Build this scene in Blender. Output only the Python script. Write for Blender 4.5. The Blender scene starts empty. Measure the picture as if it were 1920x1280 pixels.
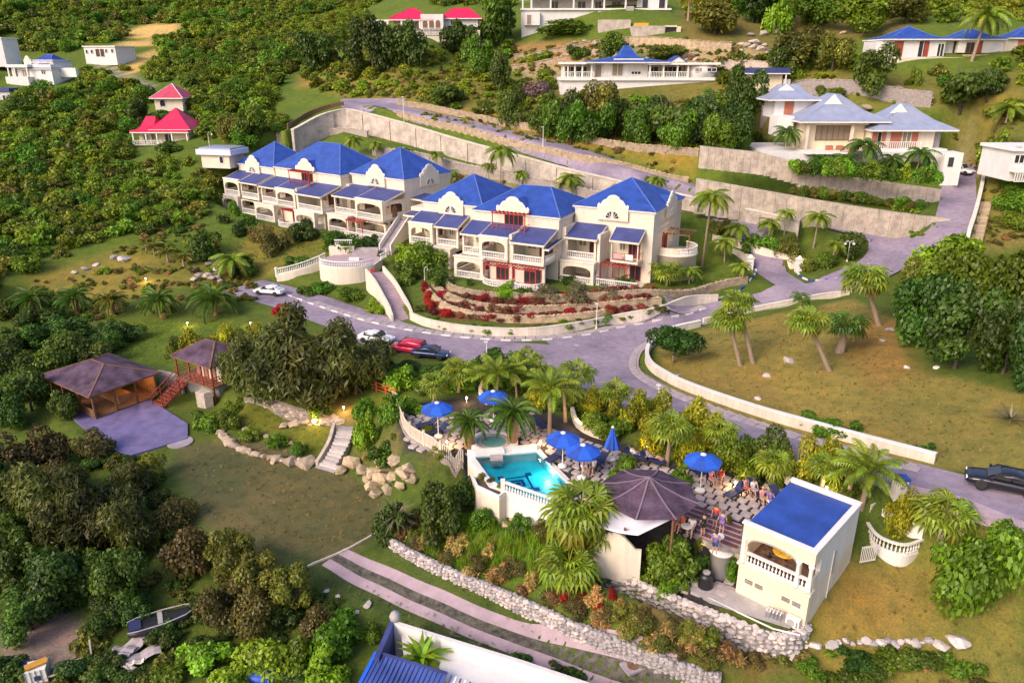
import bpy, math, random
import numpy as np
from mathutils import Vector, Matrix
R = math.radians
rnd = random.Random(11)
rng = np.random.default_rng(5)
sc = bpy.context.scene
col = sc.collection
# ---------------------------------------------------------------- camera, sky, sun, exposure
CAMH = 36.0
TH = R(20.5); CT, ST = math.cos(TH), math.sin(TH); FP = 1400.0
cd = bpy.data.cameras.new('camera'); cam = bpy.data.objects.new('camera', cd); col.objects.link(cam)
cam.location = (0, 0, CAMH); cam.rotation_euler = (R(90) - TH, 0, 0)
cd.sensor_width = 36; cd.lens = 36 * FP / 1920; cd.clip_start = .5; cd.clip_end = 6000
sc.camera = cam
SUN_EL, SUN_AZ = R(36), R(226)           # azimuth clockwise from +Y
w = bpy.data.worlds.new('World'); sc.world = w; w.use_nodes = True
nt = w.node_tree; bg = nt.nodes['Background']
sky = nt.nodes.new('ShaderNodeTexSky'); sky.sky_type = 'NISHITA'; sky.sun_disc = False
sky.sun_elevation = SUN_EL; sky.sun_rotation = SUN_AZ; sky.air_density = 1.2; sky.dust_density = 3.0; sky.ozone_density = 1.5
mx = nt.nodes.new('ShaderNodeMix'); mx.data_type = 'RGBA'; mx.blend_type = 'MULTIPLY'
mx.inputs['Factor'].default_value = 1; mx.inputs['B'].default_value = (1.02, .94, 1.0, 1)   # dusk tint of the whole sky
nt.links.new(sky.outputs[0], mx.inputs['A']); nt.links.new(mx.outputs['Result'], bg.inputs[0])
bg.inputs[1].default_value = 0.15
sl = bpy.data.lights.new('sun', 'SUN'); sl.energy = 1.7; sl.angle = R(26); sl.color = (1, .86, .64)
so = bpy.data.objects.new('sun', sl); col.objects.link(so)
sdir = Vector((math.sin(SUN_AZ) * math.cos(SUN_EL), math.cos(SUN_AZ) * math.cos(SUN_EL), math.sin(SUN_EL)))
so.rotation_euler = sdir.to_track_quat('Z', 'Y').to_euler(); so.location = (-60, -60, 120)
sc.view_settings.view_transform = 'Standard'; sc.view_settings.look = 'None'
sc.view_settings.exposure = 0.78; sc.view_settings.gamma = 1; sc.view_settings.use_curve_mapping = False
sc.cycles.max_bounces = 6; sc.cycles.diffuse_bounces = 3; sc.cycles.transmission_bounces = 4; sc.cycles.transparent_max_bounces = 6
# ---------------------------------------------------------------- where the camera sees a point of the ground
def P(px, py, z):
 u = (px - 960) / FP; v = (py - 640) / FP
 t = (CAMH - z) / (ST + v * CT)
 return (u * t, t * (CT - v * ST), z)
def PT(px, py, t):
 u, v, k = ray(px, py)
 return (u * t, v * t, CAMH + k * t)
def ray(px, py):
 u = (px - 960) / FP; v = (py - 640) / FP
 return u, CT - v * ST, -(ST + v * CT)
def proj(x, y, z):
 h = CAMH - z; d = y * CT + h * ST
 return 960 + FP * x / d, 640 + FP * (h * CT - y * ST) / d
def zat(x, y, py):
 v = (py - 640) / FP
 return CAMH - y * (v * CT + ST) / (CT - v * ST)
def ppm(p):                                  # photo pixels per metre at a point
 return FP / (p[1] * CT + (CAMH - p[2]) * ST)
# ---------------------------------------------------------------- materials
def newmat(name):
 m = bpy.data.materials.new(name); m.use_nodes = True
 n = m.node_tree; b = n.nodes['Principled BSDF']
 return m, n, b
def noise(n, scale, detail=4, rough=.6, coord='Object', vec=None):
 t = n.nodes.new('ShaderNodeTexNoise'); t.inputs['Scale'].default_value = scale
 t.inputs['Detail'].default_value = detail; t.inputs['Roughness'].default_value = rough
 if vec is None:
  c = n.nodes.new('ShaderNodeTexCoord'); vec = c.outputs[coord]
 n.links.new(vec, t.inputs['Vector'])
 return t
def ramp(n, src, stops):
 r = n.nodes.new('ShaderNodeValToRGB'); e = r.color_ramp.elements
 while len(e) < len(stops): e.new(.5)
 for k, (p, c) in enumerate(stops):
  e[k].position = p; e[k].color = tuple(c) + (1,) if len(c) == 3 else c
 n.links.new(src, r.inputs[0]); return r
def mixc(n, a, b, f, mode='MIX'):
 m = n.nodes.new('ShaderNodeMix'); m.data_type = 'RGBA'; m.blend_type = mode
 for k, v in (('A', a), ('B', b), ('Factor', f)):
  if isinstance(v, (tuple, list)): m.inputs[k].default_value = tuple(v) + (1,) if len(v) == 3 else v
  elif isinstance(v, (int, float)): m.inputs[k].default_value = v
  else: n.links.new(v, m.inputs[k])
 return m.outputs['Result']
def bump(n, b, src, s, d=.05):
 k = n.nodes.new('ShaderNodeBump'); k.inputs['Strength'].default_value = s; k.inputs['Distance'].default_value = d
 n.links.new(src, k.inputs['Height']); n.links.new(k.outputs[0], b.inputs['Normal'])
def surf(name, c, rough=.8, sc1=1.2, var=.12, sc2=14, bmp=.25, metal=0, streak=0, rv=0, coord='Object'):
 """plain weathered surface: two scales of mottling, optional vertical streaks, optional per-object variation"""
 m, n, b = newmat(name)
 a = noise(n, sc1, 5, .65, coord); f = noise(n, sc2, 3, .6, coord)
 dk = tuple(x * (1 - 1.6 * var) for x in c); lt = tuple(min(1, x * (1 + var)) for x in c)
 r = ramp(n, a.outputs[0], [(.28, dk), (.72, lt)])
 o = mixc(n, r.outputs[0], ramp(n, f.outputs[0], [(.3, (1 - var,) * 3), (.7, (1 + .3 * var,) * 3)]).outputs[0], .7, 'MULTIPLY')
 if streak:
  tc = n.nodes.new('ShaderNodeTexCoord'); mp = n.nodes.new('ShaderNodeMapping'); mp.inputs['Scale'].default_value = (2.2, 2.2, .18)
  n.links.new(tc.outputs[coord], mp.inputs[0])
  s = noise(n, 1.6, 5, .7, vec=mp.outputs[0])
  o = mixc(n, o, ramp(n, s.outputs[0], [(.42, (1 - streak, 1 - streak, 1 - .9 * streak)), (.6, (1, 1, 1))]).outputs[0], 1, 'MULTIPLY')
 if rv:
  oi = n.nodes.new('ShaderNodeObjectInfo')
  o = mixc(n, o, ramp(n, oi.outputs['Random'], [(0, (1 - rv, 1 - rv, 1 - rv * .8)), (.5, (1, .98, .95)), (1, (1 + rv, 1 + rv * .8, 1 + rv * .7))]).outputs[0], 1, 'MULTIPLY')
 n.links.new(o, b.inputs['Base Color']); b.inputs['Roughness'].default_value = rough; b.inputs['Metallic'].default_value = metal
 if bmp: bump(n, b, f.outputs[0], bmp, .02)
 return m
def foliage(name, c, yel=.3, trans=.33, hv=.03, vv=.35):
 m, n, b = newmat(name)
 n.nodes.remove(b); out = n.nodes['Material Output']
 at = n.nodes.new('ShaderNodeAttribute'); at.attribute_name = 'tint'
 oi = n.nodes.new('ShaderNodeObjectInfo')
 hs = n.nodes.new('ShaderNodeHueSaturation')
 base = mixc(n, tuple(c), (c[0] * 1.55 + .03, c[1] * 1.3 + .02, c[2] * .8), at.outputs['Alpha'])
 o = mixc(n, base, at.outputs['Color'], 1, 'MULTIPLY')
 mr = n.nodes.new('ShaderNodeMapRange'); mr.inputs[3].default_value = .5 - hv; mr.inputs[4].default_value = .5 + hv
 n.links.new(oi.outputs['Random'], mr.inputs[0]); n.links.new(mr.outputs[0], hs.inputs['Hue'])
 mt = n.nodes.new('ShaderNodeMath'); mt.operation = 'MULTIPLY'; mt.inputs[1].default_value = 7.31
 fr = n.nodes.new('ShaderNodeMath'); fr.operation = 'FRACT'
 n.links.new(oi.outputs['Random'], mt.inputs[0]); n.links.new(mt.outputs[0], fr.inputs[0])
 m2 = n.nodes.new('ShaderNodeMapRange'); m2.inputs[3].default_value = 1 - vv; m2.inputs[4].default_value = 1 + vv
 n.links.new(fr.outputs[0], m2.inputs[0]); n.links.new(m2.outputs[0], hs.inputs['Value'])
 n.links.new(o, hs.inputs['Color'])
 d = n.nodes.new('ShaderNodeBsdfDiffuse'); t = n.nodes.new('ShaderNodeBsdfTranslucent'); g = n.nodes.new('ShaderNodeBsdfGlossy')
 g.inputs['Roughness'].default_value = .45
 n.links.new(hs.outputs[0], d.inputs[0]); n.links.new(hs.outputs[0], t.inputs[0])
 s = n.nodes.new('ShaderNodeMixShader'); s.inputs[0].default_value = trans
 n.links.new(d.outputs[0], s.inputs[1]); n.links.new(t.outputs[0], s.inputs[2])
 s2 = n.nodes.new('ShaderNodeMixShader'); s2.inputs[0].default_value = .025
 n.links.new(s.outputs[0], s2.inputs[1]); n.links.new(g.outputs[0], s2.inputs[2])
 n.links.new(s2.outputs[0], out.inputs[0])
 return m
def emit(name, c, s):
 m, n, b = newmat(name)
 b.inputs['Emission Color'].default_value = tuple(c) + (1,); b.inputs['Emission Strength'].default_value = s
 b.inputs['Base Color'].default_value = tuple(c) + (1,)
 return m
def roofmat(name, c, pitch=.4, rough=.45, var=.08, coord='Object', spec=.5):
 m, n, b = newmat(name)
 a = noise(n, .7, 5, .6, coord); f = noise(n, 9, 4, .7, coord)
 o = mixc(n, ramp(n, a.outputs[0], [(.3, tuple(x * (1 - 1.5 * var) for x in c)), (.7, tuple(x * (1 + var) for x in c))]).outputs[0],
             ramp(n, f.outputs[0], [(.3, (1 - var,) * 3), (.7, (1 + .4 * var,) * 3)]).outputs[0], 1, 'MULTIPLY')
 n.links.new(o, b.inputs['Base Color']); b.inputs['Roughness'].default_value = rough
 b.inputs['Specular IOR Level'].default_value = spec
 bump(n, b, f.outputs[0], .15, .02)
 return m
M = {}
M['cream'] = surf('cream_render', (.70, .61, .49), .85, .5, .07, 8, .12, streak=.10)
M['cream_warm'] = surf('warm_cream_render', (.78, .66, .46), .85, .6, .05, 9, .12, streak=.08)
M['white'] = surf('white_paint', (.74, .71, .67), .7, .8, .05, 12, .1, streak=.05)
M['whitewall'] = surf('white_render', (.68, .65, .63), .8, .5, .06, 9, .12, streak=.08)
M['wallpale'] = surf('pale_low_wall_render', (.72, .63, .52), .85, .45, .12, 7, .2, streak=.14)
M['concrete'] = surf('stained_concrete', (.54, .46, .39), .9, .6, .28, 4, .6, streak=.08)
M['concrete2'] = surf('grey_concrete', (.40, .37, .36), .9, .5, .2, 6, .4, streak=.08)
M['warmwall'] = surf('warm_stained_wall', (.54, .45, .36), .9, .8, .28, 4, .6, streak=.06)
M['hipcap'] = surf('pale_blue_ridge_cap', (.10, .17, .46), .5, 2, .1, 20, .05)
M['blueroof'] = roofmat('blue_roof_sheet', (.022, .068, .33), rough=.55, var=.22)
M['blueroof2'] = roofmat('blue_porch_roof', (.045, .058, .20), rough=.6, var=.2)
M['greyroof'] = roofmat('pale_grey_roof_sheet', (.27, .30, .42), rough=.5, var=.1)
M['redroof'] = roofmat('crimson_roof_sheet', (.60, .008, .07), rough=.5, var=.12)
M['pinkroof'] = roofmat('faded_pink_roof', (.50, .05, .10), rough=.6, var=.15)
M['brownroof'] = roofmat('brown_shingle', (.105, .066, .10), rough=.9, var=.45, spec=.2)
M['redwood'] = surf('red_stained_wood', (.30, .05, .03), .6, 2, .2, 20, .2)
M['redpaint'] = surf('red_paint', (.40, .03, .03), .5, 2, .12, 20, .1)
M['orangeshut'] = surf('terracotta_shutter', (.42, .14, .08), .6, 2, .12, 20, .1)
M['glass'] = None
m, n, b = newmat('dark_window_glass'); b.inputs['Base Color'].default_value = (.03, .03, .035, 1); b.inputs['Roughness'].default_value = .12; M['glass'] = m
m, n, b = newmat('curtained_glass'); b.inputs['Base Color'].default_value = (.26, .21, .15, 1); b.inputs['Roughness'].default_value = .2; M['glass2'] = m
M['wood'] = surf('brown_timber', (.20, .10, .05), .7, 3, .25, 25, .3)
M['woodlight'] = surf('warm_timber_lining', (.42, .19, .07), .7, 3, .25, 25, .3)
M['deckwood'] = surf('weathered_deck', (.17, .14, .30), .7, .8, .25, 14, .3)
m, n, b = newmat('asphalt_lane')
p1 = noise(n, .16, 5, .6); p2 = noise(n, 1.4, 5, .7); p3 = noise(n, 26, 3, .7)
vo = n.nodes.new('ShaderNodeTexVoronoi'); vo.feature = 'DISTANCE_TO_EDGE'; vo.inputs['Scale'].default_value = .13
tc = n.nodes.new('ShaderNodeTexCoord'); wp = mixc(n, tc.outputs['Object'], noise(n, .9, 4).outputs['Color'], .08, 'ADD'); n.links.new(wp, vo.inputs['Vector'])
o = mixc(n, ramp(n, p1.outputs[0], [(.35, (.20, .16, .215)), (.5, (.27, .215, .275)), (.68, (.33, .265, .325))]).outputs[0], ramp(n, p2.outputs[0], [(.3, (.74, .74, .76)), (.55, (1, 1, 1)), (.75, (1.16, 1.14, 1.12))]).outputs[0], 1, 'MULTIPLY')  # purple cast of the dusk sky is put into the base colour
o = mixc(n, o, ramp(n, p3.outputs[0], [(.3, (.8, .8, .8)), (.7, (1.15, 1.15, 1.15))]).outputs[0], 1, 'MULTIPLY')
o = mixc(n, o, ramp(n, vo.outputs['Distance'], [(.002, (.6, .6, .62)), (.008, (1, 1, 1))]).outputs[0], .4, 'MULTIPLY')
n.links.new(o, b.inputs['Base Color']); b.inputs['Roughness'].default_value = .85; bump(n, b, p3.outputs[0], .3, .02); M['asphalt'] = m
M['slab'] = surf('concrete_slab', (.37, .32, .34), .9, 1.2, .15, 9, .3, rv=.12)
M['slabpink'] = surf('pink_concrete', (.42, .31, .34), .9, .9, .14, 9, .3)
M['paver'] = surf('pale_paver', (.44, .37, .36), .85, 2, .15, 15, .3, rv=.13)
M['gravel'] = surf('dark_pebbles', (.055, .05, .055), .9, 18, .6, 60, .8)
M['stone'] = surf('rubble_stone', (.42, .36, .31), .9, 2.5, .22, 14, .5, rv=.35)
M['stonewhite'] = surf('pale_rubble_stone', (.50, .45, .43), .9, 3, .2, 16, .5, rv=.35)
M['stonetan'] = surf('tan_rubble_stone', (.44, .34, .22), .9, 1.4, .3, 6, .6, rv=.2)
M['mortar'] = surf('grey_mortar', (.26, .23, .22), .95, 3, .25, 20, .5)
M['boulder'] = surf('tan_boulder', (.42, .33, .24), .9, 1.5, .28, 9, .6, rv=.25)
M['black'] = surf('black_paint', (.015, .015, .018), .4, 3, .2, 30, .05)
M['tyre'] = surf('tyre_rubber', (.02, .02, .02), .8, 3, .2, 30, .1)
M['metal'] = surf('grey_metal', (.45, .45, .48), .4, 3, .1, 20, .05, metal=.6)
M['navy'] = surf('navy_sling', (.02, .03, .10), .7, 3, .2, 30, .1)
M['umb'] = surf('blue_canvas', (.015, .10, .55), .75, 2.5, .12, 20, .1)
M['umbdark'] = surf('deep_blue_canvas', (.012, .06, .36), .75, 2.5, .12, 20, .1)
M['bark'] = surf('pale_bark', (.26, .19, .13), .9, 5, .3, 22, .6)
M['barkpalm'] = surf('palm_bark', (.33, .24, .17), .9, 5, .3, 18, .6)
M['barkdark'] = surf('dark_bark', (.10, .075, .055), .9, 5, .3, 22, .6)
M['gold'] = surf('yellow_tabletop', (.75, .42, .03), .5, 6, .35, 18, .1)
M['skin'] = surf('skin', (.50, .28, .19), .6, 6, .08, 30, .05)
M['tarp'] = surf('pale_tarp', (.66, .64, .74), .7, 1, .06, 10, .1)
M['bluetarp'] = surf('blue_plastic', (.01, .10, .62), .35, 4, .1, 20, .05)
M['soil'] = surf('dark_soil', (.09, .06, .04), .95, 3, .3, 16, .6)
M['bulb'] = emit('warm_lamp', (1, .70, .32), 12)
def carpaint(name, c, metal=.2):
 m, n, b = newmat(name); b.inputs['Base Color'].default_value = tuple(c) + (1,)
 b.inputs['Roughness'].default_value = .28; b.inputs['Metallic'].default_value = metal; b.inputs['Coat Weight'].default_value = .5
 a = noise(n, 3, 3); bump(n, b, a.outputs[0], .02, .01)
 return m
M['carwhite'] = carpaint('white_car_paint', (.78, .78, .80), 0); M['carblack'] = carpaint('black_car_paint', (.012, .012, .018))
M['carred'] = carpaint('red_car_paint', (.50, .015, .06), 0); M['carnavy'] = carpaint('navy_car_paint', (.015, .03, .10))
F = {}
F['green'] = foliage('leaf_green', (.098, .185, .013)); F['dark'] = foliage('leaf_dark_green', (.060, .112, .013), .2)
F['olive'] = foliage('leaf_olive', (.145, .160, .022)); F['yellow'] = foliage('leaf_yellow_croton', (.33, .36, .02), hv=.01)
F['bright'] = foliage('leaf_bright_green', (0.159, 0.293, 0.015)); F['dry'] = foliage('leaf_dry', (0.366, 0.256, 0.091))
F['palm'] = foliage('palm_leaf', (0.159, 0.232, 0.020), hv=.02); F['palmdk'] = foliage('palm_leaf_dark', (0.067, 0.140, 0.017), hv=.02)
F['palmyel'] = foliage('palm_leaf_yellowing', (.24, .19, .02), hv=.02); F['red'] = foliage('bougainvillea_bloom', (.33, .014, .016), hv=.015)
F['grey'] = foliage('leaf_silver_green', (.19, .175, .10), hv=.01); F['feather'] = foliage('feathery_leaf', (.078, .098, .022), hv=.02)
F['rust'] = foliage('rusty_leaf', (.115, .105, .030)); F['scrub'] = foliage('scrub_leaf', (.135, .205, .013), hv=.03, vv=.4)
F['scrubyel'] = foliage('sun_tinted_scrub_leaf', (.17, .215, .014), hv=.02, vv=.3); F['hedge'] = foliage('clipped_hedge_leaf', (0.055, 0.122, 0.012), hv=.01); F['purple'] = foliage('purple_twig', (.14, .09, .10))  # scrubyel: warm sunlight on the scrub is put into the leaf colour
F['redstem'] = foliage('dusty_red_leaf', (.19, .050, .036)); F['autumn'] = foliage('orange_leaf', (.40, .16, .02))
# ---------------------------------------------------------------- mesh building
class MB:
 def __init__(s): s.v = []; s.f = []
 def add(s, vs, fs):
  o = len(s.v); s.v += [tuple(p) for p in vs]; s.f += [tuple(i + o for i in f) for f in fs]; return s
 def box(s, x0, y0, z0, x1, y1, z1):
  return s.add([(x0, y0, z0), (x1, y0, z0), (x1, y1, z0), (x0, y1, z0), (x0, y0, z1), (x1, y0, z1), (x1, y1, z1), (x0, y1, z1)],
                     [(0, 3, 2, 1), (4, 5, 6, 7), (0, 1, 5, 4), (1, 2, 6, 5), (2, 3, 7, 6), (3, 0, 4, 7)])
 def hexa(s, b, t):        # two matching loops of points
  n = len(b)
  return s.add(list(b) + list(t), [tuple(range(n))[::-1], tuple(range(n, 2 * n))] + [(i, (i + 1) % n, (i + 1) % n + n, i + n) for i in range(n)])
 def prism(s, poly, z0, z1):
  return s.hexa([(x, y, z0) for x, y in poly], [(x, y, z1) for x, y in poly])
 def extr(s, poly, b0, b1, axis=1):   # outline in (a, z), pushed along b
  if axis == 1: return s.hexa([(a, b0, z) for a, z in poly], [(a, b1, z) for a, z in poly])
  return s.hexa([(b0, a, z) for a, z in poly], [(b1, a, z) for a, z in poly])
 def bar(s, p, q, wd, ht=None):
  p = Vector(p); q = Vector(q); d = (q - p)
  if d.length < 1e-6: return s
  d.normalize(); ht = ht or wd
  up = Vector((0, 0, 1)) if abs(d.z) < .95 else Vector((0, 1, 0))
  r = d.cross(up).normalized() * wd / 2; u = r.cross(d).normalized() * ht / 2
  return s.hexa([p - r - u, p + r - u, p + r + u, p - r + u], [q - r - u, q + r - u, q + r + u, q - r + u])
 def tube(s, pts, rs, n=8, cap=True):
  pts = [Vector(p) for p in pts]
  if not isinstance(rs, (list, tuple)): rs = [rs] * len(pts)
  rings = []
  for i, p in enumerate(pts):
   d = (pts[min(i + 1, len(pts) - 1)] - pts[max(i - 1, 0)]).normalized()
   a = d.cross(Vector((0, 1, .01)) if abs(d.y) < .9 else Vector((1, 0, 0))).normalized(); b = d.cross(a)
   rings.append([p + (a * math.cos(k * 2 * math.pi / n) + b * math.sin(k * 2 * math.pi / n)) * rs[i] for k in range(n)])
  vs = [p for r in rings for p in r]; fs = []
  for i in range(len(rings) - 1):
   for k in range(n): fs.append((i * n + k, i * n + (k + 1) % n, (i + 1) * n + (k + 1) % n, (i + 1) * n + k))
  if cap: fs += [tuple(range(n))[::-1], tuple(range((len(rings) - 1) * n, len(rings) * n))]
  return s.add(vs, fs)
 def lathe(s, prof, n=12, c=(0, 0, 0), a0=0, a1=2 * math.pi):
  full = abs(a1 - a0 - 2 * math.pi) < 1e-6; m = n if full else n + 1
  vs = [(c[0] + r * math.cos(a0 + (a1 - a0) * k / n), c[1] + r * math.sin(a0 + (a1 - a0) * k / n), c[2] + z) for r, z in prof for k in range(m)]
  fs = []
  for i in range(len(prof) - 1):
   for k in range(n): fs.append((i * m + k, i * m + (k + 1) % m, (i + 1) * m + (k + 1) % m, (i + 1) * m + k))
  if full:
   if prof[0][0] > 1e-4: fs.append(tuple(range(m))[::-1])
   if prof[-1][0] > 1e-4: fs.append(tuple(range((len(prof) - 1) * m, len(prof) * m)))
  return s.add(vs, fs)
 def mesh(s, name, mat, smooth=False):
  me = bpy.data.meshes.new(name); me.from_pydata(s.v, [], s.f)
  if smooth: me.polygons.foreach_set('use_smooth', [True] * len(me.polygons))
  if mat is not None: me.materials.append(mat)
  me.update(); return me
 def build(s, name, mat, parent=None, smooth=False, loc=None, rot=None):
  return inst(s.mesh(name, mat, smooth), name, parent, loc, rot)
def inst(me, name, parent=None, loc=None, rot=None, scale=None):
 o = bpy.data.objects.new(name, me); col.objects.link(o)
 if parent is not None: o.parent = parent
 if loc is not None: o.location = loc
 if rot is not None: o.rotation_euler = rot if not isinstance(rot, (int, float)) else (0, 0, rot)
 if scale is not None: o.scale = scale if not isinstance(scale, (int, float)) else (scale,) * 3
 return o
def tag(o, label=None, cat=None, group=None, kind=None):
 if label: o['label'] = label
 if cat: o['category'] = cat
 if group: o['group'] = group
 if kind: o['kind'] = kind
 return o
def thing(name, label, cat, loc, rz=0, group=None):
 o = bpy.data.objects.new(name, None); col.objects.link(o); o.empty_display_size = .3
 o.location = loc; o.rotation_euler = (0, 0, rz)
 return tag(o, label, cat, group, 'thing')
def kids(o):
 return list(o.children)
def copy_tree(o, parent=None):
 c = o.copy(); col.objects.link(c); c.parent = parent
 for ch in kids(o): copy_tree(ch, c)
 return c
# ---------------------------------------------------------------- terrain
CTRL = [  # photo pixel and the height of the ground there
 (1510,1165,5),(1390,1130,4.6),(1600,1050,5.6),(1700,1050,5.6),(1900,1020,6.6),(1800,1150,4.6),(1900,1250,3.4),(1700,1250,2.8),(1500,1265,2),(1350,1225,2.6),(1200,1245,2),(1000,1160,2.1),(800,1100,2.3),(640,1040,2.5),
 (850,1230,1.4),(1000,1275,1.2),(500,950,2.5),(350,900,2.5),(600,850,2.7),(450,830,2.6),(650,930,2.6),(700,1010,2.6),(740,960,3.6),(860,1010,4.0),(1000,1020,4.4),(1100,1080,4.2),(1000,1090,3.0),(1250,1110,4.0),(1250,1190,3.0),
 (240,800,2.6),(150,760,2.6),(90,800,2.2),(0,900,1.6),(100,1000,1.4),(0,1100,.8),(150,1200,.5),(50,1270,.3),(300,1200,.8),(450,1200,1),(600,1200,1.3),(300,1060,1.3),(450,1060,1.8),
 (560,720,4.4),(650,770,4.6),(720,830,5.0),(600,780,4.2),(480,760,3.9),(700,700,5.2),(790,770,6.6),(560,640,4.8),(450,640,4.6),(300,640,4.0),(150,650,3.2),(0,700,2.6),(0,600,3.6),(150,590,4.2),(300,600,4.4),(420,600,4.6),
 (880,690,6.0),(1000,690,5.6),(1100,730,5.9),(1200,760,6.7),(1300,790,7.4),(1450,830,8.1),(1560,880,8.4),(1650,900,8.9),
 (480,540,5.6),(560,565,5.2),(640,595,5.0),(740,622,4.8),(860,648,4.6),(1000,650,4.6),(1120,640,4.7),(1250,605,5.2),(1350,580,5.9),(1500,550,7.4),(1600,520,8.8),(1680,470,10.2),(1640,440,11.2),
 (1235,670,5.3),(1320,640,6.0),(1400,620,6.8),(1500,610,7.7),(1600,600,8.6),(1700,620,9.2),(1800,650,9.8),(1900,700,10.6),(1350,720,6.4),(1500,720,7.9),(1650,760,8.6),(1800,820,9.2),(1900,850,9.6),(1500,790,7.6),
 (1000,600,5.7),(1000,570,6.7),(900,560,7.2),(1100,570,6.8),(1250,545,7.6),(850,590,5.6),(850,540,7.7),(1218,530,8),(1025,545,7.9),(1300,520,8),(1380,500,8.2),(1450,510,8.0),(1350,450,9.6),(1500,470,9.6),
 (780,500,7.6),(660,520,6.6),(560,460,8.6),(430,480,7.6),(500,500,7.0),(300,460,8.6),(200,500,7),(330,540,6),(100,520,6.4),(0,500,8),
]
CTRL2 = [  # photo pixel and the distance of the ground there, on the slopes seen at a shallow angle
 (400,415,128),(470,415,127),(612,440,122),(715,450,119),(0,400,130),(150,400,130),(280,380,134),(0,250,165),(150,250,165),(330,290,150),(0,100,225),(200,120,215),(0,0,310),(240,0,310),(480,0,310),(480,130,220),(480,220,172),(405,290,150),(300,185,185),(310,250,168),(70,155,200),(120,330,146),(250,340,144),(0,170,195),
 (560,265,148),(620,258,152),(700,262,150),(690,192,168),(640,200,160),(780,285,144),(860,300,140),(960,322,132),(1060,346,126),(1180,372,120),(1300,395,115),
 (1300,240,140),(1100,215,150),(1190,265,136),(950,190,160),(1190,165,160),(1340,160,158),(900,160,172),(850,110,190),(1000,100,185),(1300,80,175),(1450,110,165),(1130,25,195),(950,0,240),(1400,0,220),(700,0,300),(810,72,190),(700,100,200),(600,150,190),
 (1715,110,150),(1850,110,148),(1700,0,195),(1900,0,190),(1600,130,152),(1900,130,140),(1900,200,132),(1640,300,124),(1480,280,126),(1450,210,140),(1700,190,142),(1850,300,122),(1900,400,112),(1850,470,105),(1790,330,125),(1785,435,107),(1500,400,116),(1350,350,122),(1650,420,111),
]
pc = np.array([P(*c) for c in CTRL] + [PT(*c) for c in CTRL2] + [(-46,141,12.5),(-33,137,12),(-18,131,11.8),(-30,127,10),(-8,124,11.3),(4,120,11.2),(14,116,10.8),(25,111,10.2),(2,108,8.6),(15,103,8.4),(31,105,9.4)])
extra = [(-160, 20, -6), (-90, 30, -1), (-60, 20, -1), (0, 10, 0), (40, 15, 1), (110, 30, 10), (150, 80, 22), (150, 140, 38), (-150, 90, 6), (-160, 160, 26), (-200, 250, 48), (-220, 330, 66), (0, 300, 72), (120, 300, 80), (200, 250, 78), (-400, 100, 10), (400, 100, 70), (0, -80, -10), (-200, -80, -14), (200, -80, 4), (-400, 500, 80), (0, 500, 105), (400, 500, 130)]
pc = np.vstack([pc, np.array(extra, float)])
def tps(r2): return .5 * r2 * np.log(r2 + 1e-9)
SC = 100.
X = pc[:, :2] / SC; N = len(X)
K = tps(((X[:, None] - X[None]) ** 2).sum(-1)) + np.eye(N) * 4e-4
A = np.zeros((N + 3, N + 3)); A[:N, :N] = K; A[:N, N] = 1; A[:N, N + 1:] = X; A[N, :N] = 1; A[N + 1:, :N] = X.T
sol = np.linalg.solve(A, np.concatenate([pc[:, 2], np.zeros(3)]))
def rbf(x, y):
 q = np.stack([x, y], -1) / SC; out = np.empty(len(q))
 for k in range(0, len(q), 20000):
  qq = q[k:k + 20000]
  out[k:k + 20000] = tps(((qq[:, None] - X[None]) ** 2).sum(-1)) @ sol[:N] + sol[N] + qq @ sol[N + 1:]
 return out
def grow(a, b, s, g):
 o = []; x = a
 while (x < b) if s > 0 else (x > b): o.append(x); x += s; s *= g
 return o
xs = np.array(sorted(set(np.round(grow(-52, -1500, -1.3, 1.025) + list(np.arange(-52, 46, .5)) + grow(46, 1500, 1.3, 1.025), 3))))
ys = np.array(sorted(set(np.round(grow(26, -300, -1, 1.15) + list(np.arange(26, 112, .5)) + list(np.arange(112, 175, 1.1)) + grow(175, 2200, 1.5, 1.04), 3))))
GX, GY = np.meshgrid(xs, ys)
shape = GX.shape
far = np.clip((np.hypot(GX, GY - 100) - 420) / 500, 0, 1)
gz = rbf(GX.ravel(), GY.ravel()).reshape(shape)
gz = gz * (1 - far) + far * np.clip(gz, -5, 150)
gz = np.clip(gz, -30, 220)
def smooth(t): t = np.clip(t, 0, 1); return t * t * (3 - 2 * t)
hillw = smooth((GY - 125) / 60)
gz += hillw * (np.sin(GX * .11 + 1.3 * np.sin(GY * .05)) * np.sin(GY * .09 + .7) * .9)
gz += .06 * np.sin(GX * 1.1 + GY * .6) * np.sin(GY * .9 - GX * .3) * (GY < 160)
def polydist(poly, x, y):
 """signed distance, negative inside"""
 p = np.array(poly, float); d = np.full(x.shape, 1e9); ins = np.zeros(x.shape, bool)
 for i in range(len(p)):
  a = p[i]; b = p[(i + 1) % len(p)]; e = b - a; L = (e ** 2).sum()
  t = np.clip(((x - a[0]) * e[0] + (y - a[1]) * e[1]) / max(L, 1e-9), 0, 1)
  d = np.minimum(d, np.hypot(x - a[0] - t * e[0], y - a[1] - t * e[1]))
  c = ((a[1] > y) != (b[1] > y)) & (x < (b[0] - a[0]) * (y - a[1]) / (b[1] - a[1] + 1e-12) + a[0]); ins ^= c
 return np.where(ins, -d, d)
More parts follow.
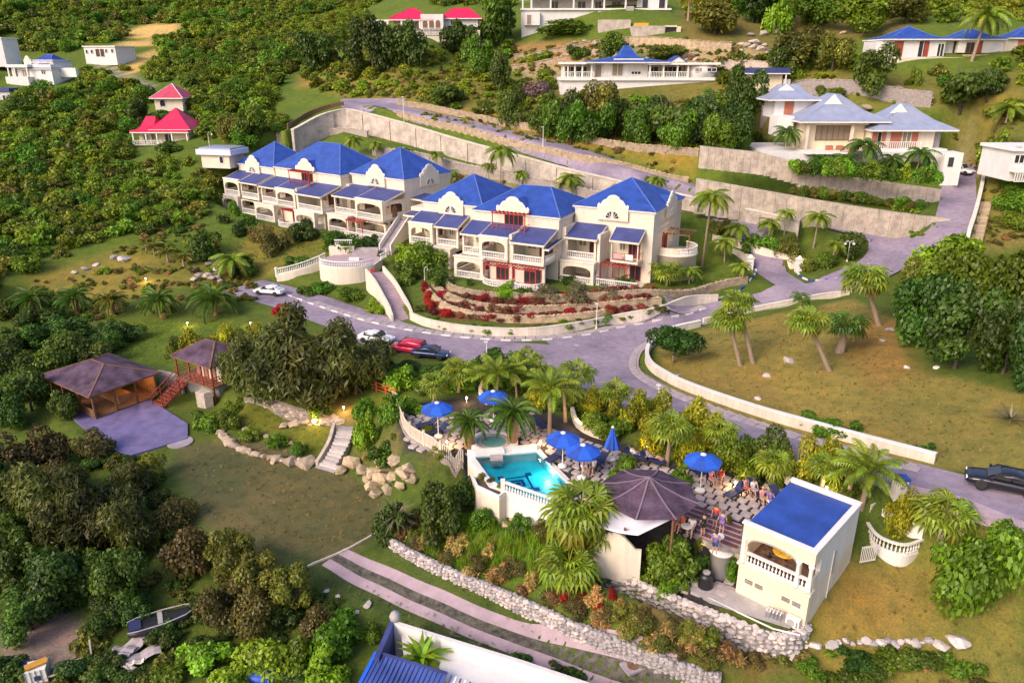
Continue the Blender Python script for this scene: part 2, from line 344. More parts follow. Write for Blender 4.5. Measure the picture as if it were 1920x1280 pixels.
def pad(poly, z, blend=2.):
 global gz
 x0, y0 = np.min(poly, 0)[:2] - blend - 1; x1, y1 = np.max(poly, 0)[:2] + blend + 1
 s = (GX > x0) & (GX < x1) & (GY > y0) & (GY < y1)
 d = polydist([p[:2] for p in poly], GX[s], GY[s]); wgt = 1 - smooth(d / blend)
 gz[s] = gz[s] * (1 - wgt) + z * wgt
def spline(pts, step):
 """Catmull-Rom through points of any dimension, resampled every step metres"""
 p = np.array(pts, float); p = np.vstack([2 * p[0] - p[1], p, 2 * p[-1] - p[-2]]); o = []
 for i in range(1, len(p) - 2):
  for t in np.linspace(0, 1, 24, endpoint=False):
   o.append(.5 * (2 * p[i] + (p[i + 1] - p[i - 1]) * t + (2 * p[i - 1] - 5 * p[i] + 4 * p[i + 1] - p[i + 2]) * t * t + (3 * p[i] - p[i - 1] - 3 * p[i + 1] + p[i + 2]) * t ** 3))
 o.append(p[-2]); o = np.array(o); s = np.concatenate([[0], np.cumsum(np.hypot(*np.diff(o[:, :2], axis=0).T))])
 n = max(2, int(round(s[-1] / step)) + 1); q = np.linspace(0, s[-1], n)
 return np.stack([np.interp(q, s, o[:, k]) for k in range(o.shape[1])], 1)
def flatten(path, width, blend):
 """path rows x, y, z: the ground under a road"""
 global gz
 s = (GX > path[:, 0].min() - 15) & (GX < path[:, 0].max() + 15) & (GY > path[:, 1].min() - 15) & (GY < path[:, 1].max() + 15)
 x, y = GX[s], GY[s]; best = np.full(x.shape, 1e9); zz = np.zeros(x.shape)
 for i in range(len(path) - 1):
  a, b = path[i], path[i + 1]; e = b - a; L = e[0] ** 2 + e[1] ** 2
  t = np.clip(((x - a[0]) * e[0] + (y - a[1]) * e[1]) / max(L, 1e-9), 0, 1)
  d = np.hypot(x - a[0] - t * e[0], y - a[1] - t * e[1]); m = d < best
  best[m] = d[m]; zz[m] = (a[2] + t * e[2])[m]
 wgt = 1 - smooth((best - width / 2) / blend)
 gz[s] = gz[s] * (1 - wgt) + zz * wgt
ROAD = {
 'main': ([(455,536,5.7),(560,565,5.2),(660,600,4.95),(760,632,4.75),(880,655,4.6),(1010,668,4.6),(1120,672,4.8)], 7.5),
 'east': ([(1040,655,4.65),(1140,640,4.75),(1250,608,5.2),(1360,580,5.9),(1480,556,7.1),(1580,530,8.4),(1660,492,9.7),(1662,455,10.9),(1590,432,12.0),(1480,403,13.4),(1400,385,14.5),(1250,340,17.3),(1100,292,20.7),(990,262,22.5),(900,238,24.1),(800,216,25.8),(715,197,27.3)], 6.0),
 'south': ([(1060,668,4.65),(1150,698,5.1),(1220,738,5.9),(1320,782,6.8),(1450,826,7.6),(1600,868,8.4),(1740,906,8.9),(1870,940,9.2),(2050,985,9.5),(2350,1070,9.8)], 5.2),
 'gate': ([(1515,552,7.5),(1460,520,7.7),(1420,492,8.0),(1370,468,8.6),(1310,450,9.0),(1240,436,9.4)], 4.4),
 'drive': ([(1690,478,10.2),(1745,450,12.0),(1782,425,13.6),(1795,380,15.6),(1797,335,17.3),(1797,312,18.0)], 5.0),
}
RP = {}
for k, (pp, wd) in ROAD.items():
 RP[k] = spline([P(*q) for q in pp], 1.0)
 flatten(RP[k], wd + .8, 2.0)
CAR = [P(*q) for q in [(655,612,4.95),(760,648,4.7),(850,672,4.65),(760,665,4.7),(665,640,4.85)]]
pad(CAR, 4.75, 2)
# level ground: lawn, pool terrace, pavilion, parking court above, villas
DECK_Z = 7.3
def pxpoly(pts, z): return [P(a, b, z)[:2] for a, b in pts]
DECK = pxpoly([(735,760),(880,740),(1000,760),(1110,800),(1260,865),(1420,890),(1500,905),(1420,990),(1392,1072),(1300,1078),(1200,1046),(1120,1000),(1035,955),(960,945),(905,905),(880,850),(760,845)], DECK_Z)
pad(DECK, DECK_Z - .12, 1.6)
POOL = pxpoly([(890,856),(1006,846),(1063,905),(1034,944),(926,906)], DECK_Z)
pad(pxpoly([(330,840),(600,850),(700,930),(700,1000),(600,1050),(480,1040),(380,960)], 2.5), 2.5, 3)
pad(pxpoly([(80,760),(330,725),(440,780),(330,850),(200,850)], 2.6), 2.6, 1.5)
pad([P(1420,262,20.6)[:2],P(1760,290,20.6)[:2],P(1760,335,18)[:2],P(1420,300,20.6)[:2]], 20.6, 3)
def local_poly(o, rz, pts):
 c, s = math.cos(rz), math.sin(rz); return [(o[0] + a * c - b * s, o[1] + a * s + b * c) for a, b in pts]
pad(local_poly((18.7, 97.6), R(-28), [(-37, -5), (-27, -9), (-12, -10.5), (3, -5), (5, 12), (-36, 11)]), 7.95, 3)
pad(local_poly((-20.4, 117.2), R(-38), [(-46, -2.5), (-20, -3.5), (1.5, -3), (3, 15), (-46, 14)]), 9.35, 3)
RWALL = spline([PT(*q) for q in [(548,244,148),(560,238,150),(600,217,154),(640,206,156),(672,209,155),(760,232,150),(860,262,142),(960,289,135),(1060,316,128),(1180,344,123),(1300,370,118),(1400,392,114),(1500,414,110.5)]], 1.0)
RWH = np.linspace(4.8, 1.8, len(RWALL))
def stepdown(path, hgt, reach=8., GAP=.6):
 '''a wall holds the ground behind it: lower ground in front (camera side), full height behind'''
 global gz
 s = (GX > path[:, 0].min() - 12) & (GX < path[:, 0].max() + 12) & (GY > path[:, 1].min() - 12) & (GY < path[:, 1].max() + 12)
 x, y = GX[s], GY[s]; best = np.full(x.shape, 1e9); zt = np.zeros(x.shape); hh = np.zeros(x.shape); sg = np.zeros(x.shape); endm = np.zeros(x.shape, bool)
 for i in range(len(path) - 1):
  a, b = path[i], path[i + 1]; e = b - a; L = e[0] ** 2 + e[1] ** 2
  t0 = ((x - a[0]) * e[0] + (y - a[1]) * e[1]) / L; t = np.clip(t0, 0, 1)
  d = np.hypot(x - a[0] - t * e[0], y - a[1] - t * e[1]); m = d < best
  best[m] = d[m]; zt[m] = (a[2] + t * e[2])[m]; hh[m] = hgt[i]; sg[m] = np.sign(e[0] * (y - a[1]) - e[1] * (x - a[0]))[m]
  endm[m] = (((i == 0) & (t0 < 0)) | ((i == len(path) - 2) & (t0 > 1)))[m]
 z = gz[s]; sg = -sg * (1 if path[-1, 0] > path[0, 0] else -1)      # sg > 0: camera side
 best = np.where(sg > 0, best, -best); fr = (best > -GAP) & (best < reach) & ~endm
 k = smooth((best - 1) / (reach - 1))
 z = np.where(fr, (zt - hh) * (1 - k) + z * k, z)
 bk = (best <= -GAP) & (best > -4) & ~endm
 k2 = smooth((-best - 2.5) / 1.5); z = np.where(bk, (zt - .25) * (1 - k2) + z * k2, z)
 gz[s] = z
stepdown(RWALL, RWH, 8, 1.3)
stepdown(spline([P(a, c, 7.2) for a, c in [(878,848),(922,908),(1036,950),(1120,1008),(1200,1052),(1300,1086),(1392,1084)]], .5), np.interp(np.linspace(0, 1, 90), [0, .2, .3, .52, .68, 1], [2.3, 2.3, 1.5, 1.4, 2.2, 2.4]), 5)
RUB = spline([P(a, c, 4.9) for a, c in [(1112,1056),(1180,1082),(1250,1110),(1320,1138),(1390,1166),(1440,1184),(1480,1188),(1512,1172)]], .5)
stepdown(RUB, np.full(200, 1.7), 2.5)
pad(pxpoly([(1290,1096),(1335,1130),(1480,1180),(1512,1168),(1400,1100),(1350,1070)], 4.85), 4.85, .9)
def H(x, y):
 i = min(max(int(np.searchsorted(xs, x)) - 1, 0), len(xs) - 2); j = min(max(int(np.searchsorted(ys, y)) - 1, 0), len(ys) - 2)
 a = (x - xs[i]) / (xs[i + 1] - xs[i]); b = (y - ys[j]) / (ys[j + 1] - ys[j])
 return float((gz[j, i] * (1 - a) + gz[j, i + 1] * a) * (1 - b) + (gz[j + 1, i] * (1 - a) + gz[j + 1, i + 1] * a) * b)
def G(px, py):
 """the point of the ground seen at a photo pixel"""
 u, v, zz = ray(px, py); t = 28.; lo = t
 while t < 700:
  if CAMH + zz * t < H(u * t, v * t): break
  lo = t; t += .6 if t < 200 else 2
 hi = t
 for _ in range(14):
  m = (lo + hi) / 2
  if CAMH + zz * m < H(u * m, v * m): hi = m
  else: lo = m
 return (u * hi, v * hi, H(u * hi, v * hi))
def W(pts): return [G(a, b)[:2] for a, b in pts]
# ground cover: what grows or lies where
cov = np.zeros(shape + (4,)); cov[..., :3] = (.085, .120, .022); cov[..., 3] = 1
cov[GY > 110] = (.10, .145, .022, 1)
def paint(poly, c, blend=1.0, k=1.0):
 x0, y0 = np.min(poly, 0) - blend - 1; x1, y1 = np.max(poly, 0) + blend + 1
 s = (GX > x0) & (GX < x1) & (GY > y0) & (GY < y1)
 d = polydist(poly, GX[s], GY[s]); wg = (k * (1 - smooth(d / blend + .5)))[:, None]
 cov[s] = cov[s] * (1 - wg) + np.array(tuple(c) + (1,)) * wg
DRY, TAN, LAWN, GRASS, DIRT, ROCK, PINK = (.235, .190, .050), (.36, .23, .09), (.135, .118, .052), (.085, .125, .022), (.22, .13, .06), (.36, .29, .20), (.26, .19, .17)
paint(W([(1230,650),(1320,615),(1600,560),(1680,600),(1700,690),(1920,740),(1930,880),(1760,880),(1400,790),(1250,730)]), DRY, 1.5)
paint(W([(1560,600),(1690,600),(1720,700),(1640,740),(1580,660)]), (.27, .145, .045), 4, .65)
paint(W([(1240,700),(1420,690),(1500,780),(1380,770)]), (.25, .17, .05), 4, .6)
paint(W([(1600,740),(1920,760),(1920,860),(1700,850)]), (.20, .17, .045), 4, .7)
paint(W([(1590,1040),(1720,1030),(1930,1000),(1930,1290),(1560,1290),(1500,1230)]), (.19, .17, .04), 1.5)
paint(W([(1580,1070),(1690,1060),(1760,1130),(1740,1180),(1560,1190),(1540,1130)]), (.28, .185, .05), 3, .8)
paint(W([(330,835),(460,815),(610,860),(720,930),(715,1010),(600,1060),(480,1050),(380,980)]), LAWN, 1.2)
paint(W([(300,870),(380,835),(480,850),(460,940),(390,980)]), (.085, .095, .045), 3, .7)
paint(W([(480,1010),(600,1050),(720,1100),(900,1190),(1020,1260),(980,1275),(800,1180),(560,1080)]), (.060, .085, .030), 1)
paint(W([(680,1010),(720,1000),(900,1110),(1120,1190),(1330,1285),(1250,1285),(1000,1190),(760,1080)]), (.075, .105, .025), .8)
paint(W([(740,1000),(900,970),(1040,990),(1080,1060),(1040,1090),(860,1060)]), (.085, .14, .016), 2)
paint(W([(1180,1110),(1330,1190),(1450,1230),(1500,1250),(1400,1270),(1200,1180)]), (.15, .11, .04), 2)
paint(W([(440,760),(640,795),(620,850),(460,800)]), (.12, .13, .022), 1)
paint(W([(200,600),(430,600),(560,640),(440,690),(330,690),(190,670)]), (.10, .145, .022), 2)
paint(W([(60,520),(200,470),(420,480),(500,420),(600,440),(560,500),(420,530),(250,560),(80,560)]), (.21, .175, .040), 3, .9)
paint(W([(540,420),(620,440),(610,490),(500,500)]), (.16, .15, .03), 3, .8)
paint(W([(810,590),(850,600),(1000,612),(1180,590),(1320,555),(1320,545),(1150,560),(1000,545),(860,545),(790,560)]), (.17, .075, .045), 1)
paint(W([(860,545),(1040,550),(1250,540),(1400,530),(1410,500),(1330,480),(1220,535),(1000,545)]), (.10, .14, .02), .8)
paint(W([(1340,430),(1480,470),(1500,500),(1400,470)]), (.16, .13, .03), 2)
for q in ([(242,54),(300,43),(345,50),(330,66),(270,72),(238,68)],[(222,80),(300,73),(292,86),(230,90)],[(235,122),(300,90),(312,97),(252,142)]): paint(W(q), (.60, .40, .14), 2.5)
paint(W([(190,110),(290,165),(275,172),(180,120)]), (.30, .26, .22), 2)
paint(W([(900,200),(1100,250),(1310,290),(1300,330),(1150,290),(760,215),(760,195)]), (.24, .17, .035), 2, .9)
paint(W([(960,130),(1060,110),(1280,80),(1500,90),(1480,130),(1350,150),(1150,90),(1000,170)]), (.38, .28, .16), 4, .9)
paint(W([(960,85),(1150,85),(1060,120),(960,130)]), (.34, .19, .08), 3, .9)
paint(W([(560,140),(680,130),(650,160),(560,165)]), (.30, .19, .05), 4, .8)
paint(W([(1800,270),(1850,270),(1850,330),(1800,330)]), (.36, .27, .19), 2, .9)
paint(W([(1840,300),(1930,290),(1930,460),(1830,470)]), (.22, .17, .05), 3, .8)
paint(W([(0,1180),(120,1140),(170,1190),(140,1250),(0,1270)]), PINK, 1.5)
paint(W([(600,760),(650,740),(720,830),(880,870),(800,870),(700,870)]), (.20, .15, .06), 1.5, .8)
paint(W([(960,150),(1300,140),(1500,130),(1640,140),(1930,130),(1930,300),(1800,290),(1640,200),(1480,180),(1420,260),(1320,285),(1100,245),(960,210)]), (.17, .145, .038), 4, .85)
paint(W([(560,150),(760,130),(960,150),(960,210),(760,195),(640,185)]), (.19, .165, .04), 4, .8)
paint(W([(1270,20),(1700,20),(1700,60),(1480,90),(1280,80)]), (.18, .135, .045), 4, .8)
paint(W([(560,285),(700,290),(1000,350),(1280,395),(1100,395),(760,340)]), (.26, .20, .12), 3, .8)
nx, ny = shape[1], shape[0]
idx = np.arange(nx * ny).reshape(ny, nx)
quads = np.stack([idx[:-1, :-1], idx[:-1, 1:], idx[1:, 1:], idx[1:, :-1]], -1).reshape(-1, 4)
# ---------------------------------------------------------------- ground sheet
paint(DECK, (.045, .042, .05), .6)
pool_in = np.array(POOL); pcx = pool_in.mean(0)
pad([tuple(pcx + (p - pcx) * 1.0) for p in pool_in], 5.4, .45)
me = bpy.data.meshes.new('ground')
me.from_pydata(np.stack([GX.ravel(), GY.ravel(), gz.ravel()], 1).tolist(), [], quads.tolist())
me.polygons.foreach_set('use_smooth', [True] * len(me.polygons))
ca = me.color_attributes.new('cover', 'FLOAT_COLOR', 'POINT'); ca.data.foreach_set('color', cov.reshape(-1, 4).ravel())
m, n, b = newmat('ground_cover')
at = n.nodes.new('ShaderNodeAttribute'); at.attribute_name = 'cover'
tc = n.nodes.new('ShaderNodeTexCoord')
a1 = noise(n, .09, 6, .65, vec=tc.outputs['Object']); a2 = noise(n, .9, 6, .7, vec=tc.outputs['Object']); a3 = noise(n, 7, 4, .75, vec=tc.outputs['Object'])
o = mixc(n, at.outputs['Color'], ramp(n, a1.outputs[0], [(.30, (.72, .82, .75)), (.5, (1, 1, 1)), (.72, (1.30, 1.10, .90))]).outputs[0], 1, 'MULTIPLY')
o = mixc(n, o, ramp(n, a2.outputs[0], [(.28, (.58, .68, .62)), (.5, (1, 1, 1)), (.74, (1.38, 1.18, 1.0))]).outputs[0], 1, 'MULTIPLY')
o = mixc(n, o, ramp(n, a3.outputs[0], [(.28, (.50, .54, .5)), (.52, (1, 1, 1)), (.76, (1.5, 1.35, 1.2))]).outputs[0], .85, 'MULTIPLY')
n.links.new(o, b.inputs['Base Color']); b.inputs['Roughness'].default_value = .95; b.inputs['Specular IOR Level'].default_value = .1
bump(n, b, a3.outputs[0], .5, .12)
me.materials.append(m)
ground = bpy.data.objects.new('ground', me); col.objects.link(ground); tag(ground, 'grassy and dry sloping ground of the whole hillside estate', None, None, 'structure')
# ---------------------------------------------------------------- roads
def normals2(p):
 d = np.gradient(p[:, :2], axis=0); L = np.hypot(d[:, 0], d[:, 1])[:, None]; d = d / np.maximum(L, 1e-9)
 return np.stack([-d[:, 1], d[:, 0]], 1)          # to the left of travel
def ribbon(name, path, l, r, dz0, mat, n=8, kind='structure', label=None, parent=None, zfix=None):
 nn = normals2(path); b = MB(); vs = []
 for i in range(len(path)):
  for k in range(n + 1):
   off = l + (r - l) * k / n
   x, y = path[i, :2] + nn[i] * off
   dz = min(dz0, .056 + .02 * max(0, i - 25)); vs.append((x, y, (H(x, y) if zfix is None else path[i, 2]) + dz))
 fs = [(i * (n + 1) + k, i * (n + 1) + k + 1, (i + 1) * (n + 1) + k + 1, (i + 1) * (n + 1) + k) for i in range(len(path) - 1) for k in range(n)]
 fs = [f[::-1] for f in fs] if l < r else fs
 b.add(vs, fs); o = b.build(name, mat, parent, smooth=True)
 if kind: tag(o, label, None, None, kind)
 return o
for k, (nm, lb) in enumerate({'main': ('road', 'wide asphalt lane below the cream apartments'), 'east': ('road', 'asphalt lane climbing behind the blue roofed apartments'),
                              'south': ('road', 'asphalt lane running down past the pool garden'), 'gate': ('road', 'short asphalt entry lane between two gate pillars'), 'drive': ('driveway', 'steep driveway up to the pickup truck')}.items()):
 wd = ROAD[nm][1] / 2
 ribbon(lb[0], RP[nm], -wd, wd, .24 if nm == 'east' else .05 + .008 * k, M['asphalt'], 16 if nm == 'east' else 8, label=lb[1])
def patch(name, poly, dz, mat, label, step=1.2):
 """a sheet lying on the ground inside an outline"""
 p = np.array(poly); b = MB(); x0, y0 = p.min(0); x1, y1 = p.max(0)
 gx = np.arange(x0, x1 + step, step); gy = np.arange(y0, y1 + step, step)
 X2, Y2 = np.meshgrid(gx, gy); d = polydist(poly, X2, Y2)
 # pull outside vertices next to the border onto it
 ids = {}
 def vid(j, i):
  if (j, i) not in ids:
   ids[(j, i)] = len(b.v); x, y = X2[j, i], Y2[j, i]
   if d[j, i] > 0:
    q = np.array([x, y]); best = None
    for a in range(len(p)):
     e = p[(a + 1) % len(p)] - p[a]; t = np.clip(((q - p[a]) @ e) / (e @ e), 0, 1); c = p[a] + t * e; dd = np.hypot(*(q - c))
     if best is None or dd < best[0]: best = (dd, c)
    x, y = best[1]
   b.v.append((x, y, H(x, y) + dz))
  return ids[(j, i)]
 for j in range(len(gy) - 1):
  for i in range(len(gx) - 1):
   dd = (d[j, i], d[j, i + 1], d[j + 1, i + 1], d[j + 1, i])
   if sum(q < 0 for q in dd) >= 1: b.f.append((vid(j, i), vid(j, i + 1), vid(j + 1, i + 1), vid(j + 1, i)))
 return tag(b.build(name, mat), label, None, None, 'structure')
patch('car_park', [c[:2] for c in CAR], .042, M['asphalt'], 'asphalt parking bay with three cars')
patch('car_park', W([(638,187),(762,186),(735,203),(700,210),(640,203)]), .06, M['asphalt'], 'lavender grey turning area on the hillside')
patch('road', W([(1000,652),(1120,640),(1200,630),(1268,606),(1245,632),(1205,655),(1192,680),(1200,715),(1230,745),(1150,712),(1060,690)]), .062, M['asphalt'], 'wide asphalt junction below the stone terraces')
patch('road', W([(860,664),(960,690),(1060,738),(1150,776),(1230,800),(1340,812),(1330,790),(1230,745),(1150,700),(1040,672)]), .045, M['asphalt'], 'widened edge of the lane along the pool garden')
patch('forecourt', W([(1690,910),(1800,935),(1925,985),(1925,1000),(1850,992),(1700,945)]), .2, M['slabpink'], 'pale paved forecourt beside the lane')
def sweep(name, path, zb, zt, th, mat, parent=None, off=0.):
 """upright wall along a path; zb and zt give its foot and its top"""
 nn = normals2(path); b = MB(); N = len(path); vs = []
 for i in range(N):
  for o_, z in ((off - th / 2, zb[i]), (off + th / 2, zb[i]), (off + th / 2, zt[i]), (off - th / 2, zt[i])):
   vs.append((path[i, 0] + nn[i, 0] * o_, path[i, 1] + nn[i, 1] * o_, z))
 fs = [(0, 1, 2, 3), tuple((N - 1) * 4 + k for k in (3, 2, 1, 0))]
 for i in range(N - 1):
  for k in range(4): fs.append((i * 4 + k, (i + 1) * 4 + k, (i + 1) * 4 + (k + 1) % 4, i * 4 + (k + 1) % 4))
 b.add(vs, fs); return b.build(name, mat, parent)
def pathpx(pts, step=1.0, z=None):
 return spline([(G(a, c) if z is None else P(a, c, z)) for a, c in pts], step)
def hs(path): return np.array([H(p[0], p[1]) for p in path])
def sm(a, k=5):
 a = np.asarray(a, float); q = np.pad(a, k, mode='edge'); return np.convolve(q, np.ones(2 * k + 1) / (2 * k + 1), 'valid')
def lowwall(pts, h, th, label, mat='wallpale', cap=True, name='garden_wall', cat='wall', top=None):
 p = pathpx(pts); g = hs(p); zt = sm(g) + h if top is None else np.full(len(p), top)
 c = p[len(p) // 2]; r = thing(name, label, cat, (0, 0, 0))
 sweep('wall_body', p, g - .5, zt, th, M[mat], r)
 if cap: sweep('coping', p, zt + .003, zt + .09, th + .08, M['white'] if cap == 'w' else M['wallpale'], r)
 return r, p, zt
# rock shapes shared by every stone and boulder
ICO_V = []; ph = (1 + 5 ** .5) / 2
for a_, b_ in ((1, ph), (-1, ph), (1, -ph), (-1, -ph)): ICO_V += [(0, a_, b_), (a_, b_, 0), (b_, 0, a_)]
def hullmesh(name, pts, mat, sub=0):
 import bmesh
 bm = bmesh.new()
 for p in pts: bm.verts.new(p)
 bmesh.ops.convex_hull(bm, input=bm.verts)
 for v in [v for v in bm.verts if not v.link_faces]: bm.verts.remove(v)
 me = bpy.data.meshes.new(name); bm.to_mesh(me); bm.free(); me.materials.append(mat); return me
def rockpts(r, flat=.8, n=13):
 o = []
 for k in range(n):
  v = Vector((r.gauss(0, 1), r.gauss(0, 1), r.gauss(0, 1))).normalized() * r.uniform(.8, 1.05)
  o.append((v.x, v.y, v.z * flat))
 return o
rr = random.Random(3)
ROCKS = {k: [hullmesh('rock', rockpts(rr, .8, 24), M[k]) for _ in range(6)] for k in ('stone', 'stonewhite', 'stonetan', 'boulder')}
ROCKV = [([tuple(v.co) for v in me.vertices], [tuple(p.vertices) for p in me.polygons]) for me in ROCKS['stone']]
def rockstuff(b, c, s, q):
 vs, fs = q.choice(ROCKV); a = q.uniform(0, 6.28); ca, sa = math.cos(a), math.sin(a)
 b.add([(c[0] + (x * ca - y * sa) * s[0], c[1] + (x * sa + y * ca) * s[1], c[2] + z * s[2]) for x, y, z in vs], fs)
def stonewall(pts, h, th, size, label, mat='stonetan', kind='stuff', side=(1,), name='stone_wall', seed=1, batter=.0, top=None, ztop=None):
 """rubble wall: a mortar core with stones standing proud of its faces and its top"""
 p = pts if isinstance(pts, np.ndarray) else pathpx(pts, .5); g = hs(p); zt = (sm(g, 8) + h) if ztop is None else np.full(len(p), ztop)
 r = thing(name, label, 'stone wall', (0, 0, 0)); q = random.Random(seed)
 zb = g - .5
 sweep('core', p, zb, zt - size * .25, th, M['mortar'] if kind != 'stuff' else M[mat], r)
 nn = normals2(p); b = MB(); cnt = 0
 s = np.concatenate([[0], np.cumsum(np.hypot(*np.diff(p[:, :2], axis=0).T))])
 rows = {}
 for sd in side:
  lowg = np.array([H(*(p[i, :2] + nn[i] * sd * (th / 2 + .3))) for i in range(len(p))])
  t = 0.
  while t < s[-1]:
   i = min(int(np.searchsorted(s, t)), len(p) - 1); z = lowg[i] + q.uniform(-.1, .1) * size
   while z < zt[i] + size * .1:
    sz = size * q.uniform(.7, 1.25); off = sd * (th / 2 - sz * .12)
    tt = min(max(t + q.uniform(-.3, .3) * size, 0), s[-1]); x = np.interp(tt, s, p[:, 0]); y = np.interp(tt, s, p[:, 1])
    c = (x + nn[i, 0] * off, y + nn[i, 1] * off, min(z + sz * .35, zt[i] - sz * .1))
    if kind == 'stuff': rockstuff(b, c, (sz * .58, sz * .58, sz * .45), q)
    elif cnt < 300:
     inst(q.choice(ROCKS[mat]), 'stone', r, c, (0, q.uniform(-.3, .3), q.uniform(0, 6.28)), (sz * .62, sz * .62, sz * .5)); cnt += 1
    else: rockstuff(b, c, (sz * .62, sz * .62, sz * .5), q)
    z += sz * .78
   t += size * .92
 t = 0.
 while t < s[-1]:
  i = min(int(np.searchsorted(s, t)), len(p) - 1); sz = size * q.uniform(.7, 1.2)
  c = (np.interp(t, s, p[:, 0]) + q.uniform(-.2, .2) * th * nn[i, 0], np.interp(t, s, p[:, 1]) + q.uniform(-.2, .2) * th * nn[i, 1], zt[i] - size * .1)
  rockstuff(b, c, (sz * .6, sz * .6, sz * .35), q); t += size * .8
 if b.v: tag(b.build('stones', M[mat], r), None, None, None, 'stuff')
 return r, p, zt
# low cream walls along the lanes
lowwall([(770,598),(800,612),(850,622),(920,629),(1000,629),(1080,619),(1150,606),(1230,588),(1300,572),(1345,565)], .95, .28, 'low cream retaining wall curving along the lane below the apartments')
ISL = [(1312,612),(1255,628),(1222,650),(1212,672),(1218,690),(1240,708),(1290,733),(1400,772),(1520,808),(1640,840),(1752,868)]
lowwall(ISL, .85, .35, 'long low cream wall bending round the dry grass triangle', cap='w')
lowwall([(1318,608),(1400,588),(1480,572),(1545,560),(1592,552)], .6, .3, 'low cream wall along the top edge of the dry grass triangle')
lowwall([(1500,500),(1440,480),(1380,462),(1335,450)], 1.0, .3, 'cream wall beside the gate lane behind the two palms')
lowwall([(1410,498),(1385,480),(1368,470)], .8, .3, 'short cream wall ending at the white gate pillar')
# long retaining wall above the apartments: its top follows the climbing lane
def retaining(top, label, hgt, th=.5, mat='concrete', name='retaining_wall'):
 p = top; r = thing(name, label, 'retaining wall', (0, 0, 0))
 sweep('wall_body', p, p[:, 2] - hgt, p[:, 2], th, M[mat], r)
 sweep('coping', p, p[:, 2] + .003, p[:, 2] + .18, th + .25, M['wallpale'], r)
 nn = normals2(p)
 b = MB()
 for i in range(4, len(p) - 2, 7):          # shallow piers on the face
  b = MB(); x, y = p[i, :2] - nn[i] * (th / 2 + .08); d = np.array([nn[i, 1], -nn[i, 0]])
  b.hexa([(x - d[0] * .25 - nn[i, 0] * .1, y - d[1] * .25 - nn[i, 1] * .1, p[i, 2] - hgt), (x + d[0] * .25 - nn[i, 0] * .1, y + d[1] * .25 - nn[i, 1] * .1, p[i, 2] - hgt), (x + d[0] * .25 + nn[i, 0] * .1, y + d[1] * .25 + nn[i, 1] * .1, p[i, 2] - hgt), (x - d[0] * .25 + nn[i, 0] * .1, y - d[1] * .25 + nn[i, 1] * .1, p[i, 2] - hgt)],
               [(x - d[0] * .25 - nn[i, 0] * .1, y - d[1] * .25 - nn[i, 1] * .1, p[i, 2] - .3), (x + d[0] * .25 - nn[i, 0] * .1, y + d[1] * .25 - nn[i, 1] * .1, p[i, 2] - .3), (x + d[0] * .25 + nn[i, 0] * .1, y + d[1] * .25 + nn[i, 1] * .1, p[i, 2] - .3), (x - d[0] * .25 + nn[i, 0] * .1, y - d[1] * .25 + nn[i, 1] * .1, p[i, 2] - .3)])
  b.build('pier', M[mat], r)
 return r, p
retaining(RWALL, 'long stained concrete retaining wall under the climbing lane', 6.5)
stonewall([(520,262),(560,252),(620,254),(690,258)], 1.2, .5, .5, 'short pale rubble wall on the slope above the roofs', 'stone', seed=4)
stonewall([(700,290),(800,305),(900,330),(1000,350),(1100,372),(1180,392)], 1.6, .6, .6, 'rough rock revetment between the roofs and the concrete wall', 'stone', seed=5)
# dry stone terraces above the lane
stonewall([(745,198),(800,205),(880,222),(960,238),(1040,252),(1120,270),(1200,283),(1310,292)], 1.1, .6, .55, 'tan dry stone terrace wall above the climbing lane, the upper one', 'stonetan', seed=6)
stonewall([(745,214),(830,238),(920,260),(1010,283),(1100,303),(1200,322),(1290,345)], .9, .5, .5, 'tan dry stone wall at the edge of the climbing lane, the lower one', 'stonetan', seed=7)
stonewall([(965,112),(1050,98),(1140,80),(1180,78)], 1.0, .6, .6, 'tan stepped rubble bank below the topmost white villa', 'stonetan', seed=8)
stonewall([(960,132),(1040,118),(1110,100)], 1.0, .6, .6, 'tan rubble terrace above the octagonal blue roof', 'stonetan', seed=9)
stonewall([(1180,86),(1290,92),(1370,98)], 2.0, .6, .7, 'tall tan rubble wall behind the octagonal blue roof', 'stonetan', seed=10)
stonewall([(1425,235),(1450,205),(1490,172),(1560,178),(1650,186),(1745,200)], 2.6, .6, .6, 'high grey rubble wall behind the grey roofed villa', 'stone', seed=12)
stonewall([(1352,128),(1400,130),(1460,133)], 1.8, .5, .6, 'grey boulder wall beside the small blue roofed shed', 'stone', seed=13)
# planting terraces in front of the apartments
stonewall([(800,545),(822,572),(860,590),(930,601),(1010,604),(1090,598),(1150,588)], .8, .5, .42, 'lowest tan stone terrace wall above the lane', 'stonetan', seed=14)
stonewall([(812,538),(850,566),(920,580),(1000,586),(1080,582),(1160,574),(1240,566)], .8, .5, .42, 'middle tan stone terrace wall among the red bougainvillea', 'stonetan', seed=15)
stonewall([(828,530),(850,548),(900,558),(980,562),(1060,566),(1130,560),(1240,552),(1330,545),(1400,530)], .9, .5, .42, 'highest tan stone terrace wall under the apartment lawn', 'stonetan', seed=16)
# pale rubble walls by the garden drive and the bar
stonewall([(712,992),(722,1012),(760,1038),(840,1078),(920,1115),(1000,1150),(1080,1185),(1170,1216),(1260,1248),(1350,1290)], .75, .45, .34, 'low white rubble wall curving along the garden drive', 'stonewhite', kind='parts', side=(-1,), seed=17)
stonewall(RUB, 1.5, .5, .42, 'thick white rubble wall holding the ledge below the bar', 'stonewhite', kind='parts', side=(-1,), seed=18, ztop=4.9)
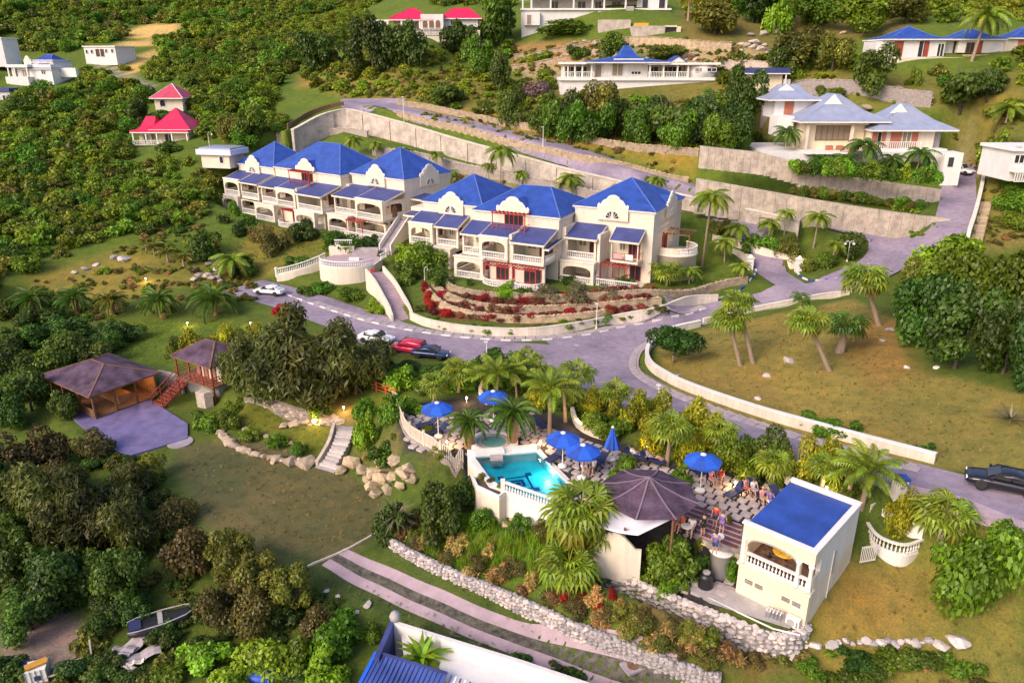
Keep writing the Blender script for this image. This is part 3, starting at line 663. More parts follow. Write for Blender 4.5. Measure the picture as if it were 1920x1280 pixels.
# kerbs and pavements: slabs along the lane
def kerbs(path, off, label, n0=0, every=1, mats=('white', 'slab'), name='kerb', ln=1.25, h=.13, wd=.2):
 r = thing(name, label, 'kerb', (0, 0, 0)); nn = normals2(path)
 s = np.concatenate([[0], np.cumsum(np.hypot(*np.diff(path[:, :2], axis=0).T))]); t = 0; k = 0
 bm_ = {q: MB().box(-ln / 2 + .02, -wd / 2, -.25, ln / 2 - .02, wd / 2, h).mesh('kerb_stone', M[q]) for q in mats}
 while t + ln < s[-1] and k < 300:
  x0 = np.array([np.interp(t, s, path[:, 0] + nn[:, 0] * off), np.interp(t, s, path[:, 1] + nn[:, 1] * off)])
  x1 = np.array([np.interp(t + ln, s, path[:, 0] + nn[:, 0] * off), np.interp(t + ln, s, path[:, 1] + nn[:, 1] * off)])
  c = (x0 + x1) / 2; d = x1 - x0
  o = inst(bm_[mats[k % len(mats)]], 'kerb_stone', r, (c[0], c[1], H(*c) + .05), math.atan2(d[1], d[0]), (np.hypot(*d) / ln, 1, 1))
  t += ln; k += 1
 return r
def slabs(path, off0, off1, label, ln=1.3, dz=.09, mat='slab'):
 r = thing('pavement', label, 'pavement', (0, 0, 0)); tag(r, kind='structure'); nn = normals2(path)
 del r['category']
 s = np.concatenate([[0], np.cumsum(np.hypot(*np.diff(path[:, :2], axis=0).T))]); t = 0; q = random.Random(2)
 wd = abs(off1 - off0); ms = [MB().box(-ln / 2 + .05, -wd / 2 + .03, -.2, ln / 2 - .05, wd / 2 - .03, 0).mesh('slab', M[mat])]
 k = 0
 while t + ln < s[-1] and k < 300:
  off = (off0 + off1) / 2
  x0 = np.array([np.interp(t, s, path[:, 0] + nn[:, 0] * off), np.interp(t, s, path[:, 1] + nn[:, 1] * off)])
  x1 = np.array([np.interp(t + ln, s, path[:, 0] + nn[:, 0] * off), np.interp(t + ln, s, path[:, 1] + nn[:, 1] * off)])
  c = (x0 + x1) / 2; d = x1 - x0; zz = (H(*x1) - H(*x0)) / ln
  inst(ms[0], 'slab', r, (c[0], c[1], H(*c) + .05 + dz), (0, -math.atan(zz), math.atan2(d[1], d[0])), (np.hypot(*d) / ln, 1, 1)); t += ln; k += 1
 return r
KN = pathpx([(520,545),(600,575),(680,600),(760,618),(850,631),(940,638),(1020,637),(1100,628),(1180,611),(1260,592),(1330,576)])
slabs(KN[8:], .1, 1.15, 'strip of pale paving slabs between the curved wall and the lane')
kerbs(KN, -.12, 'kerb of alternating white and grey stones along the curved wall')
KS = pathpx([(1240,636),(1208,655),(1196,675),(1198,695),(1222,715),(1290,746),(1400,786),(1520,823),(1640,855),(1740,880)])
slabs(KS, -.15, -.95, 'strip of grey paving slabs round the tip of the dry grass triangle')
kerbs(KS, .0, 'grey kerb round the tip of the dry grass triangle', mats=('slab', 'slabpink'))
kerbs(pathpx([(1405,528),(1418,510),(1412,495),(1395,480)]), 0, 'white and blue kerb by the gate lane, on the palm side', mats=('white', 'blueroof'))
kerbs(pathpx([(1494,510),(1505,522),(1540,528),(1590,520),(1625,500),(1635,480)]), 0, 'white and blue kerb round the planted gate island', mats=('white', 'blueroof'))
kerbs(pathpx([(1330,565),(1370,552),(1395,540),(1405,528)]), 0, 'blue and white kerb below the stone terraces, at the lane bend', mats=('blueroof', 'white'))
# garden drive: two concrete wheel strips with pebbles between
GD = pathpx([(625,1043),(700,1082),(800,1128),(900,1172),(1000,1208),(1100,1240),(1200,1270),(1260,1292)], .6)
ribbon('wheel_track', GD, .35, 1.15, .035, M['slabpink'], 3, label='pink concrete wheel track of the garden drive, on the wall side')
ribbon('wheel_track', GD, -1.15, -.35, .035, M['slabpink'], 3, label='pink concrete wheel track of the garden drive, on the blue roof side')
ribbon('pebble_strip', GD, -.35, .35, .02, surf('weedy_pebbles', (.12, .11, .085), .95, 2.5, .5, 30, .8), 3, label='weedy pebble strip between the wheel tracks')
mh = thing('manhole', 'round brown manhole cover in a pale concrete square', 'manhole', G(1187, 1248), R(25))
MB().box(-.62, -.5, -.1, .62, .5, .05).build('surround', M['slab'], mh); MB().lathe([(.36, .0), (.36, .075), (0, .08)], 20).build('cover', M['wood'], mh)
mh = thing('drain_cover', 'round dark iron drain cover in the wide lane', 'drain cover', G(1080, 648))
MB().lathe([(.42, .0), (.42, .075), (0, .08)], 18).build('cover', M['concrete2'], mh); MB().lathe([(.47, .03), (.47, .068), (.43, .07)], 18).build('rim', M['black'], mh)
# ---------------------------------------------------------------- architecture helpers (a to the side, b into the depth, z up; in the frame of their root)
def facade_frame(px, py, z, rz):
 x, y, _ = P(px, py, z); return (x, y, z)
def arch_panel(a0, a1, z0, z1, o0, o1, s0, s1, rise, b0, b1, n=8):
 """wall panel with an arched opening o0..o1, sill s0, crown s1; the arch springs at s1 - rise"""
 m = MB()
 if o0 > a0: m.box(a0, b0, z0, o0, b1, z1)
 if o1 < a1: m.box(o1, b0, z0, a1, b1, z1)
 if s0 > z0: m.box(o0, b0, z0, o1, b1, s0)
 c = (o0 + o1) / 2; h = (o1 - o0) / 2
 def az(a):
  t = min(1, abs((a - c) / h)); return s1 - rise + rise * (1 - t ** 2.6) ** (1 / 2.6)
 e = [o0 + (o1 - o0) * (.5 - .5 * math.cos(math.pi * k / n)) for k in range(n + 1)]
 for k in range(n):
  m.extr([(e[k], az(e[k])), (e[k + 1], az(e[k + 1])), (e[k + 1], z1), (e[k], z1)], b0, b1)
 return m
BALU = {}
def baluster_mesh(h, r=.085, n=6, mat='white'):
 k = (round(h, 2), round(r, 3), n, mat)
 if k not in BALU:
  BALU[k] = MB().lathe([(r * .75, 0), (r * .75, h * .08), (r * .45, h * .14), (r, h * .36), (r * .9, h * .46), (r * .4, h * .66), (r * .35, h * .82), (r * .7, h * .9), (r * .7, h)], n).mesh('baluster', M[mat], True)
 return BALU[k]
def balustrade(parent, pts, z, h=.95, gap=.24, single=False, r=.08, posts=(), mat='white', rail=.16, zs=None):
 """pts: polyline (a, b); rails and balusters as parts (single) or all balusters as one part"""
 p = np.array(pts, float); s = np.concatenate([[0], np.cumsum(np.hypot(*np.diff(p, axis=0).T))])
 def at(t): return np.interp(t, s, p[:, 0]), np.interp(t, s, p[:, 1])
 def zz(t): return z if zs is None else float(np.interp(t, s, zs))
 r1, r2 = MB(), MB()
 for i in range(len(p) - 1):
  a, b = p[i], p[i + 1]; za, zb = zz(s[i]), zz(s[i + 1])
  r1.bar((a[0], a[1], za + h - .07), (b[0], b[1], zb + h - .07), rail + .04, .12)
  r2.bar((a[0], a[1], za + .07), (b[0], b[1], zb + .07), rail, .13)
 r1.build('handrail', M[mat], parent); r2.build('bottom_rail', M[mat], parent)
 bh = h - .26; n = max(1, int(s[-1] / gap)); bal = MB()
 me = baluster_mesh(bh, r, 6 if not single else 8, mat)
 if single:
  for k in range(n):
   x, y = at((k + .5) * s[-1] / n); inst(me, 'baluster', parent, (x, y, zz((k + .5) * s[-1] / n) + .135))
 else:
  prof = [(r * .7, 0), (r * .5, bh * .12), (r, bh * .38), (r * .4, bh * .7), (r * .7, bh)]
  for k in range(n):
   t = (k + .5) * s[-1] / n; x, y = at(t); bal.lathe(prof, 5, (x, y, zz(t) + .135))
  tag(bal.build('balusters', M[mat], parent), kind='stuff')
def hip_roof(parent, a0, b0, a1, b1, z, h, ov=.5, ridge=0., axis='a', mat='blueroof', fascia=.22, name='roof', flare=.0, eave='cream', ribs='hipcap'):
 a0 -= ov; b0 -= ov; a1 += ov; b1 += ov; ca, cb = (a0 + a1) / 2, (b0 + b1) / 2
 r0, r1 = ((ca - ridge / 2, cb), (ca + ridge / 2, cb)) if axis == 'a' else ((ca, cb - ridge / 2), (ca, cb + ridge / 2))
 m = MB()
 base = [(a0, b0, z), (a1, b0, z), (a1, b1, z), (a0, b1, z)]
 if flare:
  f = .45; zi = z + h * f * (1 - flare)
  inn = [(x + (ca - x) * f, y + (cb - y) * f, zi) for x, y, _ in base]
  o = len(m.v); m.v += base + inn
  for k in range(4): m.f.append((o + k, o + (k + 1) % 4, o + 4 + (k + 1) % 4, o + 4 + k))
  q = inn
 else: q = base
 o = len(m.v); m.v += q + [(r0[0], r0[1], z + h), (r1[0], r1[1], z + h)]
 if ridge <= 0: m.f += [(o, o + 1, o + 4), (o + 1, o + 2, o + 4), (o + 2, o + 3, o + 4), (o + 3, o, o + 4)]
 elif axis == 'a': m.f += [(o, o + 1, o + 5, o + 4), (o + 1, o + 2, o + 5), (o + 2, o + 3, o + 4, o + 5), (o + 3, o, o + 4)]
 else: m.f += [(o, o + 1, o + 4), (o + 1, o + 2, o + 5, o + 4), (o + 2, o + 3, o + 5), (o + 3, o, o + 4, o + 5)]
 m.f.append((3, 2, 1, 0))
 rf = m.build(name, M[mat], parent)
 MB().box(a0 + .03, b0 + .03, z - fascia, a1 - .03, b1 - .03, z - .004).build('eave', M[eave], rf)
 rb = MB(); tops = [r0, r1, r1, r0] if axis == 'a' else [r0, r0, r1, r1]
 for k in range(4):
  if flare: rb.bar(base[k], q[k], .14, .05); rb.bar(q[k], (tops[k][0], tops[k][1], z + h), .14, .05)
  else: rb.bar(base[k], (tops[k][0], tops[k][1], z + h), .16, .06)
 if ridge > 0: rb.bar((r0[0], r0[1], z + h), (r1[0], r1[1], z + h), .16, .06)
 rb.build('hip_cap', M[ribs], rf)
 return rf
def curved_gable(parent, c, z, wd, h, b0, b1, axis=1, zb=None, crest=True, mat='cream'):
 """Dutch gable standing on the eave line: stepped curves, finials, blue coping, half-moon window pair"""
 zb = z - 1.6 if zb is None else zb; hw = wd / 2
 half = [(hw, zb), (hw, z + .12 * h), (hw * .78, z + .16 * h), (hw * .68, z + .30 * h), (hw * .62, z + .5 * h), (hw * .46, z + .62 * h), (hw * .36, z + .66 * h), (hw * .32, z + .80 * h), (hw * .2, z + .94 * h)]
 out = [(c + x, q) for x, q in half] + [(c, z + h)] + [(c - x, q) for x, q in half[::-1]]
 m = MB().extr(out, b0, b1, axis); g = m.build('gable', M[mat], parent)
 cp = MB(); pt = (lambda a, q, b: (a, b, q)) if axis == 1 else (lambda a, q, b: (b, a, q))
 mid = (b0 + b1) / 2
 for i in range(1, len(out) - 2): cp.bar(pt(out[i][0], out[i][1] + .02, mid), pt(out[i + 1][0], out[i + 1][1] + .02, mid), .16, abs(b1 - b0) + .10)
 cp.build('coping', M['white'], g)
 for sx in (-1, 1):
  q = pt(c + sx * hw * .92, z + .12 * h, mid); MB().lathe([(.09, 0), (.06, .1), (.15, .24), (.12, .36), (0, .46)], 8, q).build('finial', M['white'], g)
 front = b0 - .02 if b0 < b1 else b0 + .02
 md = MB()
 q = [(c + .22 * math.cos(k * math.pi / 4), z + .55 * h + .22 * math.sin(k * math.pi / 4)) for k in range(8)]
 md.extr(q, front, front + (.05 if b0 < b1 else -.05), axis); md.build('medallion', M['wallpale'], g)
 return g
def halfmoon(parent, c, z, r, front, dirn=-1, axis=1):
 """pair of quarter-round windows that make a half moon together"""
 for sx in (-1, 1):
  q = [(c + sx * .12, z)] + [(c + sx * (.12 + r * math.cos(t)), z + 1.15 * r * math.sin(t)) for t in [k * math.pi / 12 for k in range(7)]]
  MB().extr(q, front, front + dirn * .04, axis).build('window', M['glass'], parent)
  fr = MB(); pt = (lambda a, h, b: (a, b, h)) if axis == 1 else (lambda a, h, b: (b, a, h))
  f2 = front + dirn * .05
  for i in range(len(q)): fr.bar(pt(q[i][0], q[i][1], f2), pt(q[(i + 1) % len(q)][0], q[(i + 1) % len(q)][1], f2), .07)
  fr.bar(pt(q[0][0], q[0][1], f2), pt(q[3][0], q[3][1], f2), .05); fr.bar(pt(q[0][0], q[0][1], f2), pt(q[5][0], q[5][1], f2), .05)
  fr.build('window_frame', M['white'], parent)
def glazing(parent, a0, a1, z0, z1, b, n=3, frame='redpaint', glass='glass', d=-1, axis=1, name='window'):
 """framed door or window on a wall face at b, looking towards d"""
 pt = (lambda a, h, q: (a, q, h)) if axis == 1 else (lambda a, h, q: (q, a, h))
 m = MB(); m.extr([(a0, z0), (a1, z0), (a1, z1), (a0, z1)], b + d * .02, b + d * .05, axis); w_ = m.build(name, M[glass], parent)
 fr = MB(); q = b + d * .07
 for k in range(n + 1):
  a = a0 + (a1 - a0) * k / n; fr.bar(pt(a, z0, q), pt(a, z1, q), .10, .06)
 for z in (z0 + .04, z1 - .04): fr.bar(pt(a0, z, q), pt(a1, z, q), .06, .10)
 fr.build('frame', M[frame], w_); return w_
def lean_roof(parent, a0, a1, bb, bf, zb, zf, mat='blueroof2', th=.16, name='porch_roof', trim='cream'):
 m = MB().hexa([(a0, bf, zf), (a1, bf, zf), (a1, bb, zb), (a0, bb, zb)], [(a0, bf, zf + th), (a1, bf, zf + th), (a1, bb, zb + th), (a0, bb, zb + th)])
 r = m.build(name, M[mat], parent)
 MB().box(a0 - .05, bf - .10, zf - .10, a1 + .05, bf - .004, zf + th - .02).build('fascia', M[trim], r)
 for a in (a0 - .07, a1 + .004): MB().hexa([(a, bf, zf - .06), (a + .066, bf, zf - .06), (a + .066, bb, zb - .06), (a, bb, zb - .06)], [(a, bf, zf + th + .05), (a + .066, bf, zf + th + .05), (a + .066, bb, zb + th + .05), (a, bb, zb + th + .05)]).build('verge', M[trim], r)
 return r
def pergola(parent, a0, a1, b0, b1, z, post=True, zb=0, mat='redpaint', n=7):
 p = bpy.data.objects.new('pergola', None); col.objects.link(p); p.parent = parent
 for b in (b0 + .12, b1 - .12): MB().bar((a0, b, z), (a1, b, z), .10, .16).build('beam', M[mat], p)
 sl_ = MB().bar((0, b0 - .15, 0), (0, b1, 0), .09, .10).mesh('rafter', M[mat])
 for k in range(n):
  inst(sl_, 'rafter', p, (a0 + .1 + (a1 - a0 - .2) * k / (n - 1), 0, z + .13))
 if post:
  for a in (a0 + .1, a1 - .1): MB().bar((a, b0 + .12, zb), (a, b0 + .12, z - .08), .11).build('post', M[mat], p)
 return p
def porch(root, a0, a1, bw, bf, z, h, style, lean=True, right=True, zr=None, dep_ground=False):
 """one balcony or loggia between a0 and a1, from the wall bw out to bf. style: open / arch / red"""
 MB().box(a0, bf, z - .28, a1, bw - .004, z).build('floor_slab', M['cream'], root)
 MB().box(a0 + .1, bw - .06, z, a1 - .1, bw - .004, z + h - .1).build('back_wall', M['cream_warm'], root)
 mid = a0 + (a1 - a0) * .55
 glazing(root, mid - .3, a1 - .5, z + .05, z + 2.15, bw - .06, 3, 'redpaint', 'glass', -1, 1, 'door')
 glazing(root, a0 + .5, mid - .8, z + .9, z + 2.05, bw - .06, 2, 'white', 'glass2')
 if z < 1:
  MB().box(a0 + .02, bf + .02, -2.4, a1 - .02, bw - .01, z - .284).build('foundation', M['cream'], root)
 if style == 'arch':
  arch_panel(a0, a1, z - .3, z + h, a0 + .42, a1 - .42, z, z + h - .55, .75, bf, bf + .3).build('arcade', M['cream'], root)
  MB().box(a0 - .08, bf - .08, z + h + .002, a1 + .08, bf + .42, z + h + .16).build('cornice', M['white'], root)
  balustrade(root, [(a0 + .42, bf + .14), (a1 - .42, bf + .14)], z, .95, .26)
  for v in (a0, a1 - .22):
   m = MB()
   pan = arch_panel(bf + .304, bw - .004, z - .3, z + h - .01, bf + .7, bw - .5, z + .95, z + h - .6, .5, v, v + .22)
   o = len(m.v); m.v += [(b, a, q) for a, b, q in pan.v]; m.f += [tuple(i + o for i in f) for f in pan.f]
   m.build('side_wall', M['cream'], root)
 elif style == 'open':
  for a in (a0 + .14, a1 - .14): MB().box(a - .14, bf + .02, z, a + .14, bf + .3, z + h - .35).build('column', M['cream'], root)
  arch_panel(a0, a1, z + h - .7, z + h - .3, a0 + .28, a1 - .28, z + h - .7, z + h - .42, .25, bf + .04, bf + .26, 6).build('lintel', M['cream'], root)
  balustrade(root, [(a0 + .28, bf + .14), (a1 - .28, bf + .14)], z, .95, .26)
  if right: balustrade(root, [(a1 - .12, bf + .3), (a1 - .12, bw - .1)], z, .95, .26)
 elif style == 'red':
  rl = MB()
  for q in (.1, .55, .98): rl.bar((a0, bf + .1, z + q), (a1, bf + .1, z + q), .05)
  for k in range(9): a = a0 + (a1 - a0) * k / 8; rl.bar((a, bf + .1, z), (a, bf + .1, z + .98), .05)
  for k in range(5): bq = bf + .1 + (bw - bf - .2) * k / 4; rl.bar((a1 - .04, bq, z), (a1 - .04, bq, z + .98), .05)
  rl.bar((a1 - .04, bf + .1, z + .98), (a1 - .04, bw, z + .98), .05)
  rl.build('railing', M['redwood'], root)
  for a in (a0 + .07, a1 - .07): MB().bar((a, bf + .1, z), (a, bf + .1, z + h - .3), .13).build('post', M['cream'], root)
 if lean:
  zr = z + h if zr is None else zr
  lean_roof(root, a0 - .15, a1 + .15, bw + .02, bf + (.45 if style == 'arch' else -.25), zr + 1.0, z + h - .3 if style != 'arch' else z + h - .15)
def mainblock(root, a0, a1, b0, b1, h, rh, ridge=0., gables=('f',), gw=4.4, gh=1.6, ov=.32, gc=None, side_gc=None):
 MB().box(a0, b0, -1.2, a1, b1, h).build('wall', M['cream'], root)
 MB().box(a0 - .06, b0 - .06, h - .5, a1 + .06, b1 + .06, h - .23).build('string_course', M['white'], root)
 hip_roof(root, a0, b0, a1, b1, h, rh, ov, ridge)
 if 'f' in gables:
  c = (a0 + a1) / 2 if gc is None else gc
  g = curved_gable(root, c, h, gw, gh, b0 - .38, b0 - .05); MB().extr([(c - gw / 2 + .5, h), (c + gw / 2 - .5, h), (c, h + gh * .72)], b0 - .05, b0 + (gh * .85 * (b1 - b0) / 2 / rh if rh else 3)).build('gable_roof', M['blueroof'], g)
  halfmoon(root, c, h - 1.3, .85, b0 - .38)
 if 's' in gables:
  c = (b0 + b1) / 2 if side_gc is None else side_gc
  g = curved_gable(root, c, h, gw, gh, a1 + .38, a1 + .05, 0); MB().extr([(c - gw / 2 + .5, h), (c + gw / 2 - .5, h), (c, h + gh * .72)], a1 + .05, a1 - (gh * .85 * (a1 - a0) / 2 / rh), 0).build('gable_roof', M['blueroof'], g)
  halfmoon(root, c, h - 1.3, .75, a1 + .38, 1, 0)
# ---------------------------------------------------------------- the two apartment blocks
BL1 = thing('apartment_block', 'long cream apartment block with round corner terrace, standing above the red bougainvillea terraces', 'apartment building', (18.7, 97.6, 8.0), R(-28))
r_ = BL1
mainblock(r_, -11.3, 0, 0, 13, 9.6, 3.3, 0, ('f', 's'), 4.4, 1.6, gc=-5.7, side_gc=7.0)
mainblock(r_, -24.6, -11.6, -4.6, 8, 8.6, 2.9, 4.5, ())
mainblock(r_, -35.0, -24.9, -2.2, 10.5, 8.6, 3.5, 0, ('f',), 4.2, 1.5, gc=-30.0)
# infill between the blocks
MB().box(-12.3, -3.6, -1.2, -11.0, 6, 7.2).build('link_wall', M['cream'], r_)
MB().box(-26.1, -2.0, -1.2, -25.0, 6, 7.0).build('link_wall', M['cream'], r_)
# upper balcony with red pergola and gable in the middle block
g = curved_gable(r_, -18.4, 9.0, 5.0, 1.7, -5.2, -4.86, zb=8.8)
MB().extr([(-20.4, 9.0), (-16.4, 9.0), (-18.4, 10.5)], -4.86, -1.4).build('gable_roof', M['blueroof'], g)
MB().box(-20.6, -4.64, 6.35, -16.2, -4.604, 8.5).build('recess', M['cream_warm'], r_)
glazing(r_, -19.8, -17.0, 6.4, 8.4, -4.64, 4, 'redpaint')
MB().box(-20.9, -6.3, 6.15, -15.9, -4.65, 6.32).build('floor_slab', M['cream'], r_)
rl = MB()
for q in (6.45, 6.9, 7.25): rl.bar((-20.8, -6.2, q), (-16, -6.2, q), .06); rl.bar((-16, -6.2, q), (-16, -4.7, q), .06)
for k in range(9): rl.bar((-20.8 + k * .6, -6.2, 6.3), (-20.8 + k * .6, -6.2, 7.25), .05)
rl.build('railing', M['redwood'], r_)
pergola(r_, -21.0, -15.8, -6.4, -4.7, 8.75, True, 6.32, 'redpaint', 9)
# right module porches
porch(r_, -11.0, -6.6, 0, -3.6, 3.1, 3.0, 'open', True, True)
porch(r_, -5.0, -1.2, 0, -2.2, 3.1, 2.9, 'red', True, True)
MB().box(-6.5, -3.4, -1, -6.1, 0, 6.6).build('pier', M['cream'], r_)
tw = MB().box(-4.6, -2.16, 3.35, -3.4, -2.13, 4.0).build('towel', surf('pink_towel', (.62, .30, .34), .9), None)
porch(r_, -11.2, -6.3, 0, -4.9, 0, 2.85, 'arch', False)
MB().box(-11.3, -5.0, 2.852, -6.2, -3.62, 3.0).build('terrace_slab', M['cream'], r_)
pergola(r_, -6.1, -2.2, -3.2, -.3, 2.55, True, 0, 'redpaint', 8)
glazing(r_, -5.4, -3.6, .05, 2.1, 0, 2, 'redpaint', 'glass2', name='door'); glazing(r_, -2.9, -1.4, .05, 2.1, 0, 2, 'redpaint', name='door')
balustrade(r_, [(-6.1, -4.4), (-.4, -4.2)], 0, .95, .26)
MB().box(-6.1, -4.5, -1.2, -.3, -.004, -.02).build('terrace', M['cream'], r_)
# round corner terrace with pergola
MB().lathe([(3.0, -1.2), (3.0, 3.2), (3.15, 3.25), (3.15, 3.45), (0, 3.45)], 24, (1.6, 5.4, 0)).build('round_terrace', M['cream'], r_, True)
arc = [(1.6 + 2.95 * math.cos(t), 5.4 + 2.95 * math.sin(t)) for t in np.linspace(R(-150), R(75), 20)]
balustrade(r_, arc[7:], 3.45, .95, .26)
par = MB()
for i in range(7):
 par.bar((arc[i][0], arc[i][1], 3.9), (arc[i + 1][0], arc[i + 1][1], 3.9), .2, .95)
par.build('parapet', M['cream'], r_)
pergola(r_, .2, 4.0, 3.6, 7.6, 6.1, True, 3.45, 'wood', 9)
glazing(r_, 4.2, 6.4, 3.5, 5.7, 0, 3, 'redpaint', 'glass', 1, 0, 'door')
glazing(r_, 9.0, 10.2, 3.9, 5.3, 0, 2, 'white', 'glass', 1, 0)
# middle block porches: upper row then ground row
porch(r_, -25.0, -21.9, -4.6, -7.6, 3.0, 2.9, 'open', True)
porch(r_, -21.6, -17.2, -4.6, -8.8, 3.0, 2.9, 'arch', True)
porch(r_, -16.7, -11.9, -4.6, -8.6, 3.0, 2.8, 'open', True)
MB().box(-17.15, -8.4, -1, -16.75, -4.6, 6.5).build('pier', M['cream'], r_)
porch(r_, -25.2, -20.6, -4.6, -9.6, 0, 2.85, 'arch', False)
MB().box(-25.3, -9.7, 2.852, -20.5, -8.9, 3.0).build('terrace_slab', M['cream'], r_)
MB().box(-20.3, -8.2, 0, -11.9, -7.9, 2.7).build('front_wall', M['cream'], r_)
glazing(r_, -19.2, -16.4, .05, 2.15, -8.2, 4, 'redpaint', name='door'); glazing(r_, -14.9, -12.4, .05, 2.15, -8.2, 3, 'redpaint', name='door')
pergola(r_, -20.0, -16.0, -10.6, -8.3, 2.55, True, 0, 'redpaint', 8); pergola(r_, -15.6, -12.0, -10.6, -8.3, 2.55, True, 0, 'redpaint', 8)
for c in (-18.0, -13.8):
 t_ = [(c + 2.3 * math.cos(t), -9.6 + 1.9 * math.sin(t)) for t in np.linspace(R(180), R(360), 14)]
 MB().prism(t_ + [(c + 2.3, -8.21), (c - 2.3, -8.21)], -1.3, 0).build('terrace', M['cream'], r_)
 balustrade(r_, t_, 0, .9, .26)
# side wall of the middle block: a door under a small tiled roof
lean_roof(r_, -11.9, -11.2, -4.0, -8.5, 5.5, 5.0)
# left module porches
porch(r_, -35.4, -31.2, -2.2, -5.8, 3.0, 2.9, 'arch', True)
porch(r_, -31.0, -27.2, -2.2, -5.2, 3.0, 2.9, 'open', True)
porch(r_, -33.0, -27.6, -2.2, -6.8, 0, 2.8, 'arch', False)
MB().box(-33.1, -6.9, 2.802, -27.5, -5.4, 2.95).build('terrace_slab', M['cream'], r_)
# entrance porch at the far end
MB().box(-38.6, .5, -1, -35.7, 5, 5.6).build('entrance_wall', M['cream_warm'], r_)
lean_roof(r_, -39.4, -35.5, 2.4, -1.4, 6.2, 5.8); MB().box(-39.3, .5, 6.3, -35.7, 5, 6.9).build('entrance_parapet', M['cream'], r_)
tag(tw, 'pink towel hanging over the red balcony rail', 'towel'); tw.parent = None
mw = Matrix.Translation(Vector(r_.location)) @ Matrix.Rotation(R(-28), 4, 'Z')
tw.matrix_world = mw
t2 = MB().box(-2.9, -2.16, 3.3, -1.9, -2.13, 4.05).build('towel', surf('white_towel', (.75, .72, .72), .9)); t2.matrix_world = mw; tag(t2, 'white towel hanging over the red balcony rail', 'towel')
BL2 = thing('apartment_block', 'long cream apartment block at the dense green hillside, with the small blue hut behind it', 'apartment building', (-20.4, 117.2, 9.4), R(-38))
r_ = BL2
mainblock(r_, -12.6, 0, 5, 16, 9.0, 4.2, 0, ('f', 's'), 4.4, 1.7, gc=-6.4, side_gc=10.6)
mainblock(r_, -31.4, -13.2, 3.0, 14, 8.8, 4.3, 6.0, ())
mainblock(r_, -44.0, -32.6, 3.6, 13, 8.4, 4.0, 0, ('f',), 4.4, 1.6, gc=-39.0)
MB().box(-13.5, 4.0, -1.2, -12.3, 12, 7.2).build('link_wall', M['cream'], r_); MB().box(-32.7, 4.0, -1.2, -31.3, 12, 7.0).build('link_wall', M['cream'], r_)
g = curved_gable(r_, -22.0, 9.0, 5.2, 1.7, 2.4, 2.74, zb=8.8)
MB().extr([(-24.0, 9.0), (-20.0, 9.0), (-22.0, 10.5)], 2.74, 6.2).build('gable_roof', M['blueroof'], g)
MB().box(-24.4, 2.96, 6.35, -19.6, 2.996, 8.5).build('recess', M['cream_warm'], r_)
glazing(r_, -23.6, -20.6, 6.4, 8.4, 2.96, 4, 'redpaint')
MB().box(-24.8, 1.2, 6.15, -19.3, 2.95, 6.32).build('floor_slab', M['cream'], r_)
rl = MB()
for q in (6.45, 6.9, 7.25): rl.bar((-24.7, 1.3, q), (-19.4, 1.3, q), .06); rl.bar((-19.4, 1.3, q), (-19.4, 2.9, q), .06)
for k in range(10): rl.bar((-24.7 + k * .59, 1.3, 6.3), (-24.7 + k * .59, 1.3, 7.25), .05)
rl.build('railing', M['redwood'], r_)
pergola(r_, -24.9, -19.2, 1.0, 2.9, 8.75, True, 6.32, 'redpaint', 9)
porch(r_, -12.4, -6.8, 5, .6, 3.0, 3.0, 'open', True, False); porch(r_, -6.4, 0, 5, 0, 3.0, 3.0, 'arch', True)
porch(r_, -12.8, -7.6, 5, -.8, 0, 2.85, 'arch', False); MB().box(-12.9, -.9, 2.852, -7.5, .5, 3.0).build('terrace_slab', M['cream'], r_)
porch(r_, -7.2, 0, 5, .4, 0, 2.7, 'open', False); pergola(r_, -7.2, -3.2, -1.6, .5, 2.6, True, 0, 'redpaint', 7)
MB().box(-7.3, -1.7, -1.4, .1, .3, -.02).build('terrace', M['cream'], r_); balustrade(r_, [(-7.2, -1.6), (0, -1.6), (0, .4)], 0, .9, .26)
porch(r_, -31.2, -26.4, 3, -.6, 3.0, 2.9, 'open', True); porch(r_, -26.0, -20.6, 3, -1.2, 3.0, 2.9, 'arch', True); porch(r_, -20.0, -13.4, 3, -1.2, 3.0, 2.8, 'open', True)
MB().box(-20.45, -1.0, -1, -20.15, 3, 6.4).build('pier', M['cream'], r_)
porch(r_, -19.8, -14.4, 3, -2.2, 0, 2.85, 'arch', False); porch(r_, -31.4, -25.6, 3, -2.2, 0, 2.85, 'arch', False)
MB().box(-25.5, -.3, 0, -14.0, 0, 2.7).build('front_wall', M['cream'], r_)
glazing(r_, -22.6, -20.2, .05, 2.15, -.3, 3, 'redpaint', name='door'); pergola(r_, -23.0, -20.0, -2.4, -.4, 2.6, True, 0, 'redpaint', 7)
glazing(r_, -14.2, -13.4, .05, 2.15, 2.9, 1, 'redpaint', name='door')
t_ = [(-21.5 + 2.4 * math.cos(t), -1.6 + 2.2 * math.sin(t)) for t in np.linspace(R(180), R(360), 14)]
MB().prism(t_ + [(-19.1, -.31), (-23.9, -.31)], -1.5, 0).build('terrace', M['cream'], r_); balustrade(r_, t_, 0, .9, .26)
porch(r_, -43.8, -38.8, 3.6, -.2, 3.0, 2.9, 'arch', True); porch(r_, -38.5, -33.0, 3.6, 0, 3.0, 2.9, 'open', True)
porch(r_, -44.0, -38.8, 3.6, -.8, 0, 2.85, 'arch', False); porch(r_, -38.4, -33.2, 3.6, -.4, 0, 2.85, 'open', False)
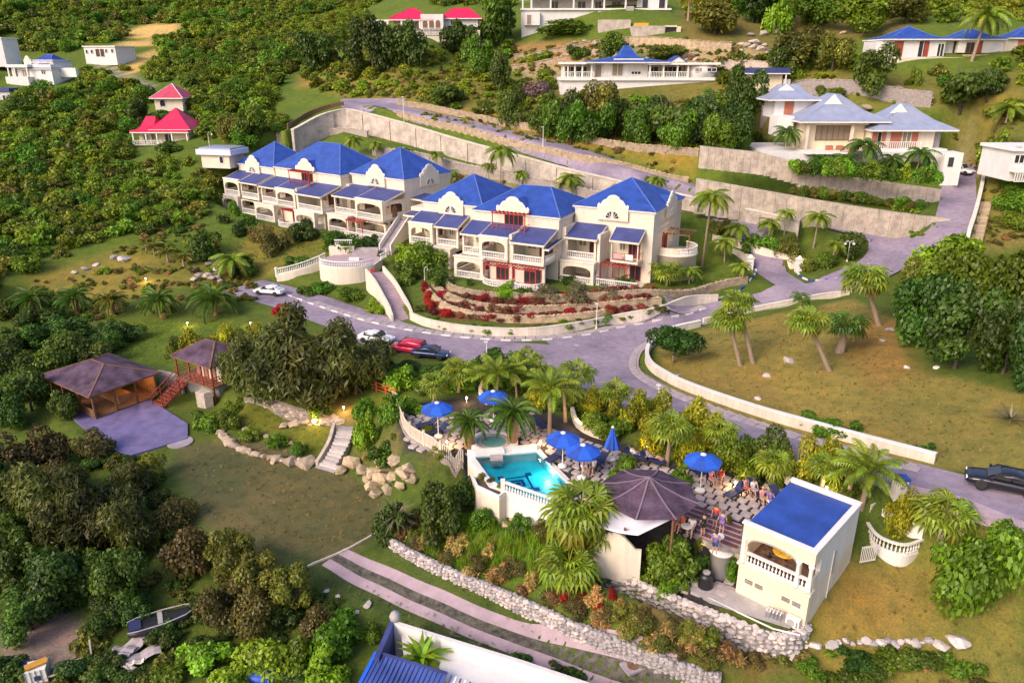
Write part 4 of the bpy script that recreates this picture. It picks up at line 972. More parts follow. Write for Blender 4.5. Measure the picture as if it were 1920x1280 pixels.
# arched windows and entry on the side that faces the stairs
for (b_, z_) in ((2.6, 3.3), (3.2, .4)):
 q = [(b_ - .55, z_), (b_ + .55, z_)] + [(b_ + .55 * math.cos(t), z_ + 1.3 + .6 * math.sin(t)) for t in np.linspace(0, math.pi, 8)]
 MB().extr(q, .0, .04, 0).build('window', M['wood'], r_)
MB().box(.02, 8.5, -1, 3.2, 11.5, 5.6).build('entrance_wall', M['cream_warm'], r_)
lean_roof(r_, 0.1, 3.6, 9.5, 6.2, 6.1, 5.7)
# ---------------------------------------------------------------- entrance terrace, ramp and curved stair between the blocks
c0 = P(657, 512, 7.0); TZ = 8.6
E0 = thing('entrance_terrace', 'cream half-round terrace with white balusters at the head of the curved stair', 'terrace', (c0[0], c0[1], 5.2))
ft = [(4.4 * math.cos(t), 3.2 * math.sin(t)) for t in np.linspace(R(186), R(330), 18)]
MB().prism(ft + [(4.4, 2.6), (2.0, 5.2), (-3.2, 5.2), (-4.4, 2.6)], -1, TZ - 5.2).build('terrace_body', M['cream'], E0)
MB().prism([(x * .93, y * .93) for x, y in ft] + [(4.2, 2.6), (2.0, 5.0), (-3.2, 4.5), (-4.2, 2.6)], 3.0, TZ - 5.17).build('terrace_floor', M['slabpink'], E0)
balustrade(E0, [(x * .97, y * .97) for x, y in ft], TZ - 5.2, .95, .27, True)
balustrade(E0, [(4.3, 1.2), (4.9, 2.8), (4.6, 4.6)], TZ - 5.2, .95, .27, True)
balustrade(E0, [(-3.2, 5.1), (-.5, 5.1)], TZ - 5.2 + 1.3, .95, .27, True)
MB().box(-4.0, 4.6, 2, -.2, 5.4, TZ - 5.2 + 1.28).build('upper_wall', M['cream'], E0)
for k in range(6): MB().box(-.4, 3.4 + k * .36, 3.0, 3.4, 3.75 + k * .36, TZ - 5.2 + .16 * (k + 1)).build('step', M['slab'], E0)
MB().box(-.3, 1.0, TZ - 5.2, 1.2, 1.6, TZ - 4.8).build('planter', M['white'], E0)
MB().box(3.42, -2.22, .9, 4.1, -2.0, 3.0).build('door', M['redpaint'], E0)
rp = pathpx([(612, 500), (580, 512), (550, 520), (520, 527)], .8)
RM = thing('entrance_ramp', 'long white baluster ramp sloping down from the half-round terrace', 'ramp', (0, 0, 0))
zt_ = np.linspace(8.4, 6.6, len(rp)); sweep('ramp_wall', rp, zt_ - 4, zt_, .35, M['cream'], RM)
balustrade(RM, rp[:, :2], 0, .95, .27, True, zs=zt_ + .003)
MB().lathe([(.2, 0), (.2, 1.3), (.26, 1.32), (.26, 1.42), (0, 1.5)], 10, (rp[-1, 0], rp[-1, 1], 6.3)).build('end_post', M['white'], RM)
# stair
stp = spline([P(703, 512, 8.5), P(722, 530, 7.9), P(738, 556, 6.9), P(748, 578, 5.9), P(755, 600, 4.95)], .34)
SR = thing('curved_stair', 'curved stair of pinkish steps between cream parapets', 'stairs', (0, 0, 0)); nn = normals2(stp); zst = np.linspace(TZ - .1, 4.95, len(stp))
for i in range(len(stp) - 1):
 q = stp[i, :2]; d = nn[i] * 1.15; f = stp[i + 1, :2] - q; f = f / np.hypot(*f) * .2
 MB().hexa([(*(q - d - f), zst[i] - .8), (*(q + d - f), zst[i] - .8), (*(q + d + f), zst[i] - .8), (*(q - d + f), zst[i] - .8)], [(*(q - d - f), zst[i]), (*(q + d - f), zst[i]), (*(q + d + f), zst[i]), (*(q - d + f), zst[i])]).build('step', M['slabpink'], SR)
for sd in (-1, 1):
 sweep('parapet', stp, zst - 2.2, zst + .85, .26, M['cream'], SR, off=sd * 1.3)
# straight stair against the end of the far block
s0 = P(762, 410, 12.2); s1 = P(722, 470, 8.9)
S2 = thing('outdoor_stair', 'straight white stair with solid parapets climbing to the yellow lit porch', 'stairs', (0, 0, 0)); sp_ = spline([s0, s1], .4); zz_ = np.linspace(12.4, 9.0, len(sp_)); nn = normals2(sp_)
for i in range(len(sp_)):
 q = sp_[i, :2]; d = nn[i] * .8; f = (sp_[1, :2] - sp_[0, :2]); f = f / np.hypot(*f) * .22
 MB().hexa([(*(q - d - f), zz_[i] - .7), (*(q + d - f), zz_[i] - .7), (*(q + d + f), zz_[i] - .7), (*(q - d + f), zz_[i] - .7)], [(*(q - d - f), zz_[i]), (*(q + d - f), zz_[i]), (*(q + d + f), zz_[i]), (*(q - d + f), zz_[i])]).build('step', M['slab'], S2)
for sd in (-1, 1): sweep('parapet', sp_, zz_ - 3.0, zz_ + .9, .2, M['whitewall'], S2, off=sd * .92)
MB().box(s0[0] - 1.2, s0[1] - .2, 8.5, s0[0] + 1.6, s0[1] + 2.6, 12.4).build('landing', M['cream_warm'], S2)
# ---------------------------------------------------------------- villas on the hillside: front walls seen from below, laid out at their true distance
class Villa:
 def __init__(s, name, label, cat, px, py, t, rz=0):
  x, y, z = PT(px, py, t); s.px, s.py = px, py; s.k = FP / t; s.z = z
  s.root = thing(name, label, cat, (x, y, z), rz); s.cz = math.cos(rz)
 def A(s, px): return (px - s.px) / s.k / s.cz
 def Z(s, py): return (s.py - py) / s.k * 1.01
 def box(s, x0, x1, y0, y1, b0, b1, mat, name='wall'):
  return MB().box(s.A(x0), b0, s.Z(y1), s.A(x1), b1, s.Z(y0)).build(name, M[mat], s.root)
 def win(s, x0, x1, y0, y1, b, n=2, frame='white', glass='glass', name='window'):
  return glazing(s.root, s.A(x0), s.A(x1), s.Z(y1), s.Z(y0), b, n, frame, glass, -1, 1, name)
 def posts(s, xs_, y0, y1, b, w_=.3, mat='white'):
  me = MB().box(-w_ / 2, 0, s.Z(y1), w_ / 2, w_, s.Z(y0)).mesh('post', M[mat])
  for x in xs_: inst(me, 'post', s.root, (s.A(x), b, 0))
 def rail(s, x0, x1, y0, y1, b, mat='white', n=None):
  for y in (y0, y1): MB().bar((s.A(x0), b, s.Z(y)), (s.A(x1), b, s.Z(y)), .10, .12).build('rail', M[mat], s.root)
  q = MB(); n = n or max(3, int((s.A(x1) - s.A(x0)) / .35))
  for k in range(n + 1):
   a = s.A(x0) + (s.A(x1) - s.A(x0)) * k / n; q.bar((a, b, s.Z(y1)), (a, b, s.Z(y0)), .10)
  tag(q.build('balusters', M[mat], s.root), kind='stuff')
 def hip(s, x0, x1, ye, yr, b0, b1, ridge=0, mat='blueroof', flare=0, ov=.5, eave='white', axis='a'):
  h = s.Z(yr) - s.Z(ye)
  return hip_roof(s.root, s.A(x0) + ov, b0 + ov, s.A(x1) - ov, b1 - ov, s.Z(ye), h, ov, ridge, axis, mat, .25, 'roof', flare, eave, 'hipcap' if mat == 'blueroof' else mat)
# white villa with the two-tier blue roof
v = Villa('villa', 'white villa with two-tier blue roof and curved end wall, above the dense dark trees', 'villa', 1190, 165, 160, 0)
v.box(1050, 1340, 150, 205, 0, 9, 'whitewall', 'base_wall'); v.box(1048, 1345, 147, 152, -.5, 9, 'white', 'floor_slab')
v.box(1110, 1215, 121, 148, 1.5, 9, 'whitewall'); v.box(1215, 1290, 121, 148, 5, 9, 'cream', 'veranda_wall'); v.box(1056, 1110, 121, 148, 6, 9, 'cream', 'veranda_wall')
v.box(1050, 1112, 120, 124, -.6, 9, 'white', 'flat_roof'); v.box(1212, 1346, 121, 125, -.6, 9, 'white', 'flat_roof')
v.posts([1056, 1064, 1077, 1091, 1108], 124, 148, 0, .32); v.posts([1217, 1242, 1268, 1288], 125, 148, 0, .32)
v.rail(1054, 1112, 137, 146, .1); v.rail(1214, 1288, 137, 146, .1)
MB().lathe([(3.2, 0), (3.2, 3.0)], 24, (v.A(1316), 2.9, v.Z(149))).build('curved_wall', M['whitewall'], v.root, True)
v.win(1300, 1316, 130, 137, -.2, 2, 'white', 'glass2'); v.win(1322, 1340, 130, 137, -.12, 2, 'white', 'glass')
v.win(1148, 1168, 122, 145, 1.5, 2, 'white', 'glass2'); v.box(1132, 1146, 122, 144, 1.42, 1.46, 'white', 'shutter'); v.box(1170, 1178, 122, 144, 1.42, 1.46, 'white', 'shutter'); v.win(1116, 1128, 124, 147, 1.5, 1, 'white', 'glass2')
v.win(1184, 1202, 136, 142, 1.5, 3, 'white', 'glass'); v.win(1222, 1240, 128, 147, 5, 2, 'white', 'glass'); v.win(1250, 1284, 128, 147, 5, 4, 'white', 'glass'); v.win(1062, 1104, 128, 147, 6, 4, 'white', 'glass')
v.hip(1096, 1252, 120, 110, -1, 11, 3, 'blueroof', 0); v.hip(1150, 1206, 114, 91, 1, 10, 1.2, 'blueroof', .35, .3)
g = MB().extr([(v.A(1252), v.Z(120)), (v.A(1282), v.Z(120)), (v.A(1267), v.Z(111))], -.4, 4).build('porch_gable', M['white'], v.root)
for a, b_ in ((1250, 1267), (1284, 1267)): MB().hexa([(v.A(a), -.6, v.Z(121)), (v.A(b_), -.6, v.Z(110.5)), (v.A(b_), 4, v.Z(110.5)), (v.A(a), 4, v.Z(121))], [(v.A(a), -.6, v.Z(119.5)), (v.A(b_), -.6, v.Z(109)), (v.A(b_), 4, v.Z(109)), (v.A(a), 4, v.Z(119.5))]).build('porch_roof', M['blueroof'], g)
# shed beside it
v = Villa('shed', 'small cream shed with flat blue roof and white posts, beside the white villa', 'shed', 1430, 165, 152)
v.box(1388, 1465, 141, 172, 0, 5, 'cream_warm'); v.box(1384, 1474, 130, 139, -1.2, 5.5, 'blueroof2', 'roof'); v.box(1383, 1475, 139.2, 141, -1.25, 5.4, 'white', 'eave'); v.posts([1388, 1428, 1468], 141, 168, -1.1, .25); v.win(1395, 1420, 145, 160, 0, 2, 'white', 'glass2')
v.box(1468, 1480, 150, 172, -.2, 3, 'white', 'side_wall')
# topmost villa
v = Villa('villa', 'topmost white villa with long pillared veranda and blue roof edge, cut by the picture edge', 'villa', 1115, 25, 195)
v.box(978, 1256, 18, 70, 0, 12, 'whitewall', 'base_wall'); v.box(976, 1258, 17, 20, -.6, 10, 'white', 'floor_slab'); v.box(1000, 1250, -8, 17, 4, 12, 'whitewall')
v.box(974, 1200, -4, 1, -.6, 6, 'white', 'veranda_roof'); v.hip(985, 1190, -3, -28, -1, 12, 18, 'blueroof'); v.posts([980, 996, 1032, 1075, 1110, 1132, 1172], 1, 18, -.4, .4)
v.win(1035, 1048, 3, 17, 4, 2, 'white', 'glass'); v.win(1085, 1100, 3, 17, 4, 2, 'white', 'glass'); v.win(1118, 1130, 3, 17, 4, 2, 'white'); v.win(1150, 1168, 3, 17, 4, 2, 'white'); v.box(1195, 1252, -8, 18, 1.5, 11, 'whitewall', 'wing'); v.win(1205, 1216, 0, 17, 1.5, 1, 'white'); v.win(1236, 1248, 0, 17, 1.5, 1, 'white')
v.box(983, 1012, 24, 46, -1.2, 0, 'white', 'store'); v.win(988, 996, 28, 45, -1.2, 1, 'white', 'glass2', 'door'); v.box(1120, 1172, 22, 40, -1, 0, 'concrete2', 'stair_block'); v.box(1172, 1186, 14, 40, -2, 0, 'concrete2', 'stair_block')
v = Villa('retaining_wall', 'grey concrete box wall below the topmost villa', 'retaining wall', 1152, 58, 185); v.box(1122, 1182, 39, 66, 0, 2, 'concrete', 'wall_body')
v = Villa('garage', 'low concrete garage with a dark gate below the topmost villa', 'garage', 1228, 74, 180); v.box(1186, 1246, 51, 80, 0, 5, 'concrete', 'wall'); v.box(1246, 1268, 53, 75, .6, .8, 'black', 'gate'); v.box(1268, 1275, 52, 80, -.3, 3, 'cream', 'pier'); v.box(1190, 1215, 46, 50.8, .3, 3, 'gold', 'lumber'); v.box(1246, 1268, 50, 53, .2, 3, 'cream', 'lintel')
# pink roofed villa
v = Villa('villa', 'cream villa with two crimson hipped roofs and arched loggia, near the top of the hill', 'villa', 810, 72, 190)
v.box(726, 900, 58, 90, 0, 10, 'cream', 'base_wall'); v.box(735, 790, 39, 58, 4, 10, 'cream_warm'); v.box(790, 832, 31, 60, 0, 9, 'whitewall', 'loggia_wall'); v.box(832, 896, 36, 58, 2.5, 10, 'whitewall'); v.box(700, 735, 40, 43, 1, 5, 'white', 'pergola_roof')
v.hip(730, 812, 40, 19, -.2, 10, 1.5, 'redroof'); v.hip(822, 904, 37, 18, 1.5, 11, 4, 'redroof'); v.hip(728, 762, 40, 29, 1, 6, 1, 'redroof'); v.rail(726, 792, 57, 66, -.1); v.rail(792, 828, 55, 66, -.2); v.posts([728, 754, 788], 40, 58, 0, .4); v.posts([702, 714], 42, 62, 1.2, .3)
for x in (798, 810, 822):
 q = [(v.A(x) - .6, v.Z(56)), (v.A(x) + .6, v.Z(56))] + [(v.A(x) + .6 * math.cos(t), v.Z(46) + .7 * math.sin(t)) for t in np.linspace(0, math.pi, 7)]
 MB().extr(q, -.04, -.01).build('arch_window', M['wood'], v.root)
v.win(762, 772, 44, 57, 4, 1, 'wood', 'glass2'); v.win(776, 784, 44, 57, 4, 1, 'wood', 'glass2', 'door'); v.win(850, 862, 42, 54, 2.5, 2, 'white', 'glass')
# villas under small flared blue roofs
v = Villa('villa', 'white villa of linked pavilions with flared blue roofs and red doors, behind a royal palm', 'villa', 1760, 110, 150)
v.box(1648, 1810, 108, 150, 0, 12, 'cream', 'base_wall'); v.box(1662, 1772, 75, 108, .8, 10, 'whitewall'); v.box(1648, 1664, 80, 108, 2, 8, 'whitewall', 'side_wall'); v.box(1772, 1812, 78, 108, 2.5, 10, 'whitewall'); v.box(1800, 1885, 76, 100, 1.5, 9, 'whitewall'); v.box(1885, 1990, 76, 106, 1, 9, 'cream'); v.box(1810, 1990, 103, 150, .4, 12, 'stonetan', 'stone_base')
v.hip(1656, 1780, 76, 52, 0, 11, 0, 'blueroof', .4); v.hip(1780, 1892, 76, 55, .8, 10, 0, 'blueroof', .4); v.hip(1886, 1990, 74, 52, .2, 9, 0, 'blueroof', .4); v.box(1768, 1806, 75, 79, 2, 10, 'white', 'link_roof')
v.win(1675, 1694, 79, 108, .8, 1, 'white', 'glass2', 'shutter_door'); v.box(1676, 1693, 80, 107, .70, .74, 'redwood', 'shutter'); v.win(1722, 1740, 79, 108, .8, 2, 'white', 'glass', 'door'); v.box(1733, 1741, 80, 107, .66, .70, 'redwood', 'shutter'); v.win(1758, 1770, 84, 107, .8, 2, 'white', 'glass'); v.win(1796, 1812, 80, 107, 2.5, 2, 'wood', 'glass', 'door'); v.box(1832, 1845, 79, 100, 1.42, 1.46, 'redwood', 'shutter'); v.win(1815, 1830, 82, 100, 1.5, 2, 'wood', 'glass'); v.box(1908, 1920, 78, 104, .9, .95, 'orangeshut', 'shutter'); v.box(1872, 1885, 118, 145, .3, .35, 'black', 'cellar_door'); v.rail(1880, 1900, 96, 105, .9)
# grey roofed villa
v = Villa('villa', 'large villa with three pale grey hipped roofs, terracotta shutters and open terrace', 'villa', 1640, 300, 124, 0)
v.box(1430, 1770, 284, 330, -1, 14, 'whitewall', 'terrace_base')
v.box(1475, 1556, 197, 232, 9, 15, 'whitewall'); v.box(1468, 1500, 226, 262, 5, 9, 'white', 'porch'); v.box(1494, 1512, 199, 226, 8.9, 8.96, 'orangeshut', 'shutter')
v.hip(1456, 1562, 197, 171, 7.5, 17, 3.5, 'greyroof', .15)
v.box(1510, 1628, 232, 286, 3, 11, 'cream_warm'); v.hip(1494, 1664, 232, 186, .6, 14, 5.5, 'greyroof', .18, axis='b')
v.box(1630, 1750, 246, 288, 1, 9, 'cream'); v.box(1722, 1768, 246, 284, 2, 9, 'concrete2', 'slatted_wing'); v.hip(1624, 1786, 246, 202, -.4, 11, 3.4, 'greyroof', .18, axis='b')
for (x, y0, y1, b0) in ((1500, 170, 182, 10.5), (1566, 186, 204, 3.9), (1687, 202, 219, 2.8)):
 hw = 1.5; MB().extr([(v.A(x) - hw, v.Z(y1)), (v.A(x) + hw, v.Z(y1)), (v.A(x), v.Z(y0))], b0, b0 + .25).build('gablet', M['white'], v.root)
v.win(1536, 1600, 240, 268, 3, 6, 'wood', 'glass2', 'glass_door'); v.posts([1514, 1598], 232, 286, 1.5, .45, 'cream'); v.box(1512, 1630, 232.5, 240, 2.2, 3, 'cream', 'lintel'); v.box(1500, 1632, 283, 287, -2.2, 3, 'white', 'terrace_slab')
for x0, x1 in ((1633, 1643), (1651, 1659), (1668, 1688), (1707, 1719)): v.box(x0, x1, 248, 280, .9, .95, 'orangeshut', 'shutter')
v.win(1643, 1651, 250, 280, 1, 1, 'white', 'glass', 'door'); v.win(1690, 1706, 250, 280, 1, 2, 'white', 'glass2', 'door'); v.win(1728, 1738, 250, 268, 2, 1, 'wood', 'glass'); v.win(1748, 1756, 250, 268, 2, 1, 'wood', 'glass')
v.rail(1630, 1722, 268, 280, .2); v.box(1626, 1770, 280, 286, -.4, 2, 'white', 'balcony_slab')
for x in (1555, 1575, 1595): MB().box(v.A(x) - .5, .3, v.Z(283), v.A(x) + .5, 1.2, v.Z(275)).build('terrace_chair', M['orangeshut'], v.root)
v.box(1744, 1777, 282, 340, -4.2, -1.1, 'white', 'entrance_block'); v.win(1752, 1760, 290, 306, -4.2, 1, 'black', 'glass', 'slot_window')
rw = Villa('retaining_wall', 'upper panelled concrete retaining wall in front of the grey roofed villa', 'retaining wall', 1500, 345, 118)
for k in range(34):
 x0 = 1310 + k * 13.1; y0 = float(np.interp(x0, [1310, 1420, 1480, 1500, 1600, 1755], [277, 288, 303, 320, 333, 352])); y1 = float(np.interp(x0 + 13.1, [1310, 1420, 1480, 1500, 1600, 1755], [277, 288, 303, 320, 333, 352])); MB().extr([(rw.A(x0), rw.Z(y0 + 40)), (rw.A(x0 + 12.6), rw.Z(y0 + 40)), (rw.A(x0 + 12.6), rw.Z(y1)), (rw.A(x0), rw.Z(y0))], -.06 * k + .05 * (k % 2), 1.2 - .06 * k).build('panel', M['warmwall'], rw.root)
rw = Villa('retaining_wall', 'lower stained retaining wall beside the lane, under the panelled one', 'retaining wall', 1500, 400, 115)
for k in range(22):
 x0 = 1303 + k * 20.2; y0 = float(np.interp(x0, [1303, 1400, 1500, 1600, 1745], [331, 346, 362, 376, 392])); y1 = float(np.interp(x0 + 20.2, [1303, 1400, 1500, 1600, 1745], [331, 346, 362, 376, 392])); MB().extr([(rw.A(x0), rw.Z(y0 + 70)), (rw.A(x0 + 19.6), rw.Z(y0 + 70)), (rw.A(x0 + 19.6), rw.Z(y1 + 6)), (rw.A(x0), rw.Z(y0 + 6))], -k * .25, 1 - k * .25).build('panel', M['warmwall'], rw.root)
# red roofs at the edge of the green hillside
v = Villa('house', 'cottage with bright crimson roofs and a white porch, deep in the green hillside', 'cottage', 310, 262, 160)
v.box(262, 355, 246, 290, 0, 7, 'cream_warm'); v.hip(256, 300, 247, 222, -1.2, 7, 2, 'redroof', .2); v.hip(284, 363, 243, 207, -1, 9, 0, 'redroof', .1); v.box(254, 362, 244, 247, -2, 0, 'redroof', 'porch_roof'); v.box(254, 362, 247.2, 249, -2.05, 0, 'white', 'eave'); v.posts([258, 282, 302, 330, 358], 249, 270, -1.9, .25); v.win(270, 280, 252, 268, 0, 1, 'white', 'glass2'); v.win(286, 296, 252, 270, 0, 1, 'wood', 'glass2', 'door'); v.win(310, 325, 252, 266, 0, 2, 'white', 'glass'); v.rail(256, 310, 262, 270, -1.85)
v = Villa('house', 'cottage with a faded pink roof and white ridge lines, half hidden by dark trees', 'cottage', 316, 194, 176); v.box(290, 342, 183, 215, 0, 6, 'cream'); r2 = v.hip(284, 347, 184, 160, -1, 8, 0, 'pinkroof', 0, .5, 'white')
for o in r2.children:
 if o.name.startswith('hip_cap'): o.data.materials[0] = M['white']
v.win(300, 310, 188, 200, 0, 1, 'white')
v = Villa('hut', 'low hut with a pale blue flat roof behind the far apartment block', 'hut', 405, 296, 143, R(-15)); v.box(374, 432, 291, 315, 0, 5, 'cream'); v.box(368, 440, 281, 290.6, -.6, 5.4, 'tarp', 'roof'); v.box(372, 436, 278, 281, 0, 5, 'greyroof', 'solar_panel'); v.win(412, 420, 293, 306, 0, 1, 'white', 'glass', 'door')
v = Villa('villa', 'small white villa with two blue hipped roofs at the far side of the hillside', 'villa', 75, 160, 200, R(-10)); v.box(18, 65, 145, 175, -2, 0, 'whitewall', 'terrace_wall'); v.box(22, 105, 124, 160, 0, 8, 'white'); v.box(40, 100, 116, 124, 2, 8, 'white', 'upper_wall'); v.box(20, 66, 124, 129, -1.6, 0, 'white', 'veranda_roof'); v.posts([23, 36, 62], 129, 148, -1.4, .3); v.hip(54, 108, 131, 120, -.5, 6, 1.5, 'blueroof', .1); v.hip(52, 102, 119, 106, 1.5, 9, 2, 'blueroof', .1); v.box(105, 138, 130, 146, 3, 4, 'white', 'garden_wall'); g = curved_gable(v.root, v.A(49), v.Z(119), 2.2, 1.3, 1.6, 1.9); v.win(26, 34, 131, 147, 0, 2, 'white'); v.win(44, 58, 133, 147, 0, 3, 'white', 'glass2'); v.win(84, 92, 134, 141, 0, 2, 'white')
v = Villa('house', 'long flat-roofed grey house with a row of small windows by the yellow cutting', 'house', 205, 116, 215, R(-14)); v.box(155, 222, 90, 122, 0, 8, 'whitewall'); v.box(153, 224, 88.5, 90.4, -.3, 8.2, 'white', 'roof'); v.win(158, 163, 95, 102, 0, 1, 'white'); v.win(169, 174, 95, 102, 0, 1, 'white'); v.win(200, 205, 94, 101, 0, 1, 'white'); v.win(213, 218, 94, 101, 0, 1, 'white'); v.win(180, 187, 94, 107, 0, 1, 'wood', 'glass'); v.win(190, 197, 94, 107, 0, 1, 'wood', 'glass')
v = Villa('house', 'tall plain lavender block cut by the picture edge', 'house', 0, 118, 205); v.box(-50, 12, 76, 125, 0, 7, 'whitewall'); v.box(-52, 13.5, 74, 76.3, -.2, 7.2, 'white', 'parapet'); v.win(-10, -4, 85, 95, 0, 1)
v = Villa('house', 'low white house with a blue roof edge, cut off below the small far villa', 'house', 0, 203, 185); v.box(-60, 24, 174, 210, 0, 6, 'whitewall'); v.box(-62, 26, 168, 173.6, -.4, 6.4, 'blueroof2', 'roof'); v.win(10, 15, 180, 192, 0, 1)
v = Villa('house', 'white house with large windows and satellite dish, cut off beside the steep driveway', 'house', 1900, 350, 112); v.box(1888, 2010, 284, 340, 0, 8, 'whitewall'); v.box(1882, 2012, 280, 285.6, -.5, 8, 'white', 'roof'); v.win(1890, 1908, 292, 308, 0, 2, 'white', 'glass'); v.win(1910, 1930, 292, 308, 0, 2, 'white', 'glass'); v.box(1884, 2000, 314, 322, -1.6, 0, 'white', 'balcony_slab'); v.rail(1886, 1960, 322, 338, -1.5)
MB().lathe([(0, 0), (.35, .06), (.5, .18)], 14, (v.A(1896), .3, v.Z(279))).build('satellite_dish', M['white'], v.root)
# wall and stone steps beside the steep driveway
lowwall([(1842, 340), (1836, 370), (1826, 410), (1814, 448)], 1.1, .45, 'white pierced wall stepping down beside the steep driveway', 'white')
st = spline([G(1848, 380), G(1840, 410), G(1832, 440), G(1828, 458)], .45); r = thing('stone_steps', 'rough stone steps between driveway wall and dry bank', 'steps', (0, 0, 0))
for i in range(len(st)):
 x, y, z = st[i]; MB().box(-.8, -.3, -.5, .8, .3, .16).build('step', M['stonetan'], r, loc=(x, y, H(x, y)), rot=rnd.uniform(-.1, .1))
rr_, pth, zt = lowwall([(540, 243), (575, 222), (610, 206), (645, 198)], 1.0, .12, 'weathered timber railing along the outer bend of the climbing lane', 'wood', None, 'fence', 'fence')
# ---------------------------------------------------------------- bar building
BAR = thing('bar_building', 'cream flat blue roofed bar with arched balcony and round yellow table', 'building', (17.2, 35.3, 5.0), R(-43)); r_ = BAR
W_, D_ = 4.4, 6.9
MB().box(-W_, .3, -2.2, 0, D_, 2.3).build('lower_wall', M['cream'], r_)
MB().box(-W_, .02, -1.6, 0, .296, 2.1).build('front_wall', M['cream_warm'], r_)
MB().box(-W_ - .1, -.12, 2.1, .1, .5, 2.3).build('balcony_floor', M['cream'], r_)
MB().box(-W_ + .25, .5, 2.302, -.25, D_ - .25, 2.33).build('bar_floor', surf('patterned_bar_floor', (.20, .12, .10), .6, 3, .5, 5, .1), r_)
arch_panel(-W_, -.75, 2.3, 5.0, -W_ + .4, -.85, 2.3, 4.35, .75, 0, .26, 14).build('arcade', M['cream_warm'], r_)
MB().box(-.75, .0, 4.1, 0, .26, 5.0).build('lintel', M['cream_warm'], r_)
for a in (-W_ + .2, -.86, -.12):
 MB().lathe([(.17, 0), (.17, .12), (.13, .2), (.12, 1.55), (.18, 1.7), (.18, 1.8)], 12, (a, -.0, 2.3)).build('column', M['white'], r_, True)
MB().box(-.1, .26, 2.3, 0, 1.1, 3.2).build('corner_wall', M['cream'], r_); MB().box(-.1, .26, 4.1, 0, 1.1, 5.0).build('corner_lintel', M['cream'], r_)
MB().box(-.24, 1.1, 2.3, 0, D_, 5.0).build('side_wall', M['whitewall'], r_)
MB().box(-W_, D_ - .25, 2.3, -.25, D_, 5.02).build('rear_wall', M['cream_warm'], r_)
MB().box(-W_, .6, 2.3, -W_ + .2, D_ - .25, 4.6).build('inner_wall', M['cream'], r_)
MB().hexa([(-W_ - .05, .3, 4.55), (-.26, .3, 4.55), (-.26, D_ - .26, 4.8), (-W_ - .05, D_ - .26, 4.8)], [(-W_ - .05, .3, 4.65), (-.26, .3, 4.65), (-.26, D_ - .26, 4.9), (-W_ - .05, D_ - .26, 4.9)]).build('roof', M['blueroof'], r_)
MB().box(-W_ - .1, -.06, 5.003, .06, .32, 5.1).build('parapet_coping', M['white'], r_); MB().box(-.3, .325, 5.003, .06, D_ - .3, 5.1).build('parapet_coping', M['white'], r_); MB().box(-W_ - .05, D_ - .296, 5.023, .06, D_ + .06, 5.16).build('parapet_coping', M['white'], r_)
tr = MB(); e = [-W_ + .4 + (W_ - 1.25) * (.5 - .5 * math.cos(math.pi * k / 14)) for k in range(15)]
for k in range(14):
 f = lambda a: 4.33 - .75 + .75 * (1 - min(1, abs((a + W_ / 2 + .225) / (W_ / 2 - .625))) ** 2.6) ** (1 / 2.6)
 tr.bar((e[k], -.03, f(e[k])), (e[k + 1], -.03, f(e[k + 1])), .06, .08)
tr.build('arch_trim', M['concrete2'], r_)
balustrade(r_, [(-W_ + .35, .1), (-.2, .1)], 2.3, .82, .22, True, .075)
for (a, z) in ((-3.9, .95), (-3.25, .95), (-1.55, .95), (-.9, .95)):
 vt = MB().box(a, -.0, z, a + .5, .018, z + .3).build('vent', M['black'], r_)
 for k in range(3): MB().bar((a, -.015, z + .06 + .09 * k), (a + .5, -.015, z + .06 + .09 * k), .03, .04).build('slat', M['concrete2'], vt)
# steel gas pipe and small outlet on the plain side wall
MB().tube([(.05, 3.0, -.2), (.05, 3.0, 1.6), (.05, 3.05, 3.6)], .035, 6).build('drain_pipe', M['white'], r_)
MB().bar((.05, 3.4, 1.8), (.05, 3.4, 3.4), .06, .1).build('wall_slot', M['metal'], r_)
mw = Matrix.Translation(Vector(r_.location)) @ Matrix.Rotation(R(-43), 4, 'Z')
def onbar(a, b, z): return tuple(mw @ Vector((a, b, z)))
tb = thing('round_table', 'round yellow table on the arched balcony of the bar', 'table', onbar(-2.35, 1.7, 2.33), 0)
MB().lathe([(0, .70), (.66, .70), (.72, .74), (.66, .78), (0, .78)], 24).build('tabletop', M['gold'], tb, True); MB().lathe([(.3, 0), (.06, .06), (.06, .7)], 10).build('leg', M['wood'], tb)
for k, (a, b) in enumerate(((-3.2, 1.6), (-1.5, 2.4), (-2.4, 2.8))):
 st = thing('bar_stool', ('dark round stool at the yellow table, nearest the inner side wall', 'dark round stool behind the yellow table on the corner side', 'dark round stool deepest inside the bar behind the yellow table')[k], 'stool', onbar(a, b, 2.33), 0, 'stools at the yellow table'); MB().lathe([(0, .5), (.22, .5), (.22, .56), (0, .57)], 14).build('seat', M['barkdark'], st); MB().lathe([(.18, 0), (.04, .05), (.04, .5)], 8).build('leg', M['black'], st)
ac = thing('ac_unit', 'white outdoor AC unit with round fan at the foot of the bar', 'AC unit', onbar(-.55, -.35, -.15), R(-43))
MB().box(-.4, -.17, 0, .4, .17, .62).build('casing', M['white'], ac); MB().extr([(-.08 + .23 * math.cos(t), .3 + .23 * math.sin(t)) for t in np.linspace(0, 6.28, 16, endpoint=False)], -.2, -.172).build('fan_grille', M['concrete2'], ac); MB().box(.22, -.18, .1, .34, -.172, .5).build('label_plate', M['metal'], ac)
for x in (-.34, .26): MB().box(x, -.12, -.35, x + .08, .12, -.002).build('bracket', M['metal'], ac)
lg = P(1420, 1160, 4.9)
